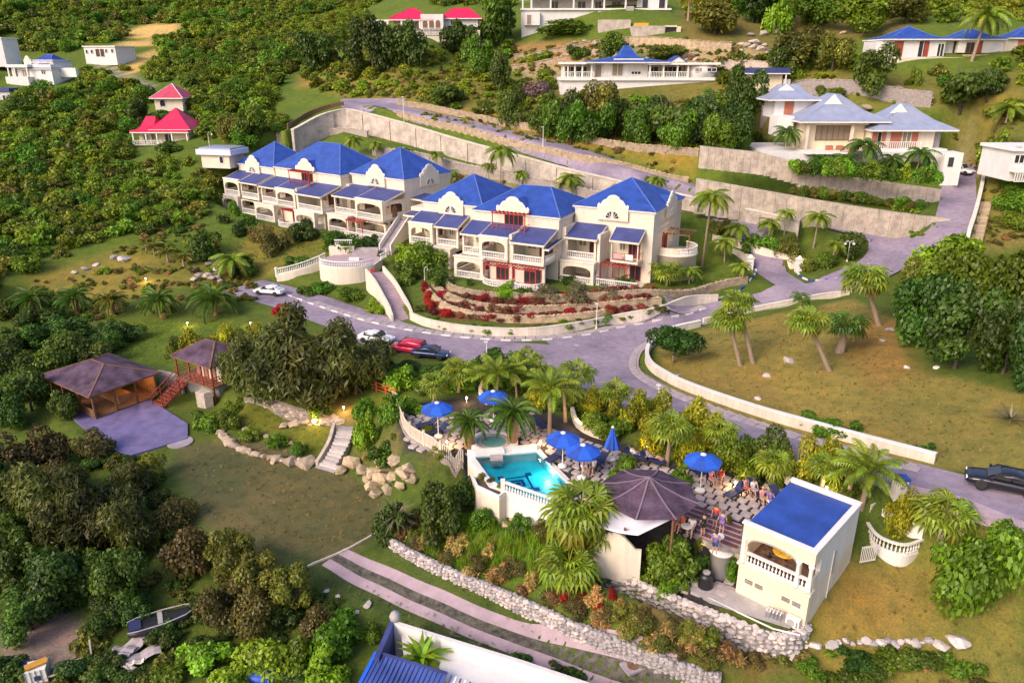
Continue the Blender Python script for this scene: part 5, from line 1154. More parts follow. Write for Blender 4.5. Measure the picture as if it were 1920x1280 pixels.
pl = MB().hexa([P(1285, 1098, 4.9), P(1330, 1130, 4.9), P(1480, 1178, 4.9), P(1500, 1160, 4.9), P(1350, 1090, 4.9)], [P(1285, 1098, 4.98), P(1330, 1130, 4.98), P(1480, 1178, 4.98), P(1500, 1160, 4.98), P(1350, 1090, 4.98)][:5]).build('bar_ledge', M['concrete2']); tag(pl, 'grey concrete ledge at the foot of the bar', kind='structure')
rk = thing('pipe_rack', 'small rack of curved dark pipes on the ledge below the bar', 'pipe rack', P(1448, 1160, 4.98), R(-30))
for k in range(5): MB().tube([(-.4 + .2 * k, 0, 0), (-.4 + .2 * k, -.05, .5), (-.34 + .2 * k, .1, .75), (-.2 + .2 * k, .25, .6), (-.16 + .2 * k, .3, 0)], .045, 6).build('pipe', M['metal'], rk)
tk = thing('water_tank', 'black ribbed water tank between the shrub and the bar', 'water tank', P(1322, 1100, 4.9)); MB().lathe([(.46, 0), (.48, .1), (.46, .2), (.48, .4), (.46, .5), (.48, .8), (.44, 1.0), (.25, 1.1), (0, 1.12)], 18).build('tank_body', M['black'], tk, True); MB().lathe([(.24, 1.1), (.24, 1.17), (0, 1.19)], 12).build('lid', M['concrete2'], tk)
pp = MB().tube([P(1328, 1120, 4.95), P(1390, 1150, 4.95), P(1450, 1178, 5.0), P(1500, 1190, 5.2)], .05, 6).build('pipe', M['white']); tag(pp, 'long pale pipe lying on the ledge below the bar', 'pipe')
pp = MB().bar(tuple(Vector(G(1520, 1172)) + Vector((0, 0, .08))), tuple(Vector(G(1482, 1240)) + Vector((0, 0, .1))), .16, .12).build('wooden_beam', M['concrete2']); tag(pp, 'grey beam lying on the bank beside the thick white rubble wall', 'beam')
# curved wall and planter between tent and bar, white gates, curved ramp
cw = thing('curved_wall', 'curved white wall with hanging green plant beside the bar', 'wall', P(1348, 1075, 4.9)); MB().lathe([(.7, -1), (.7, 1.75), (.78, 1.75), (.78, 1.88), (0, 1.88)], 24).build('wall_body', M['white'], cw, True); MB().box(.6, -.3, -1, 1.9, .1, 2.2).build('side_wall', M['cream'], cw)
RB = spline([P(1622, 990, 6.5), P(1640, 1014, 6.5), P(1668, 1029, 6.5), P(1700, 1034, 6.5), P(1738, 1020, 6.5)], .25)
rw = thing('balustrade', 'curved white balustrade of the ramp behind the bar', 'balustrade', (0, 0, 0)); sweep('ramp_wall', RB, np.full(len(RB), 5.0), np.full(len(RB), 6.28), .28, M['white'], rw); balustrade(rw, RB[:, :2], 6.283, .85, .24, True, .075)
tag(MB().prism([tuple(p[:2]) for p in RB] + [P(1735, 990, 6.2)[:2], P(1690, 965, 6.2)[:2], P(1650, 965, 6.2)[:2]], 4.8, 6.1).build('ramp_floor', M['slab']), 'grey floor of the curved entrance ramp', kind='structure')
lowwall([(1655, 960), (1680, 982), (1705, 1000), (1730, 1003)], .5, .22, 'low white wall on the shrub side of the curved ramp', 'white')
for (p0, p1, lb) in (((1628, 975, 7.0), (1647, 965, 7.0), 'white metal gate at the top of the curved ramp'), ((1612, 1055, 5.8), (1640, 1050, 5.8), 'white metal gate on the lawn beside the bar')):
 a, b = Vector(P(*p0)), Vector(P(*p1)); g = thing('metal_gate', lb, 'gate', a, math.atan2(b.y - a.y, b.x - a.x)); L = (b - a).xy.length
 for z in (.08, 1.15): MB().bar((0, 0, z), (L, 0, z), .06).build('crossbar', M['white'], g)
 bm_ = MB().bar((0, 0, 0), (0, 0, 1.25), .04).mesh('bar', M['white'])
 for k in range(9): inst(bm_, 'bar', g, (L * k / 8, 0, 0))
gp = thing('gate_pillar', 'white pillar with blue cap at the forecourt', 'pillar', G(1683, 930)); MB().box(-.4, -.3, -.4, .4, .3, 1.3).build('pillar_body', M['white'], gp); MB().box(-.46, -.36, 1.303, .46, .36, 1.5).build('cap', M['blueroof'], gp); MB().lathe([(.12, 0), (.12, .03), (0, .03)], 12).build('emblem', M['concrete2'], gp, loc=(0, -.31, .8), rot=(R(90), 0, 0))
for (a, b, lb) in (((1700, 925), (1920, 998), 'low pinkish wall edging the forecourt, the outer one'), ((1740, 940), (1900, 975), 'low pinkish step edging the forecourt, the inner one')):
 lowwall([a, ((a[0] + b[0]) / 2, (a[1] + b[1]) / 2 + 4), b], .25, .3, lb, 'slabpink', None, 'kerb', 'kerb')
# ---------------------------------------------------------------- pool
PZ = 7.25
pool = thing('swimming_pool', 'turquoise swimming pool with dark blue diamond pattern on its floor', 'swimming pool', (0, 0, 0))
pw = [tuple(p) for p in POOL]; pcx = np.mean(pw, 0)
def grow_poly(poly, d):
 p = np.array(poly); n = len(p); o = []
 ar = sum(p[i][0] * p[(i + 1) % n][1] - p[(i + 1) % n][0] * p[i][1] for i in range(n)); sg = 1 if ar > 0 else -1
 for i in range(n):
  e0 = p[i] - p[i - 1]; e1 = p[(i + 1) % n] - p[i]; e0 = e0 / np.hypot(*e0); e1 = e1 / np.hypot(*e1)
  n0 = np.array([e0[1], -e0[0]]) * sg; n1 = np.array([e1[1], -e1[0]]) * sg; b = n0 + n1; b = b / (b @ b) * 2
  o.append(tuple(p[i] + b * d / 1.0))
 return o
pm, n, b = newmat('pool_tile'); a = noise(n, 1.2, 3); n.links.new(ramp(n, a.outputs[0], [(.3, (.015, .52, .62)), (.7, (.05, .68, .76))]).outputs[0], b.inputs['Base Color'])
mb = MB(); k = len(pw); mb.v = [(x, y, 6.5) for x, y in pw] + [(x, y, PZ) for x, y in pw]; mb.f = [tuple(range(k))] + [(i, (i + 1) % k, (i + 1) % k + k, i + k) for i in range(k)]
mb.build('basin', pm, pool)
dk = surf('dark_blue_tile', (.01, .03, .22), .4, 4, .1, 20, 0)
cc = np.array(P(972, 906, 6.52)[:2]); ux = np.array([.86, -.5]); uy = np.array([.5, .86])
def mosaic(c, s, hole):
 q = [c + ux * s, c + uy * s, c - ux * s, c - uy * s]; h = [c + ux * hole, c + uy * hole, c - ux * hole, c - uy * hole]; m_ = MB()
 for i in range(4): m_.add([(*q[i], 6.52), (*q[(i + 1) % 4], 6.52), (*h[(i + 1) % 4], 6.52), (*h[i], 6.52)], [(0, 1, 2, 3)])
 m_.build('mosaic', dk, pool)
mosaic(cc, 1.35, 1.15); mosaic(cc, .7, .38); mosaic(cc, .25, .01)
for d in (ux, -ux, uy, -uy):
 mosaic(cc + d * 1.55, .32, .16); mosaic(cc + d * 1.55 + np.array([d[1], -d[0]]) * .0, .12, .01)
wm, n, b = newmat('pool_water'); n.nodes.remove(b)
tr_ = n.nodes.new('ShaderNodeBsdfTransparent'); tr_.inputs[0].default_value = (.66, .98, 1, 1); gl = n.nodes.new('ShaderNodeBsdfGlossy'); gl.inputs['Roughness'].default_value = .06
fr = n.nodes.new('ShaderNodeFresnel'); fr.inputs[0].default_value = 1.33; ns = noise(n, 2.2, 3); bp = n.nodes.new('ShaderNodeBump'); bp.inputs['Strength'].default_value = .35; bp.inputs['Distance'].default_value = .06
n.links.new(ns.outputs[0], bp.inputs['Height']); n.links.new(bp.outputs[0], gl.inputs['Normal']); n.links.new(bp.outputs[0], fr.inputs['Normal'])
ms = n.nodes.new('ShaderNodeMixShader'); n.links.new(fr.outputs[0], ms.inputs[0]); n.links.new(tr_.outputs[0], ms.inputs[1]); n.links.new(gl.outputs[0], ms.inputs[2]); n.links.new(ms.outputs[0], n.nodes['Material Output'].inputs[0])
mb = MB(); mb.v = [(x, y, PZ - .12) for x, y in pw]; ar_ = sum(pw[i][0] * pw[(i + 1) % k][1] - pw[(i + 1) % k][0] * pw[i][1] for i in range(k)); mb.f = [tuple(range(k)) if ar_ > 0 else tuple(range(k))[::-1]]; mb.build('water', wm, pool)
big = grow_poly(pw, .42)
for i in range(k):
 j = (i + 1) % k
 if i == 3: continue
 MB().hexa([(*pw[i], PZ - .9), (*pw[j], PZ - .9), (*big[j], PZ - .9), (*big[i], PZ - .9)], [(*pw[i], PZ + .06), (*pw[j], PZ + .06), (*big[j], PZ + .06), (*big[i], PZ + .06)]).build('coping', M['whitewall'], pool)
rz_ = big[0], big[1]
def rise(t0, t1, h): a, b = np.array(pw[0]), np.array(pw[1]); c, d = np.array(big[0]), np.array(big[1]); q = [a + (b - a) * t0, a + (b - a) * t1, c + (d - c) * t1, c + (d - c) * t0]; MB().hexa([(*p, PZ + .063) for p in q], [(*p, PZ + h) for p in q]).build('back_wall', M['white'], pool)
rise(0, .48, .5); rise(.62, 1, .5)
MB().hexa([(*pw[4], 4.2), (*pw[0], 4.2), (*big[0], 4.2), (*big[4], 4.2)], [(*pw[4], PZ - .904), (*pw[0], PZ - .904), (*big[0], PZ - .904), (*big[4], PZ - .904)]).build('outer_wall', M['cream'], pool)
fa, fb = np.array(big[4]), np.array(big[3])
MB().hexa([(*pw[4], 5.2), (*pw[3], 5.2), (*fb, 5.2), (*fa, 5.2)], [(*pw[4], PZ), (*pw[3], PZ), (*fb, PZ), (*fa, PZ)]).build('front_wall', M['white'], pool)
balustrade(pool, [tuple(fa * .78 + fb * .22), tuple(fb)], PZ + .003, .85, .23, True, .085)
for q in (.22, 1.0): c = fa * (1 - q) + fb * q; MB().box(c[0] - .16, c[1] - .16, 5.0, c[0] + .16, c[1] + .16, PZ + .95).build('post', M['white'], pool)
pg = [P(884, 893, PZ)[:2], P(906, 893, PZ)[:2], P(953, 919, PZ)[:2], P(936, 932, PZ)[:2], P(893, 912, PZ)[:2]]
PLT = thing('planter', 'tall cream angular planter at the corner of the pool', 'planter', (0, 0, 0)); MB().prism(pg, 3.6, PZ - .25).build('planter_wall', M['cream'], PLT); 
pin = grow_poly(pg, -.14)
for i in range(5):
 j = (i + 1) % 5; MB().hexa([(*pg[i], PZ - .247), (*pg[j], PZ - .247), (*pin[j], PZ - .247), (*pin[i], PZ - .247)], [(*pg[i], PZ + .1), (*pg[j], PZ + .1), (*pin[j], PZ + .1), (*pin[i], PZ + .1)]).build('rim', M['white'], PLT)
MB().prism(pin, PZ - .24, PZ - .1).build('soil', M['soil'], PLT)
lowwall([(1004, 843), (1030, 868), (1062, 900)], .06, .3, 'white step along the deck edge of the pool', 'white', None, 'pool_edge', 'kerb')
lp = thing('pool_lamp', 'small bright underwater lamp in the pool', 'lamp', (0, 0, 0)); c = np.array(pw[1]) * .45 + np.array(pw[2]) * .55; c = c + (pcx - c) * .05; MB().lathe([(.12, 0), (.1, .05), (0, .06)], 12, (c[0], c[1], PZ - .14)).build('lens', M['bulb'], lp)
pw_l = bpy.data.lights.new('pool_light', 'POINT'); pw_l.energy = 70; pw_l.color = (.75, .95, 1); pw_l.shadow_soft_size = .15; po_ = bpy.data.objects.new('pool_light', pw_l); col.objects.link(po_); po_.parent = lp; cq = c + (pcx - c) * .12; po_.location = (cq[0], cq[1], PZ - .3)
# hot tub
hc = P(926, 826, 7.5); ht = thing('hot_tub', 'round white hot tub with pale green water behind the pool', 'hot tub', (hc[0], hc[1], 7.1))
MB().lathe([(1.95, -.2), (1.95, .42), (1.45, .46), (1.4, .40), (1.35, .05), (0, .05)], 28).build('tub_wall', M['whitewall'], ht, True)
gm, n, b = newmat('tub_water'); b.inputs['Base Color'].default_value = (.16, .36, .30, 1); b.inputs['Roughness'].default_value = .08; MB().lathe([(1.40, .32), (0, .325)], 28).build('water', gm, ht)
MB().lathe([(1.36, .0), (1.30, .36), (1.0, .36), (1.0, .0)], 28).build('seat_ring', M['stone'], ht)
for k in range(3): MB().box(-.5 + .25, -2.3 - .28 * k, -.3, .75, -2.0 - .28 * k, .28 - .16 * k).build('step', M['slab'], ht)
# terrace paving
tp = bpy.data.objects.new('terrace_paving', MB().prism(pxpoly([(960, 800), (990, 800), (990, 808), (960, 808)], 7.2), 6.9, 7.2).mesh('terrace_paving', M['gravel'])); col.objects.link(tp); tag(tp, 'terrace of pale paving stones set apart in dark pebbles', kind='structure')
q = random.Random(9); pv = []
for k in range(6):
 c = [(-.33, -.27), (.33, -.28), (.34, .27), (-.32, .28)]; c = [(x + q.uniform(-.05, .05), y + q.uniform(-.05, .05)) for x, y in c]
 cc2 = []
 for i in range(4):
  a, b = c[i], c[(i + 1) % 4]; cc2 += [(a[0] * .9 + b[0] * .1, a[1] * .9 + b[1] * .1), (a[0] * .1 + b[0] * .9, a[1] * .1 + b[1] * .9)]
 pv.append(MB().prism(cc2, -.12, .05).mesh('paver', M['paver']))
du, dv = np.array([.80, -.60]), np.array([.60, .80]); dpoly = [p for p in DECK]; bigp = grow_poly(pw, .75); cnt = 0; cand = []; base = np.array(P(1100, 880, 7.3)[:2])
DANCE = pxpoly([(1268, 975), (1300, 946), (1392, 985), (1392, 1030), (1330, 1020)], 7.25)
for i in range(-34, 34):
 for j in range(-16, 18):
  p = base + du * (i * .84 + (.42 if j % 2 else 0)) + dv * j * .74
  X_, Y_ = np.array([p[0]]), np.array([p[1]])
  if polydist(dpoly, X_, Y_)[0] > -.35 or polydist(bigp, X_, Y_)[0] < .2 or polydist(pg, X_, Y_)[0] < .4 or np.hypot(p[0] - hc[0], p[1] - hc[1]) < 2.2 or polydist(DANCE, X_, Y_)[0] < .2: continue
  x_, y_ = proj(p[0], p[1], 7.3)
  if x_ < 1285 and y_ > 938 + (x_ - 1130) * .1 or y_ < (775 if x_ < 1000 else 795 + (x_ - 1000) * .33 if x_ < 1250 else 872 + (x_ - 1250) * .2): continue
  cand.append((math.hypot(*p), p))
cand.sort(key=lambda e: e[0]); far_ = MB()
for e, p in cand:
 cnt += 1; L3 = (p[0], p[1], H(p[0], p[1]) + .09); az_ = math.atan2(du[1], du[0]) + q.uniform(-.08, .08)
 if cnt < 299: inst(q.choice(pv), 'paver', tp, L3, (0, 0, az_))
 else: far_.box(L3[0] - .3, L3[1] - .28, L3[2] - .1, L3[0] + .3, L3[1] + .28, L3[2] + .05)
if far_.v: tag(far_.build('pavers', M['paver'], tp), kind='stuff')
M['redboard'] = surf('dusky_red_board', (.17, .06, .065), .7, 3, .25, 20, .2)
dn = bpy.data.objects.new('dance_floor', MB().prism(DANCE, 6.9, 7.32).mesh('dance_floor', M['mortar'])); col.objects.link(dn); tag(dn, 'reddish plank floor with pale strips between tent and bar', kind='structure')
ca_, ua = np.mean(DANCE, 0), np.array([.80, -.60]); va = np.array([.6, .8])
for k in range(-9, 10):
 c = ca_ + va * k * .27; ts = [t for t in np.linspace(-5, 5, 120) if polydist(DANCE, np.array([c[0] + ua[0] * t]), np.array([c[1] + ua[1] * t]))[0] < -.05]
 if len(ts) < 6: continue
 a, b = c + ua * ts[0], c + ua * ts[-1]; MB().bar((*a, 7.335), (*b, 7.335), .09 if k % 2 else .34, .03).build('plank', M['slabpink'] if k % 2 else M['redboard'], dn)
# ---------------------------------------------------------------- brown tent with pale awning
tcx, tcy, _ = P(1217, 893, 11.1)
TENT = thing('shade_pavilion', 'brown shingled many-sided tent roof with sagging pale awning beside the pool', 'pavilion', (tcx, tcy, 7.3))
N8 = 8; mb = MB(); R8 = 3.25; rows = [(R8, 2.55), (R8 * .66, 2.8), (R8 * .33, 3.2), (.02, 3.75)]
for i in range(N8):
 t0, t1 = R(22.5 + 45 * i), R(22.5 + 45 * (i + 1)); sh = MB(); vs = []
 for r0, z in rows: vs += [(r0 * math.cos(t0), r0 * math.sin(t0), z), (r0 * math.cos(t1), r0 * math.sin(t1), z)]
 sh.add(vs, [(2 * k, 2 * k + 1, 2 * k + 3, 2 * k + 2) for k in range(3)]); sh.build('roof_panel', M['brownroof'], TENT)
 rb = MB()
 for k in range(3): rb.bar((rows[k][0] * math.cos(t0), rows[k][0] * math.sin(t0), rows[k][1] + .03), (rows[k + 1][0] * math.cos(t0), rows[k + 1][0] * math.sin(t0), rows[k + 1][1] + .03), .10, .05)
 rb.build('rib', surf('faded_shingle_rib', (.20, .14, .18), .9) if i == 0 else bpy.data.materials['faded_shingle_rib'], TENT)
 if i % 2 == 0: MB().tube([(R8 * .9 * math.cos(t0), R8 * .9 * math.sin(t0), 0), (R8 * .9 * math.cos(t0), R8 * .9 * math.sin(t0), 2.66)], .08, 8).build('post', M['wood'], TENT)
def L_(px, py, z): p = P(px, py, z); return (p[0] - tcx, p[1] - tcy, z - 7.3)
a0, a1, a2, a3 = L_(1128, 938, 9.75), L_(1282, 962, 9.75), L_(1196, 1003, 8.8), L_(1118, 986, 8.8)
mb = MB(); vs = []
for i in range(7):
 for j in range(7):
  u, v_ = i / 6, j / 6; p = (Vector(a0) * (1 - u) + Vector(a1) * u) * (1 - v_) + (Vector(a3) * (1 - u) + Vector(a2) * u) * v_; p.z -= .35 * math.sin(math.pi * u) * math.sin(math.pi * v_ * .9); vs.append(p)
mb.add(vs, [(i * 7 + j, i * 7 + j + 1, (i + 1) * 7 + j + 1, (i + 1) * 7 + j) for i in range(6) for j in range(6)]); aw = mb.build('awning', M['tarp'], TENT, True)
so_ = aw.modifiers.new('thickness', 'SOLIDIFY'); so_.thickness = .03
def panel_wall(pts, ztops, z0): 
 p = spline([P(*q) for q in pts], .35); n_ = len(p); zt = np.array([z0 + 1.0 + 1.0 * max(0, math.sin(math.pi * min(1, k / n_ * 1.25))) for k in range(n_)]); r = thing('tent_wall', 'cream scalloped screen wall under the pale awning', 'wall', (0, 0, 0)); sweep('wall_body', p, np.full(n_, z0 - 1.6), zt, .2, M['cream'], r); return r
panel_wall([(1113, 1052, 5.6), (1140, 1058, 5.6), (1170, 1066, 5.6), (1200, 1070, 5.6)], None, 6.2)
MB().tube([L_(1171, 1030, 5.6), L_(1172, 990, 9.0)], .08, 8).build('post', M['wood'], TENT)
# picket fence of the pool garden
PF = [(738, 762), (752, 792), (768, 822), (800, 842), (832, 862), (868, 872)]
pf = thing('picket_fence', 'pale picket fence on a low stone footing behind the pool corner', 'fence', (0, 0, 0)); p = pathpx(PF, .16); mp = MB().box(-.05, -.015, 0, .05, .015, 1.15).mesh('picket', M['wallpale']); nn = normals2(p)
for i in range(min(len(p), 299)): inst(mp, 'picket', pf, (p[i, 0], p[i, 1], H(*p[i, :2]) + .25), math.atan2(nn[i, 1], nn[i, 0]) - R(90))
for i in range(0, len(p), 12): MB().box(-.07, -.07, -.2, .07, .07, 1.6).build('post', M['cream'], pf, loc=(p[i, 0], p[i, 1], H(*p[i, :2])), rot=math.atan2(nn[i, 1], nn[i, 0]))
for z in (.4, 1.3): sweep('fence_rail', p, hs(p) + z, hs(p) + z + .07, .05, M['wallpale'], pf)
sweep('footing', p, hs(p) - .3, hs(p) + .22, .25, M['stone'], pf)
wf = thing('timber_fence', 'short brown three-rail timber fence beyond the flagstone path', 'fence', (0, 0, 0)); p = pathpx([(690, 728), (715, 738), (742, 748)], .8); g_ = hs(p)
for i in range(0, len(p), 2): MB().box(-.06, -.06, -.2, .06, .06, 1.1).build('post', M['redwood'], wf, loc=(p[i, 0], p[i, 1], g_[i]))
for z in (.3, .65, 1.0): sweep('rail', p, g_ + z, g_ + z + .09, .06, M['redwood'], wf)
lowwall([(1072, 775), (1082, 800), (1112, 818), (1150, 828)], .55, .25, 'low curved cream wall behind the blue umbrellas', 'cream')
lowwall([(905, 735), (900, 748), (915, 758)], .8, .3, 'short white wall below the umbrella by the road palms', 'white')
# ---------------------------------------------------------------- open pavilion, stilt hut, deck
tag(MB().prism(pxpoly([(120, 770), (250, 730), (352, 795), (352, 822), (300, 838), (240, 856), (195, 835)], 2.7), 2.2, 2.78).build('pavilion_deck', M['deckwood']), 'smooth bluish deck in front of the open pavilion', kind='structure')
dkp = pxpoly([(120, 770), (250, 730), (352, 795), (352, 822), (300, 838), (240, 856), (195, 835)], 2.7)
tag(MB().lathe([(1.15, -.3), (1.15, .12), (0, .13)], 20, P(338, 830, 2.6)).build('round_step', M['slab']), 'flat round stone step at the corner of the bluish deck', 'step')
PV = thing('open_pavilion', 'open-sided pavilion with brown hipped shingle roof on the bluish deck', 'pavilion', (-41.3, 66.6, 2.78), R(-34)); r_ = PV
hip_roof(r_, -9.2, 0, 0, 7.0, 2.7, 1.35, .35, 2.4, 'a', 'brownroof', .16, 'roof', 0, 'wood', 'wood')
for a in (-9.0, -6.0, -3.0, -.2): MB().bar((a, .2, 0), (a, .2, 2.6), .16).build('post', M['wood'], r_)
for b in (2.4, 4.6, 6.8): MB().bar((-.2, b, 0), (-.2, b, 2.6), .16).build('post', M['wood'], r_)
MB().box(-9.2, 6.85, 0, -.4, 7.0, 2.55).build('rear_wall', M['woodlight'], r_); MB().box(-9.2, .5, 0, -9.05, 6.84, 2.55).build('side_wall', M['wood'], r_); MB().box(-9, .3, .005, -.1, 6.8, .12).build('floor', M['wood'], r_)
MB().box(-8.8, 3.2, .125, -1.2, 4.6, 1.0).build('bar_counter', M['woodlight'], r_); MB().box(-8.8, .1, .13, -.3, .2, .95).build('front_rail', M['wood'], r_)
pl_ = bpy.data.lights.new('pavilion_lamp', 'POINT'); pl_.energy = 55; pl_.color = (1, .55, .22); pl_.shadow_soft_size = .15; lo = bpy.data.objects.new('pavilion_lamp', pl_); col.objects.link(lo); lo.parent = r_; lo.location = (-1.3, 5.4, 2.1)
MB().lathe([(.02, .15), (.1, 0), (0, -.03)], 10, (-1.3, 5.4, 2.3)).build('ceiling_lamp', M['bulb'], r_)
lowwall([(300, 715), (330, 728), (345, 738)], 1.6, .2, 'grey wall between open pavilion and stilt hut', 'concrete2', None)
hx, hy, _ = P(413, 752, 2.8)
HT = thing('stilt_hut', 'small cream hut with brown hipped roof, red posts and balcony on a concrete base', 'hut', (hx, hy, 2.8), R(-32)); r_ = HT
MB().box(-5.6, 0, -.6, 0, 4.2, 1.7).build('concrete_base', M['concrete2'], r_); MB().box(-6.0, -.9, 1.703, .3, 4.3, 1.85).build('floor', M['wood'], r_)
MB().box(-4.4, .7, 1.853, -.2, 4.0, 4.1).build('wall', M['cream'], r_); hip_roof(r_, -5.7, -.6, .1, 4.2, 4.2, 1.5, .4, 1.6, 'a', 'brownroof', .14, 'roof', 0, 'wood', 'wood')
for a in (-5.7, -3.6, -1.6, .1): MB().bar((a, -.6, -.6 if a in (-5.7, .1) else 1.86), (a, -.6, 4.1), .13).build('post', M['redwood'], r_)
for a in (-3.9, -2.6, -1.3): glazing(r_, a - .3, a + .3, 1.9, 3.9, .7, 1, 'redpaint', 'glass2', -1, 1, 'door')
for b in (1.4, 2.8): glazing(r_, b - .4, b + .4, 2.6, 3.7, -.2, 2, 'redpaint', 'glass2', 1, 0)
for z in (2.2, 2.55, 2.85):
 MB().bar((-3.5, -.85, z), (.25, -.85, z), .06).build('rail', M['redwood'], r_); MB().bar((.25, -.85, z), (.25, 2.8, z), .06).build('rail', M['redwood'], r_); MB().bar((-5.9, -.8, z), (-5.9, 1.4, z), .06).build('rail', M['redwood'], r_)
for a in (-2.5, -1.2): MB().bar((a, -.85, 1.86), (a, -.85, 2.9), .08).build('rail_post', M['redwood'], r_)
for b in (.4, 1.6, 2.8): MB().bar((.25, b, 1.86), (.25, b, 2.9), .08).build('rail_post', M['redwood'], r_)
for k in range(9):
 MB().box(-5.4, -1.15 - .36 * k, 1.62 - .2 * k, -3.8, -.86 - .36 * k, 1.7 - .2 * k).build('stair_tread', M['redwood'], r_)
for a in (-5.45, -3.75):
 MB().bar((a, -.9, 1.55), (a, -4.1, -.15), .08, .2).build('stringer', M['redwood'], r_); MB().bar((a, -.9, 2.75), (a, -4.1, 1.0), .08).build('handrail', M['redwood'], r_); MB().bar((a, -.9, 2.25), (a, -4.1, .5), .06).build('handrail', M['redwood'], r_)
 for t in (.33, .66, 1.): MB().bar((a, -.9 - 3.2 * t, 1.6 - 1.75 * t), (a, -.9 - 3.2 * t, 2.8 - 1.75 * t), .08).build('newel', M['redwood'], r_)
MB().prism([(-1.2, -1.9), (-.1, -1.7), (.2, -.95), (-1.4, -.95)], -.8, 1.5).build('stone_pier', M['stone'], r_)
# flagstones and steps
fp = patch('flagstone_path', W([(455, 745), (520, 750), (560, 765), (625, 775), (650, 790), (640, 798), (570, 798), (530, 785), (500, 765), (460, 756)]), .05, surf('crazy_paving', (.36, .28, .22), .9, 2.2, .35, 9, .6), 'winding flagstone path above the sunken lawn', .8)
q = random.Random(8); fm = [hullmesh('flagstone', [(.38 * math.cos(t) * q.uniform(.8, 1.1), .34 * math.sin(t) * q.uniform(.8, 1.1), z) for t in np.linspace(0, 6.28, 7, endpoint=False) for z in (-.1, .03)], M['stone']) for _ in range(5)]
fpoly = W([(455, 745), (520, 750), (560, 765), (625, 775), (650, 790), (640, 798), (570, 798), (530, 785), (500, 765), (460, 756)]); lo_, hi_ = np.min(fpoly, 0), np.max(fpoly, 0); c_ = 0
for i in range(60):
 for j in range(40):
  x, y = lo_[0] + i * .72 + (.3 if j % 2 else 0), lo_[1] + j * .64
  if x < hi_[0] and y < hi_[1] and c_ < 280 and polydist(fpoly, np.array([x]), np.array([y]))[0] < -.2: c_ += 1; inst(q.choice(fm), 'flagstone', fp, (x, y, H(x, y) + .08), (0, 0, q.uniform(0, 6)))
st = spline([P(648, 802, 4.7), P(640, 830, 3.9), P(628, 858, 3.0), P(612, 878, 2.55)], .34); zz_ = np.linspace(4.75, 2.6, len(st)); ss = thing('stone_steps', 'white edged stone steps from the flagstone path down to the sunken lawn', 'steps', (0, 0, 0)); nn = normals2(st)
for i in range(len(st)):
 a = math.atan2(nn[i, 1], nn[i, 0]); so2 = MB().box(-.75 - .3 * (i > len(st) - 3), -.24, -.7, 0.75 + .3 * (i > len(st) - 3), .24, 0).build('step', M['stonewhite'], ss, loc=(st[i, 0], st[i, 1], zz_[i]), rot=a)
sweep('side_wall', st, zz_ - 1, zz_ + .45, .3, M['stone'], ss, off=1.05 if nn[0, 0] < 0 else -1.05)
# ---------------------------------------------------------------- vegetation meshes
def leafmesh(name, mat, P0, Nrm, size, tint, aspect=1.6, droop=0., seed=0, fold=False):
 """n leaf-sized quads at P0 facing Nrm; tint rgba per leaf (rgb brightness, a yellowness)"""
 g = np.random.default_rng(seed); n = len(P0)
 Nrm = Nrm / np.maximum(np.linalg.norm(Nrm, axis=1, keepdims=True), 1e-6)
 r = g.normal(size=(n, 3)); r[:, 2] -= droop * 3
 T = r - (r * Nrm).sum(1, keepdims=True) * Nrm; T /= np.maximum(np.linalg.norm(T, axis=1, keepdims=True), 1e-6)
 B = np.cross(Nrm, T); s = size[:, None]
 V = np.stack([P0 - T * s * aspect * .5, P0 + B * s * .5, P0 + T * s * aspect * .5 - Nrm * s * .25, P0 - B * s * .5], 1).reshape(-1, 3)
 me = bpy.data.meshes.new(name); me.vertices.add(4 * n); me.vertices.foreach_set('co', V.ravel())
 me.loops.add(4 * n); me.loops.foreach_set('vertex_index', np.arange(4 * n)); me.polygons.add(n)
 me.polygons.foreach_set('loop_start', np.arange(0, 4 * n, 4)); me.polygons.foreach_set('loop_total', np.full(n, 4))
 me.update(calc_edges=True)
 ca = me.color_attributes.new('tint', 'FLOAT_COLOR', 'POINT'); ca.data.foreach_set('color', np.repeat(tint, 4, 0).ravel())
 me.materials.append(mat); return me
def tints(g, n, clump, yel=.25):
 b = np.clip(g.normal(1, .22, n) * clump, .35, 1.9); t = np.stack([b, b, b * g.uniform(.8, 1.1, n), np.clip(g.beta(1.2, 3.2, n) * yel * 2.2, 0, 1)], 1); return t
def crown(name, mat, n, size, seed, shape_=(1, 1, .8), lobes=9, lobe_r=.45, yel=.25, aspect=1.6, droop=0., hollow=.5, bottom=-.35, flat=0.):
 """leaves on many unequal clumps that together fill a unit crown standing on z = 0"""
 g = np.random.default_rng(seed)
 c = g.normal(size=(lobes * 4, 3)); c /= np.linalg.norm(c, axis=1, keepdims=True); c *= g.uniform(.25, .78, (len(c), 1)); c = c[c[:, 2] > bottom][:lobes]
 L = len(c); rad = lobe_r * g.uniform(.6, 1.25, L); w_ = rad ** 2; k = g.choice(L, n, p=w_ / w_.sum())
 d = g.normal(size=(n, 3)); d /= np.linalg.norm(d, axis=1, keepdims=True); d[:, 2] = np.abs(d[:, 2]) * np.where(g.random(n) < .72, 1, -1)
 rr_ = rad[k] * g.uniform(hollow, 1.08, n) ** .7
 p = c[k] + d * rr_[:, None]; p[:, 2] *= (1 - flat)
 p = p * np.array(shape_); zmin = np.percentile(p[:, 2], 2); p[:, 2] -= zmin
 nr = d * .7 + g.normal(size=(n, 3)) * .45 + np.array([0, 0, .45])
 cb = g.uniform(.7, 1.3, L)[k]
 return leafmesh(name, mat, p, nr, size * g.uniform(.6, 1.4, n), tints(g, n, cb, yel), aspect, droop, seed)
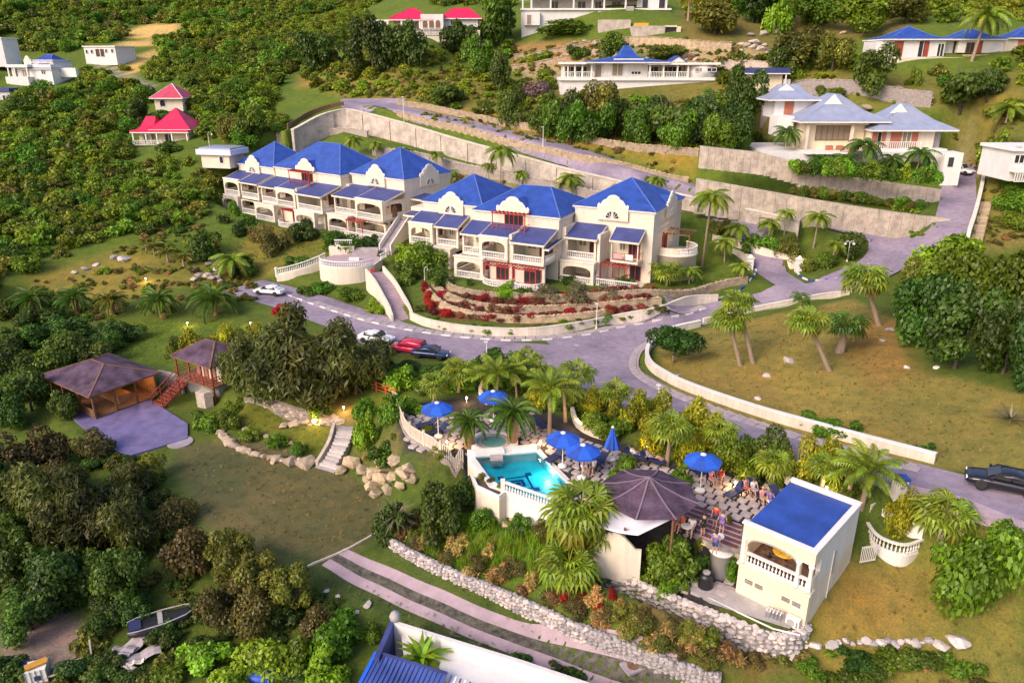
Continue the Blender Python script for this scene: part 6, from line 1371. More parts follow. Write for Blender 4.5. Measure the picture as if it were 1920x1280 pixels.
def trunkmesh(mat, h, r, forks=3, seed=0, spread=.35, lean=0.):
 q = random.Random(seed); m = MB(); fork = h * .45
 m.tube([(0, 0, -.15 * h), (lean * .3, 0, fork * .5), (lean * .6, 0, fork)], [r * 1.25, r, r * .8], 7)
 for k in range(forks):
  a = 6.28 * k / forks + q.uniform(-.4, .4); s = spread * h * q.uniform(.6, 1.1)
  m.tube([(lean * .6, 0, fork * .96), (lean * .8 + math.cos(a) * s * .5, math.sin(a) * s * .5, h * .72), (lean + math.cos(a) * s, math.sin(a) * s, h * q.uniform(.92, 1.1))], [r * .62, r * .42, r * .14], 5)
 return m.mesh('trunk', mat, True)
VEG = {}
def veg(kind, mat, count, **kw):
 VEG[kind] = [crown('crown', F[mat], seed=100 * len(VEG) + i, **kw) for i in range(count)]
veg('broad', 'green', 4, n=4940, size=0.063, shape_=(1, 1, .8), lobes=14, lobe_r=.36)
veg('broaddark', 'dark', 4, n=5320, size=0.063, shape_=(1, 1, .85), lobes=14, lobe_r=.36, yel=.12)
veg('olive', 'olive', 3, n=4560, size=0.056, shape_=(1, 1, .8), lobes=14, lobe_r=.34)
veg('feather', 'feather', 3, n=7980, size=0.041, shape_=(1, 1, .95), lobes=18, lobe_r=.34, aspect=3.6, droop=.5, yel=.35, hollow=.2)
veg('croton', 'yellow', 3, n=2850, size=0.074, shape_=(1, 1, .95), lobes=12, lobe_r=.4, yel=.5)
veg('bush', 'green', 4, n=2090, size=0.089, shape_=(1, 1, .8), lobes=9, lobe_r=.42)
veg('bushdark', 'dark', 3, n=2090, size=0.089, shape_=(1, 1, .8), lobes=9, lobe_r=.42, yel=.15)
veg('bright', 'bright', 3, n=2470, size=0.089, shape_=(1, 1, .9), lobes=9, lobe_r=.42)
veg('scrub', 'scrub', 5, n=798, size=0.141, shape_=(1, 1, .72), lobes=7, lobe_r=.45)
veg('scrubyel', 'scrubyel', 3, n=800, size=.14, shape_=(1, 1, .7), lobes=8, lobe_r=.42)
veg('scruboly', 'olive', 3, n=798, size=0.133, shape_=(1, 1, .7), lobes=7, lobe_r=.45)
veg('red', 'red', 3, n=1710, size=0.074, shape_=(1, 1, .55), lobes=9, lobe_r=.42, yel=.1)
veg('redstem', 'redstem', 3, n=1900, size=0.067, shape_=(1, 1, .5), lobes=10, lobe_r=.4, yel=.2)
veg('grey', 'grey', 2, n=2660, size=0.067, shape_=(1, 1, .7), lobes=12, lobe_r=.38)
veg('hedge', 'hedge', 2, n=2850, size=0.074, shape_=(1, 1, .75), lobes=22, lobe_r=.34, yel=.1, hollow=.85)
veg('rust', 'rust', 3, n=2850, size=0.067, shape_=(1, 1, .75), lobes=12, lobe_r=.4, yel=.4)
veg('drytuft', 'dry', 2, n=798, size=0.081, shape_=(1, 1, .7), lobes=7, lobe_r=.45, aspect=4., hollow=.1)
veg('flat', 'dark', 3, n=4940, size=0.059, shape_=(1, 1, .5), lobes=16, lobe_r=.32, yel=.25, flat=.25)
veg('purple', 'purple', 1, n=1520, size=0.052, shape_=(1, 1, .7), lobes=10, lobe_r=.4, aspect=4.)
TRUNKS = {k: [trunkmesh(M[m_], 1.0, .05, 4, i, .3) for i in range(3)] for k, m_ in (('pale', 'bark'), ('dark', 'barkdark'))}
vr = random.Random(21)
NVEG = [0]
def plant(kind, px, py, wpx, hpx, label, cat='bush', name='bush', group=None, at=None, squash=None):
 """one mass of leaves standing on the ground at a photo pixel, sized in photo pixels"""
 p = G(px, py) if at is None else at; s = ppm(p); ms = VEG[kind]; me = vr.choice(ms)
 wd = wpx / s / 2.05; ht = hpx / s / 1.25
 o = inst(me, name, None, (p[0], p[1], p[2] - .08 * ht), (0, 0, vr.uniform(0, 6.28)), (wd, wd * vr.uniform(.9, 1.05), ht))
 NVEG[0] += 1
 return tag(o, label, cat, group, 'thing')
def tree(kind, px, py, wpx, hpx, label, name='tree', group=None, trunk='dark', th=.35, at=None, cat='tree'):
 """trunk with limbs and a crown; hpx is the whole height, th the share of clear trunk"""
 p = G(px, py) if at is None else at; s = ppm(p); h = hpx / s * 1.06; wd = wpx / s / 2.05
 r = thing(name, label, cat, (p[0], p[1], p[2]), vr.uniform(0, 6.28), group)
 hc = h * (1 - th)
 inst(vr.choice(VEG[kind]), 'crown', r, (0, 0, h * th), None, (wd, wd * vr.uniform(.9, 1.05), hc / 1.3))
 inst(vr.choice(TRUNKS[trunk]), 'trunk', r, (0, 0, 0), (0, 0, vr.uniform(0, 6)), (wd * .9, wd * .9, h * (th + .45 * (1 - th))))
 NVEG[0] += 1
 return r
# palm leaves
def strip_mesh(name, mat, quads, tint):
 V = np.array(quads, float).reshape(-1, 3); n = len(quads)
 me = bpy.data.meshes.new(name); me.from_pydata(V.tolist(), [], np.arange(4 * n).reshape(-1, 4).tolist())
 ca = me.color_attributes.new('tint', 'FLOAT_COLOR', 'POINT'); ca.data.foreach_set('color', np.repeat(np.array(tint), 4, 0).ravel()); me.materials.append(mat); me.update(); return me
def frond(mat, L=1., arch=.5, nl=20, ll=.28, wd=.025, seed=0, lift=.45, vee=.35, hang=.35):
 """feather leaf, root at the origin, running along +x"""
 q = random.Random(seed); Q = []; T = []
 def rx(t): return Vector((L * (t - .12 * arch * t * t), 0, L * (lift * t - arch * t * t)))
 for k in range(6):
  a, b = rx(k / 6), rx((k + 1) / 6); w0 = .018 * L
  Q.append([a + Vector((0, -w0, 0)), a + Vector((0, w0, 0)), b + Vector((0, w0 * .8, 0)), b + Vector((0, -w0 * .8, 0))]); T.append((1.2, 1.2, 1, .5))
 for k in range(nl):
  t = .14 + .86 * k / (nl - 1); p = rx(t); d = (rx(min(1, t + .02)) - rx(t - .02)).normalized(); l = L * ll * math.sin(math.pi * (.18 + .74 * t)) * q.uniform(.85, 1.1)
  for s_ in (-1, 1):
   v = (d * .55 + Vector((0, s_ * .85, vee - hang * 1.6)) + Vector((0, 0, q.uniform(-.08, .08)))).normalized(); w2 = d * wd * L
   mid = p + v * l * .55 + Vector((0, 0, .04 * L)); tip = p + v * l - Vector((0, 0, hang * l * .5)); br = q.uniform(.75, 1.25); tt = (br, br, br, q.random() * .4)
   Q.append([p - w2, p + w2, mid + w2, mid - w2 * .8]); T.append(tt); Q.append([mid - w2 * .8, mid + w2, tip + w2 * .3, tip - w2 * .1]); T.append(tt)
 return strip_mesh('frond', mat, Q, T)
def fanleaf(mat, L=1., seed=0, n=13, droop=.4):
 """fan leaf: a stalk along +x and pleated fingers that bend at the tips"""
 q = random.Random(seed); Q = []; T = []; s0 = .5 * L; a0 = Vector((s0, 0, .06 * L)); w0 = .014 * L
 Q.append([Vector((0, -w0, 0)), Vector((0, w0, 0)), a0 + Vector((0, w0, 0)), a0 + Vector((0, -w0, 0))]); T.append((1.3, 1.2, .9, .6))
 for k in range(n):
  t = -2.1 + 4.2 * k / (n - 1); r1 = .30 * L; r2 = .56 * L * q.uniform(.88, 1.08) * (1 - .12 * abs(t)); hw = .16
  def pt(r, a, z): return a0 + Vector((r * math.cos(a), r * math.sin(a), z))
  z1 = (.03 if k % 2 else -.01) * L; br = q.uniform(.75, 1.3); tt = (br, br, br, q.random() * .45)
  Q.append([a0, pt(r1, t - hw, z1), pt(r1 * 1.02, t, z1 + .03 * L), pt(r1, t + hw, z1)]); T.append(tt)
  Q.append([pt(r1, t - hw, z1), pt(r2 * .8, t - hw * .5, z1 - droop * .2 * L), pt(r2, t, z1 - droop * .55 * L), pt(r1, t + hw, z1)]); T.append(tt)
 return strip_mesh('frond', mat, Q, T)
FR = {'coco': [frond(F['palm'], arch=.85, seed=i, lift=.6, hang=.45) for i in range(3)], 'cocodk': [frond(F['palmdk'], arch=.85, seed=i, lift=.6, hang=.45) for i in range(3)],
      'phoenix': [frond(F['palmdk'], arch=.6, nl=18, ll=.17, wd=.022, seed=i, lift=.6, vee=.7, hang=.12) for i in range(3)], 'areca': [frond(F['palm'], arch=.7, nl=14, ll=.24, wd=.026, seed=i, lift=1.0, hang=.3) for i in range(3)],
      'fan': [fanleaf(F['palm'], seed=i) for i in range(3)], 'fandk': [fanleaf(F['palmdk'], seed=i) for i in range(3)], 'dead': [fanleaf(F['palmyel'], seed=i + 9, droop=.8) for i in range(2)], 'phoenixol': [frond(F['olive'], arch=.6, nl=18, ll=.17, wd=.024, seed=i, lift=.6, vee=.7, hang=.12) for i in range(3)],
      'royal': [frond(F['palm'], arch=.95, nl=18, ll=.2, wd=.03, seed=i, lift=.75, hang=.55) for i in range(3)], 'spike': [strip_mesh('leaf', F['grey'], [[(0, -.05, 0), (0, .05, 0), (.5, .045, .06), (.5, -.045, .06)], [(.5, -.045, .06), (.5, .045, .06), (1, .005, -.02), (1, -.005, -.02)]], [(1, 1, 1, .1)] * 2)],
      'aloe': [strip_mesh('leaf', F['bright'], [[(0, -.08, 0), (0, .08, 0), (.5, .10, .1), (.5, -.10, .1)], [(.5, -.10, .1), (.5, .10, .1), (1, .01, -.1), (1, -.01, -.1)]], [(b_, b_, b_, .2)] * 2) for b_ in (.8, 1.15)]}
PT_TR = [MB().tube([(0, 0, -.08), (0, 0, .1), (.012, 0, .5), (0, 0, 1.0)], [1.35, 1.1, .9, .85], 9).mesh('trunk', M['barkpalm'], True), MB().tube([(0, 0, -.08), (0, 0, .05), (0, 0, .7), (0, 0, 1.0)], [1.1, 1.0, 1.15, 1.3], 9).mesh('trunk', surf('rough_palm_trunk', (.30, .17, .09), .95, 6, .4, 18, .9), True)]
def palm(kind, px, py, topx, topy, lpx, label, n=18, name='palm_tree', group=None, tr=.16, trunk=0, dead=0, elev=(-25, 70), at=None, cat='palm tree', part='frond'):
 """palm with its foot at one photo pixel and its crown centre at another; lpx is the leaf length in photo pixels"""
 p = G(px, py) if at is None else at; s = ppm(p); cx = p[0] + (topx - px) / s; h = max(.15, zat(p[0], p[1], topy) - p[2]); L = lpx / s
 r = thing(name, label, cat, p, 0, group); d = Vector((cx - p[0], 0, h))
 if h > .5:
  t_ = inst(PT_TR[trunk], 'trunk', r, (0, 0, 0), d.to_track_quat('Z', 'Y').to_euler(), (tr, tr, d.length))
 q = vr
 for k in range(n):
  a = k * 2.399 + q.uniform(-.25, .25); e = elev[0] + (elev[1] - elev[0]) * ((k + .5) / n) ** 1.15
  ms = FR['dead'] if k < dead else FR[kind]
  o = inst(q.choice(ms), part, r, tuple(d + Vector((0, 0, .05 * L))), (0, R(-e * .62 + 12), a), L * q.uniform(.85, 1.1) * (1.0 if e < 50 else .82))
  o.rotation_euler = (R(q.uniform(-14, 14)), R(-e * .8 + 18), a)
 NVEG[0] += 1
 return r
# ---------------------------------------------------------------- trees and shrubs one can point to
T, B_ = tree, plant
# casuarina grove behind the stilt hut
for (x, y, w_, h_) in ((520, 742, 150, 150), (600, 752, 170, 165), (668, 738, 130, 145), (560, 715, 120, 150), (470, 725, 90, 110), (640, 705, 120, 120)): T('feather', x, y, w_ * 1.25, h_ * .86, 'dark feathery drooping tree of the grove between the stilt hut and the lane', group='grove beside the stilt hut', th=.1)
# big broadleaf mass right of the dry field
for (x, y, w_, h_, k) in ((1720, 640, 150, 150, 'broaddark'), (1790, 690, 170, 170, 'broaddark'), (1880, 700, 150, 180, 'broaddark'), (1790, 590, 150, 150, 'broad'), (1880, 610, 150, 160, 'broad'), (1720, 560, 110, 110, 'olive'), (1850, 560, 130, 110, 'olive'), (1915, 730, 110, 150, 'broaddark')): T(k, x, y, w_, h_, 'dense leafy tree of the dark thicket behind the dry grass triangle', group='thicket behind the dry grass', th=.12)
T('bright', 1775, 540, 130, 120, 'bright yellow-green tree topping the dark thicket by the driveway', th=.25)
t_ = T('broaddark', 1262, 680, 118, 88, 'round dark glossy tree with pale forked trunk at the tip of the dry triangle', trunk='pale', th=.3)
T('broad', 1812, 1140, 185, 225, 'big round bright green shrub tree on the lawn beside the forecourt', th=.05)
T('broad', 1868, 1100, 110, 150, 'lower shoulder of green leaves behind the round shrub tree on the lawn', th=.05)
T('broaddark', 825, 1000, 120, 135, 'dense dark tree in front of the angular pool planter', th=.05)
T('broaddark', 865, 955, 80, 85, 'small dark tree hiding the foot of the pool planter', th=.05)
palm('spike', 745, 1005, 745, 968, 46, 'dark spiky clump beside the dense dark tree by the pool', 44, 'yucca', elev=(-10, 80), cat='yucca', part='leaf')
B_('bushdark', 745, 1010, 90, 80, 'dark low bush at the head of the white rubble wall'); B_('purple', 790, 1025, 40, 28, 'small purple-leaved bush by the white rubble wall')
B_('olive', 775, 1010, 34, 32, 'small olive bush beside the purple-leaved one')
T('broad', 1245, 1095, 130, 115, 'flowering green shrub in front of the brown tent', th=.02, cat='shrub', name='shrub'); T('broad', 1285, 1075, 90, 95, 'second flowering green shrub, between tent and water tank', th=.02, cat='shrub', name='shrub')
B_('bright', 1205, 1105, 60, 45, 'low broad-leaved plant under the flowering shrub'); B_('bright', 1255, 1108, 60, 36, 'pale low plant at the foot of the flowering shrub')
B_('bright', 1370, 1085, 46, 70, 'green creeper hanging over the curved white wall', 'creeper', 'creeper'); B_('rust', 1385, 1040, 16, 20, 'orange flower head above the hanging creeper', 'flower', 'flower')
# hedge and garden along the south lane
G_ = 'yellow crotons along the pool garden'
for (x, y, w_, h_, lb) in ((1112, 770, 50, 42, 'yellow croton shrub topping the hedge above the umbrellas'), (1140, 765, 50, 36, 'yellow croton shrub close to the lane bend'), (1195, 800, 70, 62, 'large yellow croton beside the street lamp'), (1230, 790, 60, 50, 'yellow croton next to the fan palm, lane side'), (1290, 825, 80, 66, 'large yellow croton right beside the garden fan palm'), (1330, 830, 70, 52, 'yellow croton meeting the dark green hedge'), (1215, 845, 60, 50, 'yellow croton below the garden lamp'), (1290, 870, 70, 56, 'yellow croton behind the lone blue umbrella'), (1520, 895, 70, 62, 'yellow croton between fan palm and big palm'), (1565, 892, 70, 60, 'yellow croton beside the tall drooping palm'), (1680, 990, 62, 66, 'yellow croton by the curved entrance ramp'), (1000, 770, 44, 40, 'yellow croton among the palms behind the hot tub')): B_('croton', x, y, w_ * 1.1, h_ * 1.45, lb, 'shrub', 'croton_shrub', G_)
for k, (x, y, w_, h_, kd, lb) in enumerate(((1130, 815, 90, 70, 'broad', 'rounded green shrub behind the closed umbrella'), (1170, 805, 70, 60, 'bush', 'green shrub between umbrella wall and crotons'), (1372, 880, 90, 70, 'bush', 'loose green shrub beside the lone blue umbrella'), (1400, 900, 80, 50, 'bright', 'feathery green shrub beneath the dark clipped tree'), (1440, 868, 90, 84, 'broaddark', 'dark clipped tree with pale flecks beside the lane'), (1272, 905, 56, 44, 'bright', 'grassy bush on the terrace near the tent'), (1160, 905, 60, 52, 'bright', 'bright fern clump by the reclining guests'), (1180, 880, 44, 38, 'bright', 'small fern clump behind the bright one'), (1365, 980, 26, 30, 'olive', 'potted olive bush beside the dance floor'), (1310, 1030, 34, 40, 'olive', 'potted grass beside the tent posts'), (880, 698, 80, 24, 'bush', 'low green hedge shrub under the parked red car'), (820, 700, 70, 20, 'bushdark', 'dark hedge shrub under the parked navy car'), (756, 698, 70, 24, 'bushdark', 'dark hedge shrub at the end of the car bay'), (940, 720, 80, 36, 'bush', 'green hedge shrub by the road palms'), (1060, 765, 60, 40, 'bush', 'green hedge shrub above the leaning palm'), (1460, 905, 60, 40, 'bush', 'green shrub at the feet of the fan palm by the bar'), (1500, 915, 60, 36, 'olive', 'olive shrub beside the bar guests'), (1595, 930, 60, 40, 'bush', 'green shrub under the tall drooping palm'), (725, 860, 80, 66, 'bush', 'green bush on the rocky bank below the picket fence'), (690, 830, 60, 80, 'bright', 'slender bright green tree on the bank above the stone steps'), (735, 790, 60, 70, 'bush', 'green shrub behind the picket fence post'), (800, 815, 44, 26, 'olive', 'flowering groundcover inside the picket fence'), (820, 855, 50, 26, 'olive', 'groundcover by the fence foot'), (930, 700, 120, 50, 'bush', 'long green shrub on the lane edge'))): B_(kd, x, y, w_, h_, lb, 'shrub', 'shrub')
# palms of the pool garden
palm('fan', 812, 760, 818, 718, 34, 'yellowish fan palm near the timber fence', 20, tr=.15); palm('areca', 930, 755, 935, 705, 52, 'drooping palm by the road above the blue umbrella', 20, tr=.12); palm('areca', 900, 745, 905, 712, 40, 'drooping palm beside the road wall end', 16, tr=.12); palm('areca', 970, 750, 965, 700, 46, 'drooping palm on the lane side of the umbrella', 16, tr=.12)
palm('areca', 1030, 815, 1030, 735, 58, 'tall leaning garden palm between pool and lane', 22, tr=.17); palm('areca', 1060, 790, 1055, 730, 48, 'garden palm just behind the tall leaning one', 18, tr=.15)
palm('phoenix', 880, 838, 880, 795, 48, 'squat date palm standing at the hot tub', 34, trunk=1, tr=.42, elev=(-30, 75)); palm('phoenix', 960, 835, 962, 778, 56, 'larger date palm on the far side of the hot tub', 38, trunk=1, tr=.42, elev=(-40, 75))
palm('fan', 1250, 872, 1253, 800, 46, 'fan palm with bare pale trunk beside the garden lamp', 24, tr=.17); palm('fan', 1445, 912, 1448, 868, 46, 'bushy fan palm at the bar end of the terrace', 22, tr=.2); palm('areca', 1615, 950, 1620, 888, 66, 'tall drooping palm behind the bar roof', 26, tr=.18); palm('areca', 1590, 935, 1590, 890, 56, 'drooping palm left of the tall one behind the bar', 20, tr=.16)
palm('fan', 1765, 1010, 1765, 962, 62, 'bright fan palm beside the curved entrance ramp', 26, tr=.2); palm('fan', 1085, 1040, 1087, 952, 80, 'big fan palm with yellow skirt in front of the pool', 34, tr=.24, dead=8, elev=(-60, 75)); palm('fan', 1068, 1090, 1066, 1056, 66, 'low fan palm below the big yellow-skirted one', 26, tr=.24, elev=(-40, 75)); palm('fan', 1110, 1045, 1118, 985, 52, 'fan palm touching the pale awning', 22, tr=.2, dead=4, elev=(-60, 70))
# palms on the dry triangle and at the gate
palm('fan', 1388, 685, 1358, 598, 40, 'leaning fan palm with twin trunks on the dry triangle', 26, tr=.22, dead=2); palm('fan', 1412, 680, 1372, 566, 36, 'taller leaning fan palm of the twin pair on the dry triangle', 24, tr=.22); palm('fan', 1555, 695, 1500, 600, 42, 'fan palm with a long leaning trunk in mid field', 26, tr=.22, dead=4); palm('fandk', 1575, 660, 1580, 608, 42, 'squat dark fan palm on two thick trunks', 28, tr=.4); palm('fan', 1648, 610, 1606, 520, 48, 'leaning fan palm by the lane junction', 28, tr=.26, dead=4); palm('fandk', 1500, 590, 1498, 558, 20, 'small dark palm by the lane wall above the field', 18, tr=.1)
palm('coco', 1316, 500, 1322, 372, 42, 'tall coconut palm at the round corner terrace', 22, tr=.17, dead=0); palm('coco', 1385, 525, 1388, 500, 26, 'young coconut palm on the lawn by the gate lane', 14, tr=.1); palm('fan', 1250, 535, 1250, 508, 34, 'broad low palm beside the apartment end wall', 22, tr=.16); palm('coco', 1292, 532, 1290, 508, 28, 'young palm under the round corner terrace', 14, tr=.12); palm('coco', 1358, 492, 1356, 455, 30, 'slender palm beside the gate lane, near the terrace', 16, tr=.1); palm('coco', 1378, 470, 1378, 428, 32, 'slender palm behind the gate lane wall', 16, tr=.1); palm('coco', 1440, 455, 1440, 420, 30, 'palm over the planted bank behind the gate', 16, tr=.1); palm('coco', 1525, 465, 1527, 408, 32, 'palm on the gate island near the lane', 18, tr=.12); palm('coco', 1560, 490, 1562, 460, 26, 'palm on the gate island by the blue kerb', 16, tr=.12); palm('coco', 1470, 440, 1470, 400, 24, 'small palm against the long concrete wall', 14, tr=.09)
# palms behind the roofs
for (x, y, tx, ty, l, lb) in ((668, 300, 665, 262, 22, 'palm behind the big middle roof of the far block'), (706, 300, 708, 272, 19, 'second palm behind the far block'), (765, 318, 763, 283, 20, 'third palm behind the far block'), (820, 335, 820, 290, 20, 'palm between the two apartment blocks, upper'), (845, 360, 846, 325, 22, 'palm between the two apartment blocks, lower'), (938, 345, 940, 285, 36, 'tall pale palm behind the near block ridge'), (916, 335, 918, 312, 18, 'small palm just behind the tall pale one'), (978, 350, 978, 326, 20, 'palm at the end of the rock revetment'), (1065, 365, 1068, 338, 38, 'spreading palm behind the middle roof of the near block'), (1155, 375, 1156, 350, 16, 'small palm above the near block end roof'), (1230, 360, 1230, 338, 24, 'palm between road wall and end roof')): palm('coco', x, y, tx, ty, l, lb, 16, tr=.12, group='palms behind the apartments')
# date palms on the garden slope left of the apartments
for k, (x, y, l, lb) in enumerate(((65, 590, 44, 'date palm at the far end of the row'), (145, 588, 42, 'second date palm of the row, before the hedge'), (212, 592, 36, 'smallest date palm of the row'), (303, 592, 44, 'date palm in the middle of the row, by the lamps'), (405, 590, 52, 'largest date palm, beside the parking'))): palm('phoenix' if k != 2 else 'phoenixol', x, y, x, y - 26, l, lb, 32, trunk=1, tr=.35, elev=(-30, 75), group='row of date palms')
palm('coco', 440, 520, 440, 490, 44, 'bushy palm below the far block lawn', 22, tr=.14)
for (x, y, l) in ((290, 480, 26), (315, 490, 24), (345, 500, 22), (275, 470, 20)): palm('phoenixol', x, y, x, y - 14, l, 'grey-green cycad on the boulder bank', 20, 'cycad', elev=(0, 75), group='cycads on the boulder bank', cat='cycad')
# garden shrubs at the apartments
for (kd, x, y, w_, h_, lb) in (('hedge', 1065, 532, 40, 22, 'clipped green dome shrub at the porch pillar'), ('hedge', 1170, 534, 44, 24, 'clipped green dome shrub by the sliding doors'), ('hedge', 880, 535, 18, 18, 'small clipped shrub beside the round porch'), ('grey', 1025, 555, 60, 30, 'silvery shrub on the terrace edge, porch side'), ('grey', 1090, 558, 80, 34, 'wide silvery hedge on the terrace edge'), ('grey', 1140, 552, 50, 28, 'silvery shrub at the end of the silvery hedge'), ('bright', 945, 550, 60, 22, 'bright green bed below the round porches'), ('bush', 985, 552, 40, 22, 'green bed plant beside the silvery shrub'), ('bright', 770, 490, 70, 36, 'bright shrub by the entrance porch of the near block'), ('bush', 800, 505, 80, 60, 'large-leaved shrub at the near block corner'), ('bush', 770, 525, 70, 46, 'green shrub over the curved stair'), ('bushdark', 820, 540, 60, 44, 'dark shrub above the terraces'), ('grey', 840, 530, 28, 24, 'small silvery shrub by the first porch'), ('hedge', 420, 418, 34, 22, 'clipped hedge under the far block end'), ('hedge', 465, 420, 40, 24, 'clipped hedge beside the yellow-green shrub'), ('bushdark', 460, 440, 46, 30, 'round dark shrub on the far lawn'), ('bright', 440, 405, 26, 42, 'yellow-green upright shrub against the far block'), ('bushdark', 570, 450, 76, 50, 'flowering dark shrub under the far block balconies'), ('rust', 520, 470, 80, 60, 'rust-coloured thicket under the far block'), ('rust', 490, 450, 60, 44, 'brown dry shrub on the far lawn'), ('bush', 640, 470, 90, 40, 'green shrub above the half-round terrace'), ('bushdark', 690, 462, 46, 30, 'dark shrub at the stair foot'), ('bush', 560, 500, 60, 30, 'shrub above the baluster ramp'), ('bushdark', 395, 480, 80, 60, 'dark shrub on the boulder bank'), ('bush', 455, 510, 70, 40, 'large-leaved shrub by the bushy palm'), ('bush', 600, 548, 60, 24, 'low shrub bed under the baluster ramp'), ('bush', 655, 560, 60, 26, 'low shrub bed by the curved stair wall'), ('bright', 700, 585, 50, 24, 'bright bed beside the red terrace door'), ('bush', 575, 552, 40, 20, 'small shrub at the parking edge')): B_(kd, x, y, w_, h_, lb, 'shrub', 'shrub')
# bougainvillea and bed plants on the terraces
tv = random.Random(4)
for k in range(48):
 x = 812 + k * 8.6; y = 601 - 4 * abs(k * .6 - 10) * .35 - (k % 3) * 17; kd = 'red' if (k * 7) % 9 in (3, 5) and k < 40 else 'redstem'
 B_(kd, x, y, tv.uniform(30, 48), tv.uniform(18, 28), 'bougainvillea in full red bloom on the stone terraces' if kd == 'red' else 'dusty reddish bougainvillea without bloom on the stone terraces', 'bougainvillea', 'bougainvillea', 'blooming bougainvillea on the terraces' if kd == 'red' else 'dusty bougainvillea on the terraces')
for (x, y) in ((800, 545), (802, 560), (806, 575), (520, 590), (535, 588)): B_('red', x, y, 26, 34, 'bright red bougainvillea at the terrace corner' if x > 700 else 'red bougainvillea at the parking edge', 'bougainvillea', 'bougainvillea', 'bright red bougainvillea')
for k in range(19): B_('bush' if k % 3 else 'olive', 785 + k * 25, [585, 605, 616, 622, 624, 625, 625, 624, 623, 621, 619, 616, 612, 609, 605, 600, 595, 590, 585, 580, 575, 570][k] - 3, 36, 15, 'trailing green plant on top of the curved lane wall', 'plant', 'trailing_plant', 'plants along the curved lane wall')
# left garden and hedge behind the pavilion
for k in range(9): B_('croton' if k % 3 == 1 else 'olive', 326 + k * 24, 664 - k * 2, 56, 52, 'golden-green hedge shrub behind the stilt hut', 'shrub', 'hedge_shrub', 'golden-green hedge')
for (x, y, w_, h_) in ((40, 720, 120, 80), (110, 700, 110, 80), (160, 690, 100, 70), (30, 660, 110, 60), (100, 650, 100, 60), (200, 660, 80, 50), (60, 770, 110, 90), (130, 780, 80, 70), (20, 800, 100, 90), (245, 640, 60, 40)): T('broaddark', x, y, w_, h_, 'dark leafy tree crowding round the open pavilion', group='trees round the open pavilion', th=.05)
for (x, y, w_, h_) in ((95, 870, 120, 100), (180, 860, 90, 70), (30, 900, 120, 120), (110, 930, 120, 90)): T('rust', x, y, w_, h_, 'brownish tree below the bluish deck', group='brownish trees below the deck', th=.05)
for (x, y, w_, h_) in ((90, 1010, 170, 140), (190, 1000, 170, 130), (140, 1060, 170, 140), (250, 1040, 130, 130), (250, 930, 110, 80)): T('feather', x, y, w_, h_, 'light feathery tree rising from the dark wood beside the sunken lawn', group='feathery trees by the sunken lawn', th=.1)
for (x, y, w_, h_) in ((30, 1100, 150, 150), (130, 1130, 150, 130), (230, 1130, 130, 130), (20, 1010, 130, 140), (60, 1180, 130, 90), (250, 1170, 90, 70), (20, 1060, 150, 150), (170, 1120, 130, 120), (90, 1150, 130, 110), (-10, 960, 120, 130), (200, 1180, 90, 60)): T('broaddark', x, y, w_, h_, 'dark tree of the shaded wood in the bottom corner', group='shaded corner wood', th=.1)
for (x, y, w_, h_) in ((360, 1080, 130, 120), (430, 1090, 130, 120), (500, 1120, 130, 110), (560, 1150, 120, 110), (420, 1160, 110, 110), (480, 1180, 110, 110), (330, 990, 90, 80), (290, 900, 70, 60), (600, 1200, 90, 90)): T('olive' if x % 3 else 'rust', x, y, w_, h_, 'olive-brown tree along the lower edge of the sunken lawn', group='olive trees below the lawn', th=.08)
for (x, y, w_, h_) in ((640, 1220, 110, 90), (560, 1250, 110, 90), (640, 1180, 80, 60), (480, 1260, 120, 80), (380, 1250, 120, 70), (690, 1190, 60, 50), (330, 1270, 90, 60), (600, 1290, 120, 80), (440, 1300, 110, 70)): B_('bright' if x % 4 == 0 else 'bush', x, y, w_, h_, 'leafy green bush above the blue ribbed roof', 'bush', 'bush', 'green bushes above the ribbed roof')
# slope plants between the two rubble walls and by the lawn
for k in range(52):
 x = 735 + k * 12.2; y = 1012 + k * 4.9 - (k % 4) * 14 + vr.uniform(-4, 4)
 B_('drytuft' if k % 5 < 3 else 'rust', x, y, vr.uniform(34, 56), vr.uniform(26, 46), 'dry straw-coloured plant above the low white rubble wall', 'plant', 'dry_plant', 'dry plants above the rubble wall')
for (x, y) in ((1090, 1130), (1120, 1140), (1150, 1120), (1060, 1125), (1130, 1160)): B_('red', x, y, 26, 34, 'red flowering shrub among the dry plants on the bank', 'shrub', 'flowering_shrub', 'red shrubs on the bank')
for (x, y, w_, h_) in ((1200, 1190, 90, 60), (1250, 1210, 80, 50), (1170, 1170, 70, 50), (1290, 1200, 70, 40), (1320, 1245, 70, 40)): B_('olive', x, y, w_, h_, 'loose olive shrub under the thick rubble wall', 'shrub', 'shrub', 'olive shrubs under the thick wall')
for (x, y, w_, h_, k) in ((1515, 1262, 70, 44, 'bush'), (1590, 1245, 90, 40, 'bushdark'), (1660, 1240, 90, 50, 'bush'), (1730, 1250, 90, 40, 'bushdark'), (1800, 1262, 90, 50, 'bush'), (1620, 1275, 100, 40, 'bushdark')): B_(k, x, y, w_, h_, 'low green shrub below the row of rocks on the lawn', 'shrub', 'shrub', 'shrubs below the row of rocks')
for (x, y, w_, h_, lb) in ((430, 800, 50, 40, 'shrub beside the stair foot of the stilt hut'), (395, 800, 70, 60, 'tall grassy shrub under the stilt hut'), (470, 820, 50, 30, 'shrub on the stone-edged bank'), (520, 835, 50, 30, 'second shrub on the stone-edged bank'), (560, 850, 40, 28, 'third shrub on the stone-edged bank'), (600, 780, 50, 40, 'dark bush among the boulders of the flagstone path'), (440, 770, 50, 34, 'green plant on the stone pier of the hut')): B_('bush', x, y, w_, h_, lb, 'shrub', 'shrub')
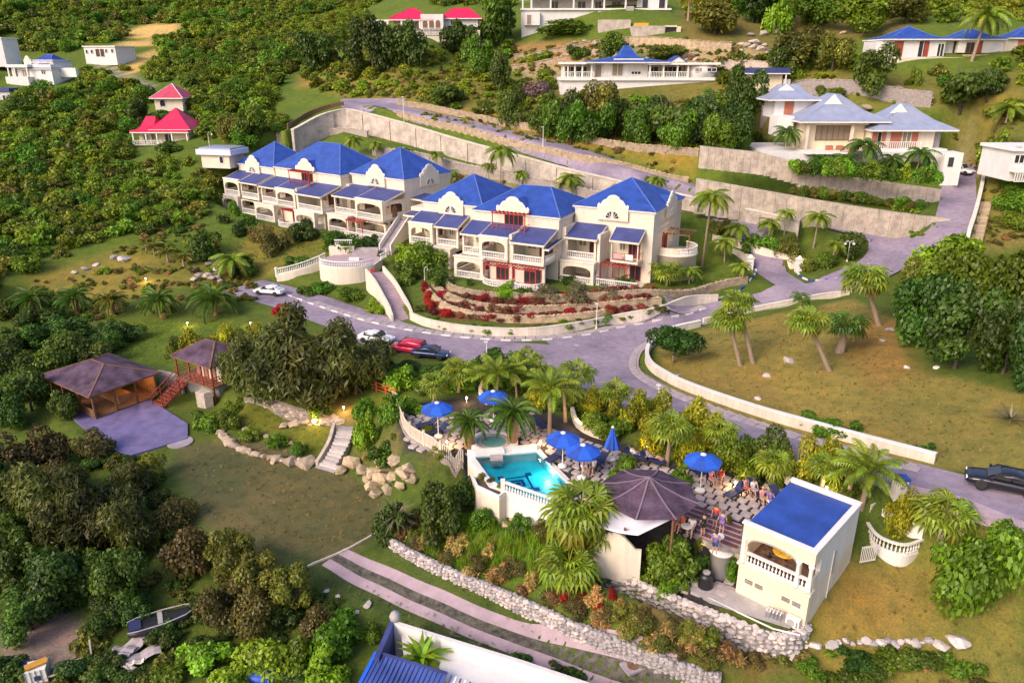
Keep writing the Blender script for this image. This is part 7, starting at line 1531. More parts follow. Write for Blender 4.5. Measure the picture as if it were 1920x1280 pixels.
for (x, y, w_, h_) in ((1540, 800, 90, 36), (1580, 810, 80, 34), (1735, 850, 50, 30)): B_('bush', x, y, w_, h_, 'low green scrub on the dry field by the long lane wall', 'bush', 'bush', 'scrub on the dry field')
palm('spike', 1893, 790, 1893, 786, 44, 'grey-green agave standing alone on the dry field', 26, 'agave', elev=(10, 85), cat='agave', part='leaf')
palm('aloe', 792, 1250, 792, 1242, 58, 'bright green rosette plant at the wall of the blue ribbed roof', 46, 'agave', elev=(-10, 85), cat='agave', part='leaf', at=P(792, 1240, 2.8))
for (x, y) in ((845, 1195), (895, 1215), (955, 1235)): palm('spike', x, y, x, y - 4, 20, 'small grey agave along the garden drive', 18, 'agave', elev=(10, 80), cat='agave', part='leaf', group='agaves along the drive')
for (x, y, w_, h_) in ((985, 1245, 60, 30), (1040, 1262, 60, 28), (1085, 1275, 60, 26)): B_('bushdark', x, y, w_, h_, 'dark clipped mound between drive and white wall', 'shrub', 'shrub', 'dark mounds by the drive')
# plants round the gate island and the upper lane
for (kd, x, y, w_, h_, lb) in (('bush', 1435, 460, 60, 40, 'green bush on the planted bank behind the gate'), ('bushdark', 1590, 475, 60, 46, 'round dark bush on the gate island'), ('olive', 1480, 480, 70, 50, 'tangled olive shrub behind the gate'), ('olive', 1515, 505, 60, 40, 'leafy bed at the gate pillar'), ('bush', 1545, 500, 50, 36, 'leafy bed on the gate island'), ('bush', 1410, 470, 50, 40, 'shrub behind the gate lane palms'), ('olive', 1350, 440, 60, 40, 'shrub at the far end of the near block'), ('bright', 1690, 400, 60, 40, 'bright fern on the lower retaining wall'), ('bush', 1560, 350, 60, 30, 'climber on the panelled retaining wall')): B_(kd, x, y, w_, h_, lb, 'shrub', 'shrub')
# hill trees one can tell apart
hill = [('flat', 835, 195, 90, 60, 'layered dark tree at the turning area'), ('broaddark', 955, 235, 54, 60, 'dark round tree on the stone terrace'), ('broad', 1070, 268, 60, 70, 'bright tree on the lower stone terrace'), ('olive', 1130, 250, 110, 100, 'broad olive tree with pale trunk below the two-tier roof'), ('flat', 1190, 255, 100, 90, 'dark tree beside the olive one'), ('flat', 1250, 262, 130, 110, 'wide dark tree below the two-tier roof villa'), ('flat', 1320, 250, 120, 110, 'wide layered dark tree by the grey villa wall'), ('broaddark', 1390, 225, 80, 80, 'dark tree beneath the small shed'), ('broad', 1030, 245, 70, 60, 'green tree left of the olive one'), ('bush', 1000, 240, 60, 44, 'green shrub at the terrace corner'), ('broaddark', 1630, 175, 86, 72, 'rounded dark tree below the linked pavilions'), ('flat', 1800, 200, 130, 100, 'layered tree below the royal palm'), ('flat', 1850, 180, 90, 80, 'layered tree beside the first below the royal palm'), ('bush', 1715, 160, 24, 50, 'upright conical shrub by the pavilion wall'), ('olive', 1500, 130, 110, 70, 'brownish tree between shed and pavilions'), ('broaddark', 1465, 140, 70, 50, 'dark shrub tree by the shed path'), ('olive', 1560, 130, 80, 60, 'olive tree behind the grey villa'), ('purple', 1000, 185, 70, 60, 'leafless purple-brown tree beside the base of the white villa'), ('broaddark', 760, 125, 80, 80, 'dark round tree below the crimson-roofed villa'), ('broaddark', 700, 135, 80, 80, 'second dark round tree below the crimson-roofed villa'), ('broaddark', 860, 100, 80, 70, 'dark tree hiding the wing of the crimson-roofed villa'), ('broad', 935, 80, 90, 100, 'green tree between crimson and topmost villas'), ('broad', 900, 140, 70, 60, 'green tree below the topmost villa bank'), ('broaddark', 940, 170, 50, 60, 'dark tree near the purple one'), ('olive', 620, 120, 80, 60, 'olive tree with pale trunk by the ochre patch'), ('broaddark', 590, 135, 80, 60, 'dark tree by the ochre patch'), ('bush', 520, 130, 60, 50, 'bush at the ochre patch'), ('olive', 1340, 60, 120, 80, 'tangled dry tree beside the topmost villa'), ('broaddark', 1420, 40, 110, 90, 'dark tree up the slope from the boulders'), ('bright', 1460, 60, 70, 80, 'bright tall shrub above the boulders'), ('broad', 1530, 50, 100, 70, 'green tree over the boulders'), ('broad', 1620, 60, 110, 70, 'green tree behind the linked pavilions'), ('olive', 1700, 40, 100, 60, 'olive tree high behind the pavilions'), ('bush', 1560, 178, 60, 30, 'flowering bush on top of the high rubble wall'), ('bush', 1150, 100, 60, 40, 'green bush beside the two-tier roof'), ('olive', 1250, 105, 90, 30, 'olive shrubs behind the two-tier roof'), ('bush', 1060, 65, 110, 28, 'hedge under the topmost villa'), ('bush', 1080, 108, 50, 40, 'bush on the tan bank'), ('broaddark', 322, 226, 80, 22, 'dark tree between the pink and crimson cottages'), ('broaddark', 262, 226, 50, 34, 'dark tree beside the crimson cottage'), ('bushdark', 320, 285, 70, 26, 'dark bush in front of the crimson cottage porch'), ('broad', 470, 262, 60, 60, 'yellow-green tree behind the far block'), ('olive', 430, 262, 70, 50, 'brown-green tree beside the pale hut'), ('bush', 1900, 300, 50, 30, 'bush on the bank by the white house'), ('bright', 1865, 300, 60, 60, 'bright green tree on the dry bank by the white house'), ('bush', 1900, 395, 70, 40, 'green shrub under the white house balcony'), ('bush', 1900, 425, 60, 30, 'bush at the stone steps')]
for kd, x, y, w_, h_, lb in hill:
 if kd in ('bush', 'bright', 'bushdark', 'purple'): B_(kd, x, y, w_, h_, lb + (' on the hill' if len(lb.split()) < 5 else ''), 'shrub', 'shrub')
 else: T(kd, x, y + 4, w_ * 1.15, h_ * (1.35 if y > 120 else 1.1), lb, th=.12, trunk='pale' if 'pale' in lb else 'dark')
palm('royal', 1822, 115, 1832, 35, 52, 'tall royal palm with smooth white trunk before the flared blue roofs', 22, tr=.3); palm('coco', 1885, 235, 1885, 205, 40, 'palm on the dry bank at the picture edge', 18, tr=.14); palm('coco', 1440, 165, 1438, 135, 26, 'small palm in front of the cream shed', 14, tr=.1); palm('coco', 1290, 40, 1290, -10, 30, 'old palm with shaggy trunk beside the topmost villa', 14, tr=.3, dead=4)
for (x, y, tx, ty, l, lb) in ((1470, 300, 1470, 250, 34, 'coconut palm at the porch of the grey villa'), (1615, 330, 1612, 275, 44, 'drooping coconut palm before the grey villa terrace'), (1712, 340, 1718, 290, 40, 'coconut palm under the grey villa balcony'), (1590, 330, 1580, 300, 34, 'young palm below the grey villa terrace'), (1535, 320, 1535, 300, 30, 'low palm on the grey villa planting'), (1560, 355, 1560, 345, 18, 'tiny palm between the two retaining walls'), (1670, 330, 1668, 300, 32, 'palm between the balcony palms')): palm('cocodk', x, y, tx, ty, l, lb, 18, tr=.12)
gv = random.Random(8)
for k in range(16):
 p = P(1492 + k * 17, 322 + k * 1.2, 20.2 - k * .05); B_('bush' if k % 3 else 'bright', 0, 0, 42, 34, 'leafy shrub in the planting below the grey villa terrace', 'shrub', 'shrub', 'planting of the grey villa', at=p)
# dense scrub on the hillside: the nearest as single bushes, the far slope as one mass
hz = W([(-60, 620), (-60, -10), (720, -40), (700, 60), (560, 110), (500, 200), (540, 235), (470, 275), (400, 310), (395, 400), (330, 440), (180, 450), (60, 500), (-20, 540)])
hz2 = W([(560, 60), (960, -40), (1980, -60), (1980, 40), (1640, 40), (1400, 30), (1270, 60), (1260, 0), (980, 10), (900, 20), (700, 40), (560, 110)])
hz4 = [(72, 72), (90, 55), (150, 60), (170, 230), (96, 190), (90, 130), (80, 100)]
hz3 = W([(560, 130), (960, 90), (1300, 110), (1500, 100), (1640, 120), (1930, 125), (1930, 285), (1800, 280), (1760, 190), (1480, 165), (1410, 250), (1320, 280), (1180, 262), (960, 225), (780, 190), (600, 180)])
ex = [W([(238, 50), (300, 41), (347, 50), (330, 70), (295, 88), (312, 97), (252, 145), (222, 90)]), W([(150, 105), (270, 140), (300, 175), (260, 168), (180, 125)])]
BX = [(15, 145, 100, 172), (150, 268, 82, 126), (245, 372, 205, 300), (280, 352, 155, 215), (364, 444, 268, 316), (-20, 30, 70, 210), (690, 912, 12, 84), (970, 1280, -20, 90), (1640, 1930, 45, 122), (1045, 1350, 88, 182), (1380, 1480, 126, 170), (1450, 1800, 165, 350), (630, 770, 182, 240)]
pts = []
def scatter(poly, ex, n, dmin, q):
 lo, hi = np.min(poly, 0), np.max(poly, 0); o = []; cell = {}
 for _ in range(n):
  x, y = q.uniform(lo[0], hi[0]), q.uniform(lo[1], hi[1])
  if y > 560: continue
  dm = dmin * (1 + max(0, y - 200) / 260); key = (int(x // dm), int(y // dm))
  if any((x - a) ** 2 + (y - b) ** 2 < dm * dm for i in (-1, 0, 1) for j in (-1, 0, 1) for a, b in cell.get((key[0] + i, key[1] + j), ())): continue
  cell.setdefault(key, []).append((x, y)); o.append((x, y))
 A_ = np.array(o); k = polydist(poly, A_[:, 0], A_[:, 1]) < 0
 for e in ex: k &= polydist(e, A_[:, 0], A_[:, 1]) > 0
 return A_[k]
sq = random.Random(17)
S1 = np.vstack([scatter(hz, ex, 52000, 2.0, sq), scatter(hz2, [], 16000, 2.7, sq), scatter(hz3, [], 6000, 3.6, sq), scatter(hz4, [], 5000, 4.2, sq)])
keep = []
for x, y in S1:
 z = H(x, y); a, b = proj(x, y, z); a2, b2 = proj(x, y, z + 3)
 if not (-260 < a < 2500 and b > -40): continue
 if any(X0 - 4 < a < X1 + 4 and Y0 - 2 < b < Y1 + 6 for X0, X1, Y0, Y1 in BX): continue
 keep.append((math.hypot(x, y) + (900 if not -40 < a < 1960 else 0), x, y, z))
keep.sort(); print('SCRUB', len(keep))
for d, x, y, z in keep[:290]:
 kd = sq.choice(['scrub', 'scrub', 'scrubyel', 'bush', 'scruboly']); s = sq.uniform(1.5, 2.9)
 o = inst(sq.choice(VEG[kd]), 'hillside_bush', None, (x, y, z - .4), (0, 0, sq.uniform(0, 6.28)), (s, s, s * sq.uniform(.8, 1.25)))
 a, b = proj(x, y, z); wh = 'above the row of date palms' if b > 470 else 'beside the far apartment block' if a > 330 and b > 330 else 'below the crimson cottage' if a > 200 and b > 280 else 'at the far edge of the garden slope' if b > 380 else 'below the small far villa' if a < 200 else 'on the slope around the turning area' if a < 1000 else 'between the upper villas'
 tag(o, 'green bush of the dense hillside scrub ' + wh, 'bush', 'hillside scrub ' + wh, 'thing')
def gn_scatter(name, label, meshes, pts_, smin, smax, seed, zs=1.0):
 """one object: leaf clumps instanced on points by geometry nodes"""
 me = bpy.data.meshes.new(name); me.from_pydata([(x, y, z) for x, y, z in pts_], [], [])
 o = bpy.data.objects.new(name, me); col.objects.link(o); tag(o, label, kind='stuff')
 cl = bpy.data.collections.new(name + '_shapes')
 for m_ in meshes: cl.objects.link(bpy.data.objects.new('clump', m_))
 ng = bpy.data.node_groups.new(name, 'GeometryNodeTree')
 ng.interface.new_socket('Geometry', in_out='INPUT', socket_type='NodeSocketGeometry'); ng.interface.new_socket('Geometry', in_out='OUTPUT', socket_type='NodeSocketGeometry')
 N_ = ng.nodes; gi = N_.new('NodeGroupInput'); go = N_.new('NodeGroupOutput'); ip = N_.new('GeometryNodeInstanceOnPoints'); ci = N_.new('GeometryNodeCollectionInfo')
 ci.inputs['Collection'].default_value = cl; ci.inputs['Separate Children'].default_value = True; ci.inputs['Reset Children'].default_value = True
 rs = N_.new('FunctionNodeRandomValue'); rs.data_type = 'FLOAT'; rs.inputs[2].default_value = smin; rs.inputs[3].default_value = smax; rs.inputs['Seed'].default_value = seed
 rr2 = N_.new('FunctionNodeRandomValue'); rr2.data_type = 'FLOAT_VECTOR'; rr2.inputs[0].default_value = (-.1, -.1, 0); rr2.inputs[1].default_value = (.1, .1, 6.28); rr2.inputs['Seed'].default_value = seed + 1
 ip.inputs['Pick Instance'].default_value = True; k = ng.links.new
 k(gi.outputs[0], ip.inputs['Points']); k(ci.outputs[0], ip.inputs['Instance']); k(rs.outputs[1], ip.inputs['Scale']); k(rr2.outputs[0], ip.inputs['Rotation']); k(ip.outputs[0], go.inputs[0])
 md = o.modifiers.new('scatter', 'NODES'); md.node_group = ng; return o
pz = [(x, y, z - .5) for d, x, y, z in keep[290:]]; sunny = lambda x, y: math.sin(x * .045 + 1.7 * math.sin(y * .03)) * math.sin(y * .06 + .5 + .8 * math.sin(x * .03)) > .12  # wavy patches whose sunlight comes from a yellower leaf colour
gn_scatter('hillside_scrub', 'far green scrub covering the whole upper hillside as one mass', VEG['scrub'] + VEG['scruboly'][:1] + VEG['bush'][:1], [p for p in pz if not sunny(*p[:2])], 1.8, 3.9, 3)
gn_scatter('hillside_scrub', 'patches of scrub with sunlight put into their yellow-green leaf colour, on the upper hillside', VEG['scrubyel'] + VEG['scrub'][:2], [p for p in pz if sunny(*p[:2])], 1.4, 2.9, 5)
# short grass and weeds
def grassmesh(mat, n, seed, h=1., sp=.5):
 g = np.random.default_rng(seed); Q = []; T_ = []
 for k in range(n):
  a = g.uniform(0, 6.28); r = sp * math.sqrt(g.random()); p = Vector((r * math.cos(a), r * math.sin(a), 0)); b = g.uniform(0, 6.28); d = Vector((math.cos(b), math.sin(b), 0)); w_ = Vector((-d.y, d.x, 0)) * .035; hh = h * g.uniform(.5, 1.1); le = d * g.uniform(.1, .5) * hh
  Q.append([p - w_, p + w_, p + le + Vector((0, 0, hh)) + w_ * .2, p + le + Vector((0, 0, hh)) - w_ * .2]); br = g.uniform(.7, 1.3); T_.append((br, br, br, g.random() * .5))
 return strip_mesh('tuft', mat, Q, T_)
def fill(polys, ex, step, q, zoff=-.02):
 o = []
 for pl in polys:
  lo, hi = np.min(pl, 0), np.max(pl, 0); n = int((hi[0] - lo[0]) * (hi[1] - lo[1]) / step ** 2); A_ = np.stack([rng.uniform(lo[0], hi[0], n), rng.uniform(lo[1], hi[1], n)], 1); A_ = A_[polydist(pl, A_[:, 0], A_[:, 1]) < 0]
  for e in ex: A_ = A_[polydist(e, A_[:, 0], A_[:, 1]) > 0]
  o += [(x, y, H(x, y) + zoff) for x, y in A_]
 return o
gr = [grassmesh(F['bright'], 26, i) for i in range(3)]; gd = [grassmesh(F['dry'], 24, i + 5) for i in range(2)] + [grassmesh(F['olive'], 24, 8)]
gn_scatter('tall_grass', 'tall bright green grass on the bank below the pool', gr + gd[2:], fill([W([(760, 1000), (900, 975), (1040, 990), (1070, 1070), (1000, 1110), (880, 1070), (780, 1040)])], [], .42, rnd), .35, .8, 7)
gn_scatter('dry_grass', 'short dry tufted grass on the fields beside the lane', gd, fill([W([(1250, 680), (1330, 625), (1600, 565), (1690, 690), (1920, 740), (1920, 880), (1760, 860), (1400, 770)]), W([(340, 840), (460, 820), (610, 870), (715, 930), (710, 1005), (600, 1050), (470, 1040), (380, 970)]), W([(1560, 1100), (1720, 1040), (1920, 1010), (1920, 1285), (1540, 1285)])], [], .75, rnd), .10, .28, 9)
gn_scatter('lawn_grass', 'short green tufted grass of the garden lawns', gr[:2] + gd[2:], fill([W([(250, 600), (430, 605), (560, 640), (440, 690), (200, 670)]), W([(860, 548), (1400, 532), (1405, 505), (1230, 538)]), W([(560, 1080), (800, 1190), (1000, 1272), (900, 1185), (700, 1100)]), W([(690, 1015), (900, 1115), (1290, 1280), (1000, 1190)]), W([(440, 765), (640, 800), (620, 850), (460, 800)]), W([(400, 425), (620, 450), (600, 500), (420, 480)])], [], .5, rnd), .10, .26, 12)
wd = fill([W([(60, 520), (420, 480), (520, 560), (300, 600), (60, 600)]), W([(600, 780), (730, 830), (880, 870), (700, 900)]), W([(300, 430), (400, 420), (420, 480), (200, 480)]), W([(1180, 1110), (1330, 1190), (1480, 1240), (1300, 1250)]), W([(900, 205), (1300, 290), (1300, 330), (1000, 270), (780, 220)]), W([(960, 100), (1480, 95), (1480, 140), (1260, 120), (960, 140)]), W([(1830, 290), (1930, 290), (1930, 450), (1840, 460)]), W([(600, 130), (950, 130), (950, 200), (640, 185)]), W([(1480, 140), (1920, 200), (1920, 290), (1800, 270), (1600, 180)]), W([(1500, 1200), (1920, 1200), (1920, 1290), (1500, 1290)]), W([(560, 285), (760, 310), (1000, 350), (1280, 400), (1100, 395), (760, 340)])], [], 1.5, rnd, -.1)
gn_scatter('weeds', 'scattered weeds and low scrub on the banks and terraces', VEG['scrub'][:2] + VEG['scruboly'] + VEG['drytuft'] + VEG['rust'][:1], wd, .25, .95, 15)
sh = fill([W([(-40, 880), (240, 860), (320, 930), (360, 1000), (520, 1080), (640, 1150), (600, 1290), (-40, 1290), (-40, 1000)])], [W([(-20, 1170), (140, 1140), (180, 1200), (140, 1260), (-20, 1270)]), W([(215, 1180), (300, 1190), (310, 1270), (220, 1270)])], 1.5, rnd, -.2)
gn_scatter('undergrowth', 'dense dark undergrowth beneath the corner wood', VEG['bushdark'] + VEG['scruboly'][:1], sh, .6, 1.4, 18)
for k in range(20): B_('bush' if k % 3 else 'drytuft', 1320 + k * 21, 372 + k * 3.6, 30, 14, 'low plant at the foot of the stained retaining wall', 'plant', 'plant', 'plants at the foot of the retaining wall')
for k in range(14): p = P(1490 + k * 18, 362 + k * 2.2, 17.2 - k * .1); B_('bush' if k % 2 else 'olive', 0, 0, 36, 20, 'low plant between the two retaining walls', 'plant', 'plant', 'plants between the retaining walls', at=p)
for (x, y) in ((905, 898), (922, 906), (938, 916)): B_('olive', 0, 0, 26, 16, 'small plant growing in the pool planter', 'plant', 'plant', 'plants in the pool planter', at=P(x, y, 7.1))
for k in range(10): T('broaddark' if k % 2 else 'broad', 1040 + k * 38, 262 + k * 3 - 14 * (k % 2), 84, 84, 'dense tree of the dark row between climbing lane and two-tier villa', group='trees below the two-tier villa', th=.08)
for (x, y, w_, h_, k) in ((700, 720, 90, 60, 'bush'), (760, 725, 90, 56, 'bright'), (820, 730, 90, 50, 'bush'), (870, 722, 90, 50, 'bright'), (680, 790, 60, 50, 'bright'), (770, 770, 60, 40, 'bright'), (990, 735, 70, 40, 'bush'), (1080, 760, 60, 50, 'bush')): B_(k, x, y, w_, h_, 'lush green shrub filling the garden between timber fence and lane', 'shrub', 'shrub', 'garden shrubs by the timber fence')
for (x, y, w_, h_) in ((60, 625, 110, 50), (150, 630, 110, 46), (20, 600, 80, 50), (210, 625, 60, 34), (100, 605, 80, 30)): B_('bushdark', x, y, w_, h_, 'dark low shrub below the date palms', 'shrub', 'shrub', 'dark shrubs below the date palms')
B_('bush', 1262, 1100, 60, 50, 'leafy shrub between flowering shrub and black tank', 'shrub', 'shrub')
for (x, y) in ((1890, 352), (1915, 358), (1900, 372)): B_('bush', x, y, 44, 30, 'shrub under the balcony of the white house by the driveway', 'shrub', 'shrub', 'shrubs under the white house')
for (x, y, l) in ((1000, 740, 40), (1080, 742, 40), (860, 735, 38), (1150, 775, 36), (985, 715, 36), (1345, 850, 40), (1540, 915, 40)): palm('fan', x, y, x + 2, y - 42, l, 'yellowish fan palm of the hedge between pool garden and lane', 20, tr=.15, group='fan palms along the garden hedge')
for (x, y, k) in ((1180, 1078, 'bush'), (1225, 1108, 'bright'), (1150, 1078, 'bush'), (1110, 1090, 'bright'), (990, 985, 'bush'), (1020, 1005, 'olive'), (905, 985, 'bush'), (1060, 1100, 'bush')): B_(k, x, y, 60, 44, 'leafy shrub on the bank below pool and tent', 'shrub', 'shrub', 'shrubs below pool and tent')
for k in range(15): x = 975 + k * 35; B_('croton' if k % 3 else 'bush', x, 735 + (x - 975) * .30 + 6 * (k % 2), 50, 52, 'golden-green shrub of the belt between pool terrace and lane', 'shrub', 'shrub', 'belt along the lane')
B_('bushdark', 312, 1205, 80, 44, 'dark bush half hiding the old boat')
# ---------------------------------------------------------------- vehicles
def loft(st, n=12, pw=3.2):
 """rings (x, half width, z0, z1) joined into a rounded body"""
 m = MB(); vs = []; fs = []
 for x, hw, z0, z1 in st:
  for k in range(n):
   t = 2 * math.pi * (k + .5) / n; c, s = math.cos(t), math.sin(t); e = 2 / pw
   vs.append((x, hw * math.copysign(abs(c) ** e, c), (z0 + z1) / 2 + (z1 - z0) / 2 * math.copysign(abs(s) ** e, s)))
 for i in range(len(st) - 1):
  for k in range(n): fs.append((i * n + k, i * n + (k + 1) % n, (i + 1) * n + (k + 1) % n, (i + 1) * n + k))
 fs += [tuple(range(n))[::-1], tuple(range((len(st) - 1) * n, len(st) * n))]
 return m.add(vs, fs)
def vehicle(name, label, cat, loc, rz, paint, kind='suv'):
 r = thing(name, label, cat, loc, rz); pm_ = M[paint]
 if kind == 'suv': L, hw, zb, zt, cab = 4.7, .93, .95, 1.65, [(-2.1, .70, .9, 1.3), (-1.75, .80, .9, 1.58), (-.6, .82, .9, 1.66), (.35, .80, .9, 1.60), (1.15, .76, .9, .98)]
 elif kind == 'coupe': L, hw, zb, zt, cab = 4.4, .88, .85, 1.35, [(-1.9, .62, .8, .88), (-1.2, .72, .8, 1.24), (-.4, .74, .8, 1.36), (.25, .72, .8, 1.28), (1.05, .68, .8, .86)]
 elif kind == 'van': L, hw, zb, zt, cab = 4.8, .92, 1.0, 1.8, [(-2.3, .80, .95, 1.5), (-2.1, .82, .95, 1.72), (-.4, .83, .95, 1.78), (.6, .80, .95, 1.7), (1.3, .76, .95, 1.05)]
 else: L, hw, zb, zt, cab = 5.2, .93, .95, 1.75, [(-.35, .78, .9, 1.55), (-.2, .80, .9, 1.74), (.55, .80, .9, 1.72), (1.2, .76, .9, .98)]
 h = L / 2
 body = loft([(-h, hw * .80, .36, zb * .86), (-h + .12, hw * .95, .28, zb), (-h + .5, hw, .25, zb + .02), (-.3, hw, .25, zb + .01), (h - 1.3, hw, .25, zb), (h - .55, hw * .98, .25, zb - .08), (h - .15, hw * .92, .28, zb - .16), (h, hw * .74, .36, zb - .30)], 16, 4).build('body', pm_, r, True)
 loft(cab, 14, 3.6).build('roof', pm_, r, True)
 gz_ = lambda x, hh: None
 for s in (-1, 1):       # side glass, two panes a side
  c0, c1 = cab[0], cab[-1]; xs0, xs1 = cab[1][0] - .1, cab[-1][0] - .42; mid = (xs0 + xs1) / 2 + .1; top = max(c[3] for c in cab) - .10
  for a, b in ((xs0, mid - .06), (mid + .06, xs1)):
   q = [(a, zb + .05), (b + (.28 if b == xs1 else 0), zb + .05), (b - (.10 if b == xs1 else 0), top), (a + (.08 if a == xs0 else 0), top)]
   MB().add([(x, s * (hw - .10 - (.10 if z == top else .05) + .015), z) for x, z in q], [(0, 1, 2, 3) if s < 0 else (3, 2, 1, 0)]).build('side_window', M['glass'], r)
 f0, f1 = cab[-1], cab[-2]; dx = .05
 MB().add([(f0[0] + dx - .08, -f0[1] + .08, f0[3] + .05), (f0[0] + dx - .08, f0[1] - .08, f0[3] + .05), (f1[0] + dx + .06, f1[1] - .16, f1[3] - .02), (f1[0] + dx + .06, -f1[1] + .16, f1[3] - .02)], [(0, 1, 2, 3)]).build('windscreen', M['glass'], r)
 b0, b1 = cab[0], cab[1]
 MB().add([(b0[0] - .03, b0[1] - .1, b0[3] - .12), (b0[0] - .03, -b0[1] + .1, b0[3] - .12), (b1[0] - .08, -b1[1] + .16, b1[3] - .03), (b1[0] - .08, b1[1] - .16, b1[3] - .03)], [(0, 1, 2, 3)]).build('rear_window', M['glass'], r)
 if kind == 'pickup':
  MB().box(-h + .15, -hw + .14, zb + .022, -.5, hw - .14, zb + .03).build('cargo_bed', M['black'], r)
  for s in (-1, 1): MB().box(-h + .05, s * (hw - .08) - .05, zb, -.4, s * (hw - .08) + .05, zb + .14).build('bed_side', pm_, r)
 ty = MB().lathe([(.20, -.1), (.33, -.11), (.35, -.06), (.35, .06), (.33, .11), (.20, .1)], 16).mesh('tyre', M['tyre'], True); rm = MB().lathe([(0, -.085), (.21, -.09), (.21, .09), (0, .085)], 12).mesh('rim', M['metal'])
 for x in (-h + .88, h - .92):
  for s in (-1, 1):
   wv = bpy.data.objects.new('wheel', ty); col.objects.link(wv); wv.parent = r; wv.location = (x, s * (hw - .08), .35); wv.rotation_euler = (R(90), 0, 0); inst(rm, 'rim', wv)
 hl = emit('headlamp', (.9, .9, .95), .2) if 'headlamp' not in bpy.data.materials else bpy.data.materials['headlamp']
 for s in (-1, 1):
  MB().box(h - .22, s * hw * .62 - .16, zb - .36, h - .045, s * hw * .62 + .16, zb - .22).build('headlight', hl, r); MB().box(-h + .02, s * hw * .72 - .1, zb - .28, -h + .14, s * hw * .72 + .1, zb - .05).build('tail_light', M['redpaint'], r)
  MB().box(.75, s * (hw + .1) - .1, zb + .02, .9, s * (hw + .1) + .08, zb + .16).build('wing_mirror', pm_, r)
 MB().box(h - .12, -.42, .42, h + .005, .42, zb - .38).build('grille', M['black'], r); MB().box(-h - .01, -.26, .55, -h + .08, .26, .66).build('number_plate', M['white'], r)
 return r
def onroad(px, py, dz=.07): p = G(px, py); return (p[0], p[1], p[2] + dz)
vehicle('parked_car', 'white car parked first in the bay beside the feathery grove', 'car', onroad(706, 641), R(-18), 'carwhite', 'coupe')
vehicle('parked_car', 'red car parked between the white and the navy car', 'car', onroad(766, 661), R(158), 'carred', 'van').scale = (.88, .92, .92)
vehicle('parked_car', 'dark navy car parked last in the bay above the hedge', 'car', onroad(808, 670), R(-14), 'carnavy', 'coupe')
vehicle('parked_car', 'low white car parked at the far end of the lane under the baluster ramp', 'car', onroad(506, 552), R(166), 'carwhite', 'coupe')
vehicle('suv', 'black estate car driving on the lane past the forecourt', 'car', onroad(1880, 918), R(151), 'carblack', 'coupe').scale = (1.05, 1.05, 1.12)
vehicle('pickup_truck', 'white pickup truck parked at the top of the steep driveway', 'pickup truck', onroad(1797, 326), R(-62), 'carwhite', 'pickup')
# ---------------------------------------------------------------- parasols, loungers, chairs
def dz_(px, py, z=7.38): return P(px, py, z)
def parasol(px, py, z, label, mat='umb', rz=0, lean=0):
 x, y, _ = P(px, py, z); r = thing('parasol', label, 'parasol', (x, y, 7.36), rz, 'blue parasols'); h = z - 7.36
 MB().lathe([(.34, 0), (.36, .12), (.30, .2), (.1, .26), (0, .26)], 14).build('base', M['white'], r, True); MB().tube([(0, 0, .2), (0, 0, h + .5)], .035, 8).build('pole', M['white'], r)
 n = 8; R_ = 1.32; vs = [(0, 0, h + .55)]; top = [(R_ * .5 * math.cos(k * 2 * math.pi / n), R_ * .5 * math.sin(k * 2 * math.pi / n), h + .38) for k in range(n)]; lo = [(R_ * math.cos(k * 2 * math.pi / n), R_ * math.sin(k * 2 * math.pi / n), h + .02) for k in range(n)]
 m2 = [M['umb'], M['umbdark']]
 for k in range(n):
  j = (k + 1) % n; d = [(a + b) / 2 for a, b in zip(lo[k], lo[j])]; d[2] -= .06
  fl = [(p[0] * 1.01, p[1] * 1.01, p[2] - .16) for p in (lo[k], lo[j])]
  q = MB().add([vs[0], top[k], top[j], lo[k], lo[j], fl[0], fl[1]], [(0, 1, 2), (1, 3, 4, 2), (3, 5, 6, 4)]); q.build('canopy_panel', m2[0] if k % 4 else m2[1], r)
  MB().bar((0, 0, h + .2), tuple(v * .98 for v in lo[k][:2]) + (h,), .025).build('rib', M['white'], r)
 MB().lathe([(.20, h + .50), (.22, h + .56), (.08, h + .64), (0, h + .66)], 12).build('finial', M['white'], r, True); return r
for (x, y, z, lb) in ((820, 766, 9.9, 'blue parasol farthest along the terrace, beside the picket fence'), (925, 744, 9.6, 'blue parasol half hidden by palms at the road edge'), (1056, 823, 9.7, 'blue parasol at the pool corner, the higher one of an overlapping pair'), (1093, 846, 9.6, 'blue parasol over two seated guests, the lower one of an overlapping pair'), (1318, 864, 9.8, 'lone blue parasol on the terrace near the bar')): parasol(x, y, z, lb, rz=R(12 + x % 30))
x, y, _ = P(1146, 862, 7.36); r = thing('parasol', 'closed blue and pale striped parasol by the curved wall', 'parasol', (x, y, 7.36), 0, 'blue parasols')
MB().lathe([(.34, 0), (.36, .12), (.30, .2), (.1, .26), (0, .26)], 14).build('base', M['white'], r, True); MB().tube([(0, 0, .2), (0, 0, 2.9)], .035, 8).build('pole', M['white'], r)
for k in range(8):
 a0, a1 = R(45 * k), R(45 * k + 45); MB().add([(.08 * math.cos(a0), .08 * math.sin(a0), 2.75), (.08 * math.cos(a1), .08 * math.sin(a1), 2.75), (.62 * math.cos(a1), .62 * math.sin(a1), 1.15), (.50 * math.cos((a0 + a1) / 2), .5 * math.sin((a0 + a1) / 2), 1.05), (.62 * math.cos(a0), .62 * math.sin(a0), 1.15)], [(0, 1, 2, 3, 4)]).build('canopy_panel', M['umbdark'] if k % 2 else M['umb'], r)
MB().lathe([(.1, 2.75), (.12, 2.85), (0, 2.95)], 10).build('finial', M['white'], r, True)
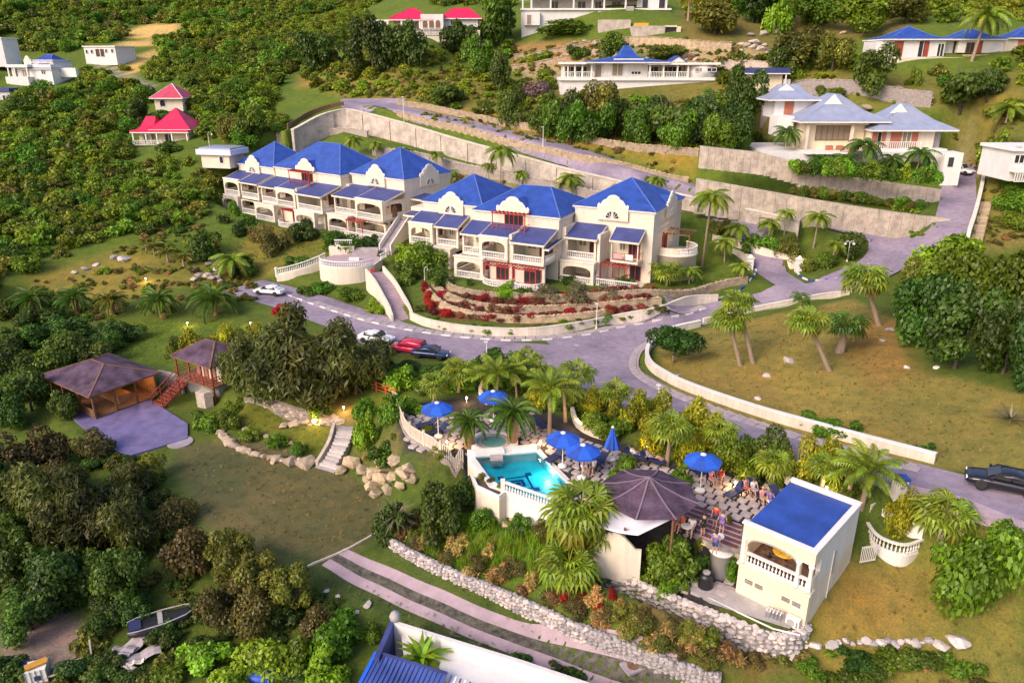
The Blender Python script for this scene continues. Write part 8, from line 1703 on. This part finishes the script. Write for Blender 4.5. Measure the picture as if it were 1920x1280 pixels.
def lounger(px, py, rz, label):
 x, y, z = dz_(px, py); r = thing('sun_lounger', label, 'sun lounger', (x, y, z), rz, 'navy sun loungers on the terrace')
 MB().box(-.32, -1.0, .28, .32, .35, .34).build('seat', M['navy'], r); MB().hexa([(-.32, .36, .28), (.32, .36, .28), (.32, .95, .72), (-.32, .95, .72)], [(-.32, .36, .34), (.32, .36, .34), (.32, .92, .78), (-.32, .92, .78)]).build('backrest', M['navy'], r)
 for s in (-1, 1): MB().bar((s * .35, -1.0, .30), (s * .35, .36, .30), .05).build('side_rail', M['black'], r)
 for s in (-1, 1):
  for b in (-.85, .3): MB().bar((s * .33, b, 0), (s * .33, b, .29), .05).build('leg', M['black'], r)
 return r
for (x, y, a, lb) in ((802, 800, -60, 'navy sun lounger under the parasol farthest along the terrace'), (820, 812, -60, 'second navy lounger beside the picket fence parasol'), (1012, 800, 30, 'navy lounger behind the larger date palm'), (1040, 862, -40, 'navy lounger at the pool corner'), (1122, 872, -40, 'navy lounger under the overlapping parasols'), (1192, 862, 60, 'navy lounger with a reclining guest by the crotons'), (1222, 868, 60, 'navy lounger second from the fan palm trunk'), (1300, 882, 20, 'navy lounger behind the lone parasol'), (1378, 928, -50, 'empty navy lounger in the middle of the paving'), (1420, 925, 15, 'navy lounger under the guest by the shrubs'), (1460, 938, 15, 'navy lounger nearest the bar roof')): lounger(x, y, R(a), lb)
def chair(px, py, rz, label, mat='navy'):
 x, y, z = dz_(px, py); r = thing('terrace_chair', label, 'chair', (x, y, z), rz, 'chairs on the terrace'); MB().box(-.24, -.24, .40, .24, .24, .45).build('seat', M[mat], r); MB().box(-.24, .22, .46, .24, .27, .92).build('backrest', M[mat], r)
 for a in (-.21, .21):
  for b in (-.21, .21): MB().bar((a, b, 0), (a, b, .40), .04).build('leg', M['black'], r)
 return r
# ---------------------------------------------------------------- people
import bmesh
def skinmesh(name, joints, edges, rad, root, mat, sub=1):
 me = bpy.data.meshes.new(name); ks = list(joints); ix = {k: i for i, k in enumerate(ks)}
 me.from_pydata([joints[k] for k in ks], [(ix[a], ix[b]) for a, b in edges], []); o = bpy.data.objects.new(name, me); col.objects.link(o)
 sk = o.modifiers.new('skin', 'SKIN')
 lay = me.skin_vertices[0] if me.skin_vertices else None
 for k, i in ix.items(): lay.data[i].radius = rad[k]; lay.data[i].use_root = (k == root)
 sb = o.modifiers.new('sub', 'SUBSURF'); sb.levels = sub; sb.render_levels = sub
 bpy.context.view_layer.update(); ev = o.evaluated_get(bpy.context.evaluated_depsgraph_get()); out = bpy.data.meshes.new_from_object(ev); bpy.data.objects.remove(o); out.name = name
 out.materials.clear(); out.materials.append(mat); out.polygons.foreach_set('use_smooth', [True] * len(out.polygons)); return out
def pose(kind):
 if kind == 'sit': J = dict(pel=(0, 0, .50), bel=(0, .03, .68), che=(0, .06, .92), nec=(0, .05, 1.09), hea=(0, .02, 1.20), top=(0, .0, 1.30), kn=(.13, -.42, .52), an=(.13, -.46, .09), to=(.14, -.62, .04), sh=(.19, .05, 1.03), el=(.25, -.08, .78), wr=(.15, -.30, .66), ha=(.13, -.38, .64))
 elif kind == 'recline': J = dict(pel=(0, 0, .42), bel=(0, .18, .50), che=(0, .38, .66), nec=(0, .52, .80), hea=(0, .58, .90), top=(0, .63, .99), kn=(.11, -.40, .58), an=(.12, -.80, .42), to=(.13, -.86, .54), sh=(.19, .44, .72), el=(.28, .22, .52), wr=(.18, -.02, .56), ha=(.15, -.09, .57))
 else: J = dict(pel=(0, 0, .92), bel=(0, 0, 1.08), che=(0, .01, 1.32), nec=(0, .0, 1.48), hea=(0, -.02, 1.60), top=(0, -.02, 1.71), kn=(.10, -.02, .50), an=(.11, .02, .08), to=(.12, -.16, .04), sh=(.19, .01, 1.42), el=(.26, .02, 1.14), wr=(.24, -.12, .92), ha=(.23, -.17, .85))
 j = {}
 for k, v in J.items():
  if k in ('kn', 'an', 'to', 'sh', 'el', 'wr', 'ha'): j[k + 'r'] = v; j[k + 'l'] = (-v[0], v[1], v[2])
  else: j[k] = v
 for s, sg in (('r', 1), ('l', -1)):
  j['hi' + s] = (sg * .10, J['pel'][1], J['pel'][2] - .02); wv, hv = Vector(j['wr' + s]), Vector(j['ha' + s]); d = (hv - wv).normalized(); sd = Vector((sg, 0, 0))
  for f in range(4):
   b = hv + sd * (.012 * (f - 1.5)) ; j['f%d%s' % (f, s)] = tuple(b + d * (.045 + .008 * (f in (1, 2))) + sd * .006 * (f - 1.5)); j['g%d%s' % (f, s)] = tuple(b + d * (.08 + .01 * (f in (1, 2))) + sd * .01 * (f - 1.5) + Vector((0, 0, -.015)))
  j['th' + s] = tuple(wv + d * .03 - sd * .035); j['ti' + s] = tuple(wv + d * .065 - sd * .05)
 return j
PEOPLE = {}
for kd in ('sit', 'recline', 'stand'):
 j = pose(kd); E = [('pel', 'bel'), ('bel', 'che'), ('che', 'nec'), ('nec', 'hea'), ('hea', 'top')]; rad = dict(pel=(.13, .11), bel=(.12, .095), che=(.15, .105), nec=(.055, .055), hea=(.085, .10), top=(.06, .07))
 for s in 'rl':
  E += [('pel', 'hi' + s), ('hi' + s, 'kn' + s), ('kn' + s, 'an' + s), ('an' + s, 'to' + s), ('che', 'sh' + s), ('sh' + s, 'el' + s), ('el' + s, 'wr' + s), ('wr' + s, 'ha' + s), ('wr' + s, 'th' + s), ('th' + s, 'ti' + s)]
  rad.update({'hi' + s: (.09, .09), 'kn' + s: (.06, .06), 'an' + s: (.04, .04), 'to' + s: (.035, .025), 'sh' + s: (.06, .06), 'el' + s: (.042, .042), 'wr' + s: (.028, .024), 'ha' + s: (.036, .02), 'th' + s: (.011, .011), 'ti' + s: (.009, .009)})
  for f in range(4): E += [('ha' + s, 'f%d%s' % (f, s)), ('f%d%s' % (f, s), 'g%d%s' % (f, s))]; rad['f%d%s' % (f, s)] = (.010, .010); rad['g%d%s' % (f, s)] = (.008, .008)
 body = skinmesh('body', j, E, rad, 'pel', M['skin'])
 up = {k: v for k, v in j.items() if k in ('pel', 'bel', 'che', 'shr', 'shl')}
 for s in 'rl': a, b = Vector(j['sh' + s]), Vector(j['el' + s]); up['sl' + s] = tuple(a.lerp(b, .6))
 up['col'] = tuple(Vector(j['che']).lerp(Vector(j['nec']), .55))
 shirt = skinmesh('shirt', up, [('pel', 'bel'), ('bel', 'che'), ('che', 'col'), ('che', 'shr'), ('che', 'shl'), ('shr', 'slr'), ('shl', 'sll')], dict(pel=(.145, .125), bel=(.14, .115), che=(.17, .125), col=(.08, .07), shr=(.078, .078), shl=(.078, .078), slr=(.068, .068), sll=(.068, .068)), 'pel', M['white'])
 lo = {k: j[k] for k in ('pel', 'hir', 'hil')}
 for s in 'rl': lo['mk' + s] = tuple(Vector(j['hi' + s]).lerp(Vector(j['kn' + s]), .75))
 shorts = skinmesh('shorts', lo, [('pel', 'hir'), ('pel', 'hil'), ('hir', 'mkr'), ('hil', 'mkl')], dict(pel=(.15, .13), hir=(.11, .11), hil=(.11, .11), mkr=(.088, .088), mkl=(.088, .088)), 'pel', M['navy'])
 hc_ = Vector(j['hea']).lerp(Vector(j['top']), .45); hair = MB().lathe([(.105, -.06), (.118, .0), (.108, .07), (.06, .118), (0, .13)], 12, tuple(hc_ + Vector((0, .025, .01)))).mesh('hair', M['barkdark'], True)
 fc = MB(); fz = hc_.z - .03; fy = hc_.y - .088 if kd != 'recline' else hc_.y - .09
 fc.hexa([(-.014, fy, fz - .03), (.014, fy, fz - .03), (.008, fy + .02, fz + .02), (-.008, fy + .02, fz + .02)], [(-.006, fy - .022, fz - .024), (.006, fy - .022, fz - .024), (.004, fy, fz + .02), (-.004, fy, fz + .02)])
 nose = fc.mesh('nose', M['skin']); ey = MB().box(-.042, fy - .004, fz + .012, -.022, fy + .02, fz + .026).box(.022, fy - .004, fz + .012, .042, fy + .02, fz + .026).mesh('eyes', M['black']); mo = MB().box(-.024, fy - .002, fz - .062, .024, fy + .02, fz - .052).mesh('mouth', M['redwood'])
 PEOPLE[kd] = (body, shirt, shorts, hair, nose, ey, mo)
CL = {k: surf('cloth_' + k, c, .85, 4, .15, 25, .1) for k, c in dict(white=(.72, .70, .70), pink=(.62, .28, .30), red=(.50, .05, .03), orange=(.60, .16, .04), black=(.02, .02, .025), purple=(.20, .14, .38), navy=(.03, .05, .14), teal=(.05, .22, .25), grey=(.3, .3, .33), tan=(.40, .28, .18)).items()}
HAIR = {'dark': M['barkdark'], 'blond': surf('blond_hair', (.45, .30, .12), .7, 9, .2, 30, .1), 'grey': surf('grey_hair', (.42, .40, .39), .7, 9, .2, 30, .1), 'black': M['black']}
def person(kd, px, py, rz, top, bottom, hair, label, z=7.38, s=1.0):
 x, y, _ = P(px, py, z); r = thing('person', label, 'person', (x, y, z), rz, 'guests on the terrace'); r.scale = (s,) * 3
 body, shirt, shorts, hr, nose, ey, mo = PEOPLE[kd]
 inst(body, 'body', r); inst(nose, 'nose', r); inst(ey, 'eyes', r); inst(mo, 'mouth', r)
 for me, nm, mt in ((shirt, 'shirt', CL[top]), (shorts, 'shorts', CL[bottom]), (hr, 'hair', HAIR[hair])):
  o = inst(me, nm, r); o.material_slots[0].link = 'OBJECT'; o.material_slots[0].material = mt
 return r
def seated(px, py, a, top, bottom, hair, label):
 chair(px, py, R(a), 'chair under the ' + label); return person('sit', px, py, R(a), top, bottom, hair, label)
seated(1093, 884, 20, 'pink', 'white', 'grey', 'person in pink seated under the overlapping parasols'); seated(1112, 886, -30, 'white', 'tan', 'dark', 'person in white seated beside the pink one')
person('stand', 1177, 892, R(30), 'orange', 'red', 'dark', 'small child in orange standing by the fern clump', s=.72)
person('recline', 1193, 860, R(60), 'white', 'navy', 'dark', 'person in white reclining by the crotons'); person('recline', 1223, 866, R(60), 'grey', 'black', 'dark', 'person in grey reclining near the fan palm trunk')
seated(1332, 908, 30, 'pink', 'pink', 'dark', 'person in pink seated near the lone parasol pole'); seated(1349, 906, -20, 'red', 'tan', 'black', 'person in red seated by the lone parasol')
person('recline', 1300, 880, R(20), 'teal', 'navy', 'dark', 'person in teal resting behind the lone parasol')
seated(1397, 925, 40, 'pink', 'red', 'dark', 'person in pink seated at the shrubs beside the empty lounger'); seated(1411, 928, 20, 'white', 'grey', 'dark', 'person in a white shirt leaning forward by the shrubs')
seated(1428, 944, 10, 'pink', 'tan', 'blond', 'fair-haired person in pink in the row by the bar'); seated(1442, 950, 0, 'purple', 'white', 'dark', 'person in patterned purple in the row by the bar'); seated(1462, 958, -20, 'white', 'white', 'dark', 'person in white nearest the bar roof'); seated(1478, 945, -30, 'black', 'black', 'dark', 'person in black at the end of the row by the bar')
seated(1262, 990, 60, 'red', 'red', 'dark', 'person in red seated at the tent edge'); seated(1278, 994, -60, 'orange', 'red', 'dark', 'person in orange seated at the tent edge'); seated(1296, 1000, -30, 'white', 'tan', 'dark', 'person in a white top seated just outside the tent')
person('stand', 1317, 1004, R(200), 'black', 'black', 'black', 'person in black standing with their back turned by the dance floor'); person('stand', 1352, 1000, R(150), 'purple', 'purple', 'dark', 'person in purple standing on the plank floor'); person('stand', 1340, 988, R(-40), 'red', 'navy', 'dark', 'person in dark red behind the purple one'); person('stand', 1339, 1040, R(170), 'purple', 'navy', 'black', 'person in violet standing at the round wall with back turned')
chair(1478, 916, R(20), 'white chair at the bar rear wall', 'white')
for (x, y, lb) in ((1286, 1003, 'small round table among the tent guests'), (1345, 1022, 'small round glass table beside the round wall')):
 t = thing('bistro_table', lb, 'table', dz_(x, y)); MB().lathe([(0, .68), (.36, .68), (.36, .72), (0, .73)], 18).build('tabletop', M['white'], t); MB().lathe([(.2, 0), (.03, .05), (.03, .68)], 10).build('leg', M['metal'], t)
# ---------------------------------------------------------------- lamps
def glow(loc, e, c=(1, .62, .25), r=.12, parent=None):
 l = bpy.data.lights.new('lamp_light', 'POINT'); l.energy = e; l.color = c; l.shadow_soft_size = r; o = bpy.data.objects.new('lamp_light', l); col.objects.link(o); o.location = loc; o.parent = parent; return o
def garden_lamp(px, py, label, e=80, h=.4):
 p = G(px, py); r = thing('garden_lamp', label, 'garden lamp', p, 0, 'lit garden lamps'); MB().tube([(0, 0, -.1), (0, 0, h)], .04, 6).build('pole', M['white'], r); MB().lathe([(0, h), (.08, h + .03), (.09, h + .1), (.06, h + .17), (0, h + .19)], 10).build('globe', M['bulb'], r, True); glow((0, -.25, h + .35), e, parent=r)
for (x, y, lb) in ((875, 755, 'lit garden lamp among the palms above the hot tub'), (1212, 845, 'lit garden lamp under the yellow crotons beside the fan palm'), (1083, 800, 'lit garden lamp behind the pool parasols'), (838, 838, 'lit garden lamp inside the picket fence'), (728, 752, 'lit garden lamp by the timber fence'), (352, 612, 'lit garden lamp at the golden hedge'), (470, 612, 'lit garden lamp near the parking edge'), (274, 528, 'lit garden lamp on the boulder lawn'), (1378, 915, 'lit garden lamp at the empty lounger'), (1316, 1030, 'lit garden lamp at the foot of the tent guests'), (1362, 1040, 'lit garden lamp between dance floor and bar'), (1013, 838, 'lit garden lamp on the pool deck'), (1548, 925, 'lit garden lamp on the bank above the bar'), (645, 772, 'lit garden lamp on the flagstone path'), (590, 796, 'lit garden lamp at the flagstone bank')): garden_lamp(x, y, lb)
def street_lamp(px, py, h, label, arm=0, heads=1, mat='white'):
 p = G(px, py); r = thing('street_lamp', label, 'street lamp', p, 0, 'street lamps'); MB().tube([(0, 0, -.2), (0, 0, h)], [.07, .045], 8).build('pole', M[mat], r); MB().lathe([(.14, -.1), (.14, .15), (.07, .2)], 10).build('base', M[mat], r)
 if arm:
  for s in ((-1, 1) if heads == 2 else (1,)):
   MB().tube([(0, 0, h), (s * arm * .3, 0, h + .35), (s * arm * .75, 0, h + .35), (s * arm, 0, h + .05)], .035, 6).build('arm', M[mat], r); MB().lathe([(.2, -.16), (.16, 0), (0, .06)], 12, (s * arm, 0, h)).build('lamp_shade', M[mat], r, True)
 else: MB().box(-.28, -.09, h, .12, .09, h + .09).build('lamp_head', M[mat], r)
street_lamp(1232, 772, 2.6, 'thin white street lamp at the croton hedge by the lane'); street_lamp(1118, 616, 3.2, 'thin street lamp standing on the curved lane wall'); street_lamp(913, 692, 3.0, 'thin street lamp above the garden hedge opposite the terraces'); street_lamp(797, 540, 2.6, 'white hook-shaped lamp at the corner of the near block', .5); street_lamp(1588, 490, 2.6, 'pale lamp with two drooping heads on the gate island', .6, 2); street_lamp(1018, 282, 4.0, 'tall thin lamp post beside the climbing lane'); street_lamp(758, 235, 5.5, 'tall thin lamp post at the lane turn by the turning area'); street_lamp(395, 290, 4.0, 'white pole with a crossbar beside the pale hut', .8)
for (x, y, lb) in ((1405, 505, 'white gate pillar with a globe lamp on the palm side'), (1496, 508, 'white gate pillar with a globe lamp on the island side')):
 p = G(x, y); r = thing('gate_pillar', lb, 'gate pillar', p); MB().box(-.4, -.4, -.3, .4, .4, 1.7).build('pillar_body', M['white'], r); MB().box(-.48, -.48, 1.703, .48, .48, 1.82).build('cap', M['wallpale'], r); MB().lathe([(.05, 1.82), (.14, 1.95), (.14, 2.08), (0, 2.18)], 10).build('globe', M['bulb'], r, True)
# interior light of the bar, the near porch and the round terrace
glow(onbar(-2.4, 3.0, 4.3), 60, parent=None); glow(P(765, 402, 14.6), 120); glow(tuple(Matrix.Translation(Vector(BL1.location)) @ Matrix.Rotation(R(-28), 4, 'Z') @ Vector((1.8, 5.5, 5.6))), 70); glow((tcx, tcy, 9.2), 30)
# ---------------------------------------------------------------- boulders: every one a thing of its own
bq = random.Random(12)
def boulder(px, py, wpx, label, group, kind='boulder', flat=.7):
 p = G(px, py); s = wpx / ppm(p) / 2; o = inst(bq.choice(ROCKS[kind]), 'boulder', None, (p[0], p[1], p[2] + s * flat * .3), (bq.uniform(-.25, .25), bq.uniform(-.25, .25), bq.uniform(0, 6.28)), (s * bq.uniform(.95, 1.25), s, s * flat)); return tag(o, label, 'boulder', group, 'thing')
for k in range(24):
 t = k / 23; q = spline([(408, 805, 0), (432, 832, 0), (478, 852, 0), (530, 864, 0), (575, 868, 0), (606, 868, 0)], 8.7); x, y = q[min(k, len(q) - 1), :2]; boulder(x, y, bq.uniform(14, 26), 'pale border stone along the rim of the sunken lawn', 'border stones of the sunken lawn', flat=.8)
for (x, y, w_) in ((575, 872, 44), (545, 868, 34), (520, 864, 28)): boulder(x, y, w_, 'large pale block at the foot of the stone steps', 'blocks by the stone steps')
for (x, y, w_) in ((460, 805, 14), (478, 812, 12), (500, 818, 14), (520, 824, 13), (545, 832, 16), (566, 838, 18), (532, 800, 26), (552, 796, 24), (572, 792, 26), (590, 790, 22)): boulder(x, y, w_, 'small stone on the planted bank between hut and steps', 'stones on the planted bank')
for (x, y, w_) in ((662, 872, 46), (700, 890, 34), (722, 880, 36), (745, 872, 40), (716, 902, 42), (738, 898, 30), (698, 914, 30), (756, 892, 36), (730, 922, 34), (768, 880, 28), (680, 884, 30), (640, 884, 26), (752, 912, 28), (712, 868, 24), (735, 860, 24), (772, 900, 30), (690, 898, 26), (705, 928, 28)): boulder(x, y, w_, 'tan boulder of the rocky bank between lawn and picket fence', 'boulders of the rocky bank', 'stonetan', .9)
for k in range(15): boulder(1560 + k * 13, 1208 - 3 * (k % 3), bq.uniform(12, 22), 'small pale rock in the row across the dry lawn', 'row of small rocks', 'stonewhite')
for (x, y, w_, lb) in ((1793, 1206, 46, 'biggest white boulder at the end of the row of rocks'), (1764, 1212, 28, 'white boulder beside the biggest one'), (1528, 1212, 26, 'pale boulder at the start of the row of rocks'), (1560, 1210, 28, 'second pinkish boulder in the row of rocks')): boulder(x, y, w_, lb, None, 'stonewhite')
for k in range(26): boulder(bq.uniform(1400, 1500), bq.uniform(62, 122), bq.uniform(10, 24), 'pale boulder of the tumbled slope above the small shed', 'tumbled boulders above the shed', 'stone')
for k in range(16): boulder(bq.uniform(1020, 1180), bq.uniform(78, 116), bq.uniform(9, 20), 'tan boulder of the terraced slope under the topmost villa', 'boulders under the topmost villa', 'stonetan')
for k in range(16): boulder(bq.uniform(1190, 1420), bq.uniform(84, 120), bq.uniform(8, 16), 'rock of the bank behind the two-tier roof', 'rocks behind the two-tier roof', 'stone')
for k in range(14): boulder(bq.uniform(360, 420), bq.uniform(492, 528), bq.uniform(10, 22), 'grey boulder of the garden bank by the cycads', 'boulders by the cycads', 'stone')
for (x, y, w_) in ((232, 488, 24), (160, 505, 16), (140, 512, 14), (215, 484, 16), (478, 442, 16), (455, 432, 14), (500, 452, 16), (180, 498, 12)): boulder(x, y, w_, 'pale stone lying on the yellowish garden slope', 'stones on the garden slope', 'stonewhite')
for (x, y, w_) in ((1478, 678, 26), (1438, 706, 18), (1270, 705, 12), (1420, 748, 14), (1755, 690, 14), (1700, 690, 14), (1668, 620, 18), (1655, 640, 14)): boulder(x, y, w_, 'lone pale stone on the dry grass triangle', 'stones on the dry grass', 'stonewhite')
for (x, y, w_) in ((612, 1108, 12), (634, 1118, 12), (688, 1136, 18), (692, 1130, 14), (668, 1148, 12), (565, 1085, 10)): boulder(x, y, w_, 'white stone at the bushes along the garden drive', 'white stones along the drive', 'stonewhite')
for (x, y, w_) in ((1525, 210, 24), (1620, 205, 26), (1700, 205, 22), (1610, 120, 20), (1580, 64, 14), (1680, 170, 26), (1720, 178, 24), (940, 968, 26), (962, 972, 20), (948, 985, 22)): boulder(x, y, w_, 'brownish rock behind the grey roofed villa', 'rocks behind the grey villa', 'stonetan') if y < 300 else boulder(x, y, w_, 'brown rock below the pool balustrade', 'rocks below the pool', 'stonetan')
rp_ = spline([G(560, 1072), G(640, 1036), G(706, 1000)], 1.0); ro = thing('rope_edge', 'thin pale timber edging across the end of the sunken lawn', 'edging', (0, 0, 0)); g_ = hs(rp_); sweep('edge_beam', rp_, g_ - .1, g_ + .16, .09, M['wallpale'], ro)
# ---------------------------------------------------------------- blue roofed house at the bottom edge
hz0 = 2.2
def q3(px, py, z): return P(px, py, z)
BH = thing('house', 'house with blue ribbed roof and long white wall top at the bottom edge', 'house', (0, 0, 0))
def slab(name, pts, z0, z1, mat): return MB().prism([q3(a, b, z1)[:2] for a, b in pts], z0, z1).build(name, M[mat], BH)
slab('flat_roof', [(752, 1188), (1085, 1292), (905, 1300), (760, 1250)], -1, 3.0, 'whitewall')
def wallpx(name, pts, z0, z1, th, mat): p = np.array([q3(a, b, z1) for a, b in pts]); return sweep(name, p, np.full(len(p), z0), np.full(len(p), z1), th, M[mat], BH)
wallpx('parapet', [(735, 1164), (850, 1200), (980, 1240), (1110, 1284), (1200, 1312)], 0, 3.75, .26, 'whitewall'); wallpx('parapet', [(736, 1162), (722, 1195), (706, 1232)], 0, 3.76, .3, 'blueroof2')
MB().lathe([(.1, 3.7), (.3, 3.8), (.36, 4.05), (.25, 4.3), (0, 4.36)], 14, (*q3(741, 1158, 3.9)[:2], 0)).build('ball_finial', M['concrete2'], BH, True)
A0, A1, A2, A3 = (Vector(q3(706, 1222, 3.6)), Vector(q3(838, 1262, 3.6)), Vector(q3(800, 1345, 2.5)), Vector(q3(655, 1320, 2.5)))
MB().hexa([A0 - Vector((0, 0, .1)), A1 - Vector((0, 0, .1)), A2 - Vector((0, 0, .1)), A3 - Vector((0, 0, .1))], [A0, A1, A2, A3]).build('ribbed_roof', M['blueroof'], BH)
for k in range(17): t = k / 16; MB().bar(A0.lerp(A1, t) + Vector((0, 0, .03)), A3.lerp(A2, t) + Vector((0, 0, .03)), .07, .06).build('roof_rib', M['blueroof2'], BH)
MB().bar(A0, A3, .2, .16).build('verge', M['bluetarp'], BH); MB().bar(A0, A1, .16, .14).build('ridge', M['blueroof2'], BH)
B0, B1, B2, B3 = (Vector(q3(838, 1262, 3.5)), Vector(q3(918, 1290, 3.5)), Vector(q3(905, 1340, 2.8)), Vector(q3(815, 1318, 2.8)))
for k in range(10): t = k / 9; MB().bar(B0.lerp(B1, t), B3.lerp(B2, t), .09, .07).build('slat', M['blueroof2'] if k % 2 else M['tarp'], BH)
# ---------------------------------------------------------------- clutter in the bottom corner
x, y, z = G(75, 1272); ib = thing('water_container', 'white caged water container with an orange board on top', 'water container', (x, y, z), R(20)); MB().box(-.55, -.5, .12, .55, .5, 1.05).build('tank_body', M['white'], ib); MB().box(-.6, -.55, 0, .6, .55, .11).build('pallet', M['wood'], ib)
for s in (-1, 1):
 for k in range(5): MB().bar((-.57 + k * .285, s * .53, .11), (-.57 + k * .285, s * .53, 1.1), .035).build('cage_bar', M['metal'], ib); MB().bar((s * .58, -.5 + k * .25, .11), (s * .58, -.5 + k * .25, 1.1), .035).build('cage_bar', M['metal'], ib)
MB().box(-.1, -.56, .35, .25, -.545, .7).build('label_plate', M['navy'], ib)
bd = MB().box(-.6, -.25, 0, .6, .25, .1).build('board', surf('orange_board', (.55, .26, .03), .7)); bd.location = (x, y, z + 1.13); bd.rotation_euler = (0, 0, R(40)); tag(bd, 'orange-yellow board lying on the white water container', 'board', None, 'thing')
x, y, z = G(48, 1262); br = thing('barrel', 'bright blue plastic barrel behind the white water container', 'barrel', (x, y, z)); MB().lathe([(.26, 0), (.3, .1), (.3, .8), (.26, .95), (0, .97)], 16).build('drum', M['bluetarp'], br, True); MB().lathe([(.28, .93), (.28, .99), (.05, 1.0), (0, 1.0)], 14).build('lid', M['navy'], br)
x, y, z = G(312, 1176); z += .25; bo = thing('old_boat', 'dark abandoned boat with pale gunwales among the bushes', 'boat', (x, y, z), R(28))
loft([(-2.2, .55, .1, .55), (-1.6, .7, .0, .6), (0, .75, -.05, .62), (1.3, .55, .05, .68), (2.2, .08, .4, .8)], 14, 2.6).build('hull', M['black'], bo, True)
for s in (-1, 1): MB().tube([(-2.2, s * .56, .62), (-1.6, s * .71, .66), (0, s * .75, .68), (1.3, s * .55, .74), (2.2, s * .06, .86)], .045, 6).build('gunwale', M['concrete2'], bo)
MB().box(-2.1, -.5, .56, -1.4, .5, .70).build('stern_deck', M['navy'], bo); MB().box(-.4, -.6, .6, -.1, .6, .70).build('thwart', M['concrete2'], bo)
for k, (px, py, a, w_, l, lb) in enumerate(((248, 1222, 60, 1.2, 2.4, 'lavender sheet of scrap roofing in the bottom corner'), (272, 1238, 30, 1.0, 2.0, 'second lavender roofing sheet beneath the first'), (232, 1232, -10, .9, 1.6, 'crumpled grey-violet sheet on the scrap heap'), (242, 1258, -30, .5, 1.2, 'white board on the near side of the scrap heap'), (258, 1252, 20, .45, .9, 'small white board crossing another'))):
 x, y, z = G(px, py); s_ = MB(); n_ = 5
 s_.add([(l * (i / n_ - .5), w_ * (j / n_ - .5), .12 + .08 * math.sin(i * 1.9 + k) + .06 * math.sin(j * 2.3) + .3 * (k < 3) * (i / n_)) for i in range(n_ + 1) for j in range(n_ + 1)], [(i * (n_ + 1) + j, (i + 1) * (n_ + 1) + j, (i + 1) * (n_ + 1) + j + 1, i * (n_ + 1) + j + 1) for i in range(n_) for j in range(n_)])
 o = s_.build('scrap_sheet', M['slab'] if k < 3 else M['wallpale']); o.location = (x, y, z + .2 + .05 * k); o.rotation_euler = (0, 0, R(a)); md = o.modifiers.new('thickness', 'SOLIDIFY'); md.thickness = .03; tag(o, lb, 'scrap sheet', 'scrap sheets', 'thing')
x, y, z = G(125, 1258); fr_ = thing('broken_pallet', 'pale broken timber pallet beside the white water container', 'pallet', (x, y, z + .25), R(25))
for k in range(5): MB().bar((-1.3 + .6 * k, -.4, 0), (-1.1 + .6 * k, .4, .1), .07).build('slat', M['wallpale'], fr_)
for b in (-.4, .4): MB().bar((-1.5, b, .05), (1.5, b, .12), .08).build('rail', M['wallpale'], fr_)
MB().bar((1.4, .3, -.2), (1.5, .4, 1.3), .1).build('post', M['wallpale'], fr_)
x, y, z = G(490, 1275); tp_ = MB().lathe([(1.3, 0), (1.1, .3), (.6, .5), (0, .55)], 14).build('blue_tarpaulin', M['bluetarp'], None, True); tp_.location = (x, y, z + .4); tp_.scale = (1, .6, .8); tag(tp_, 'blue tarpaulin heap at the bottom edge under the bushes', 'tarpaulin', None, 'thing')
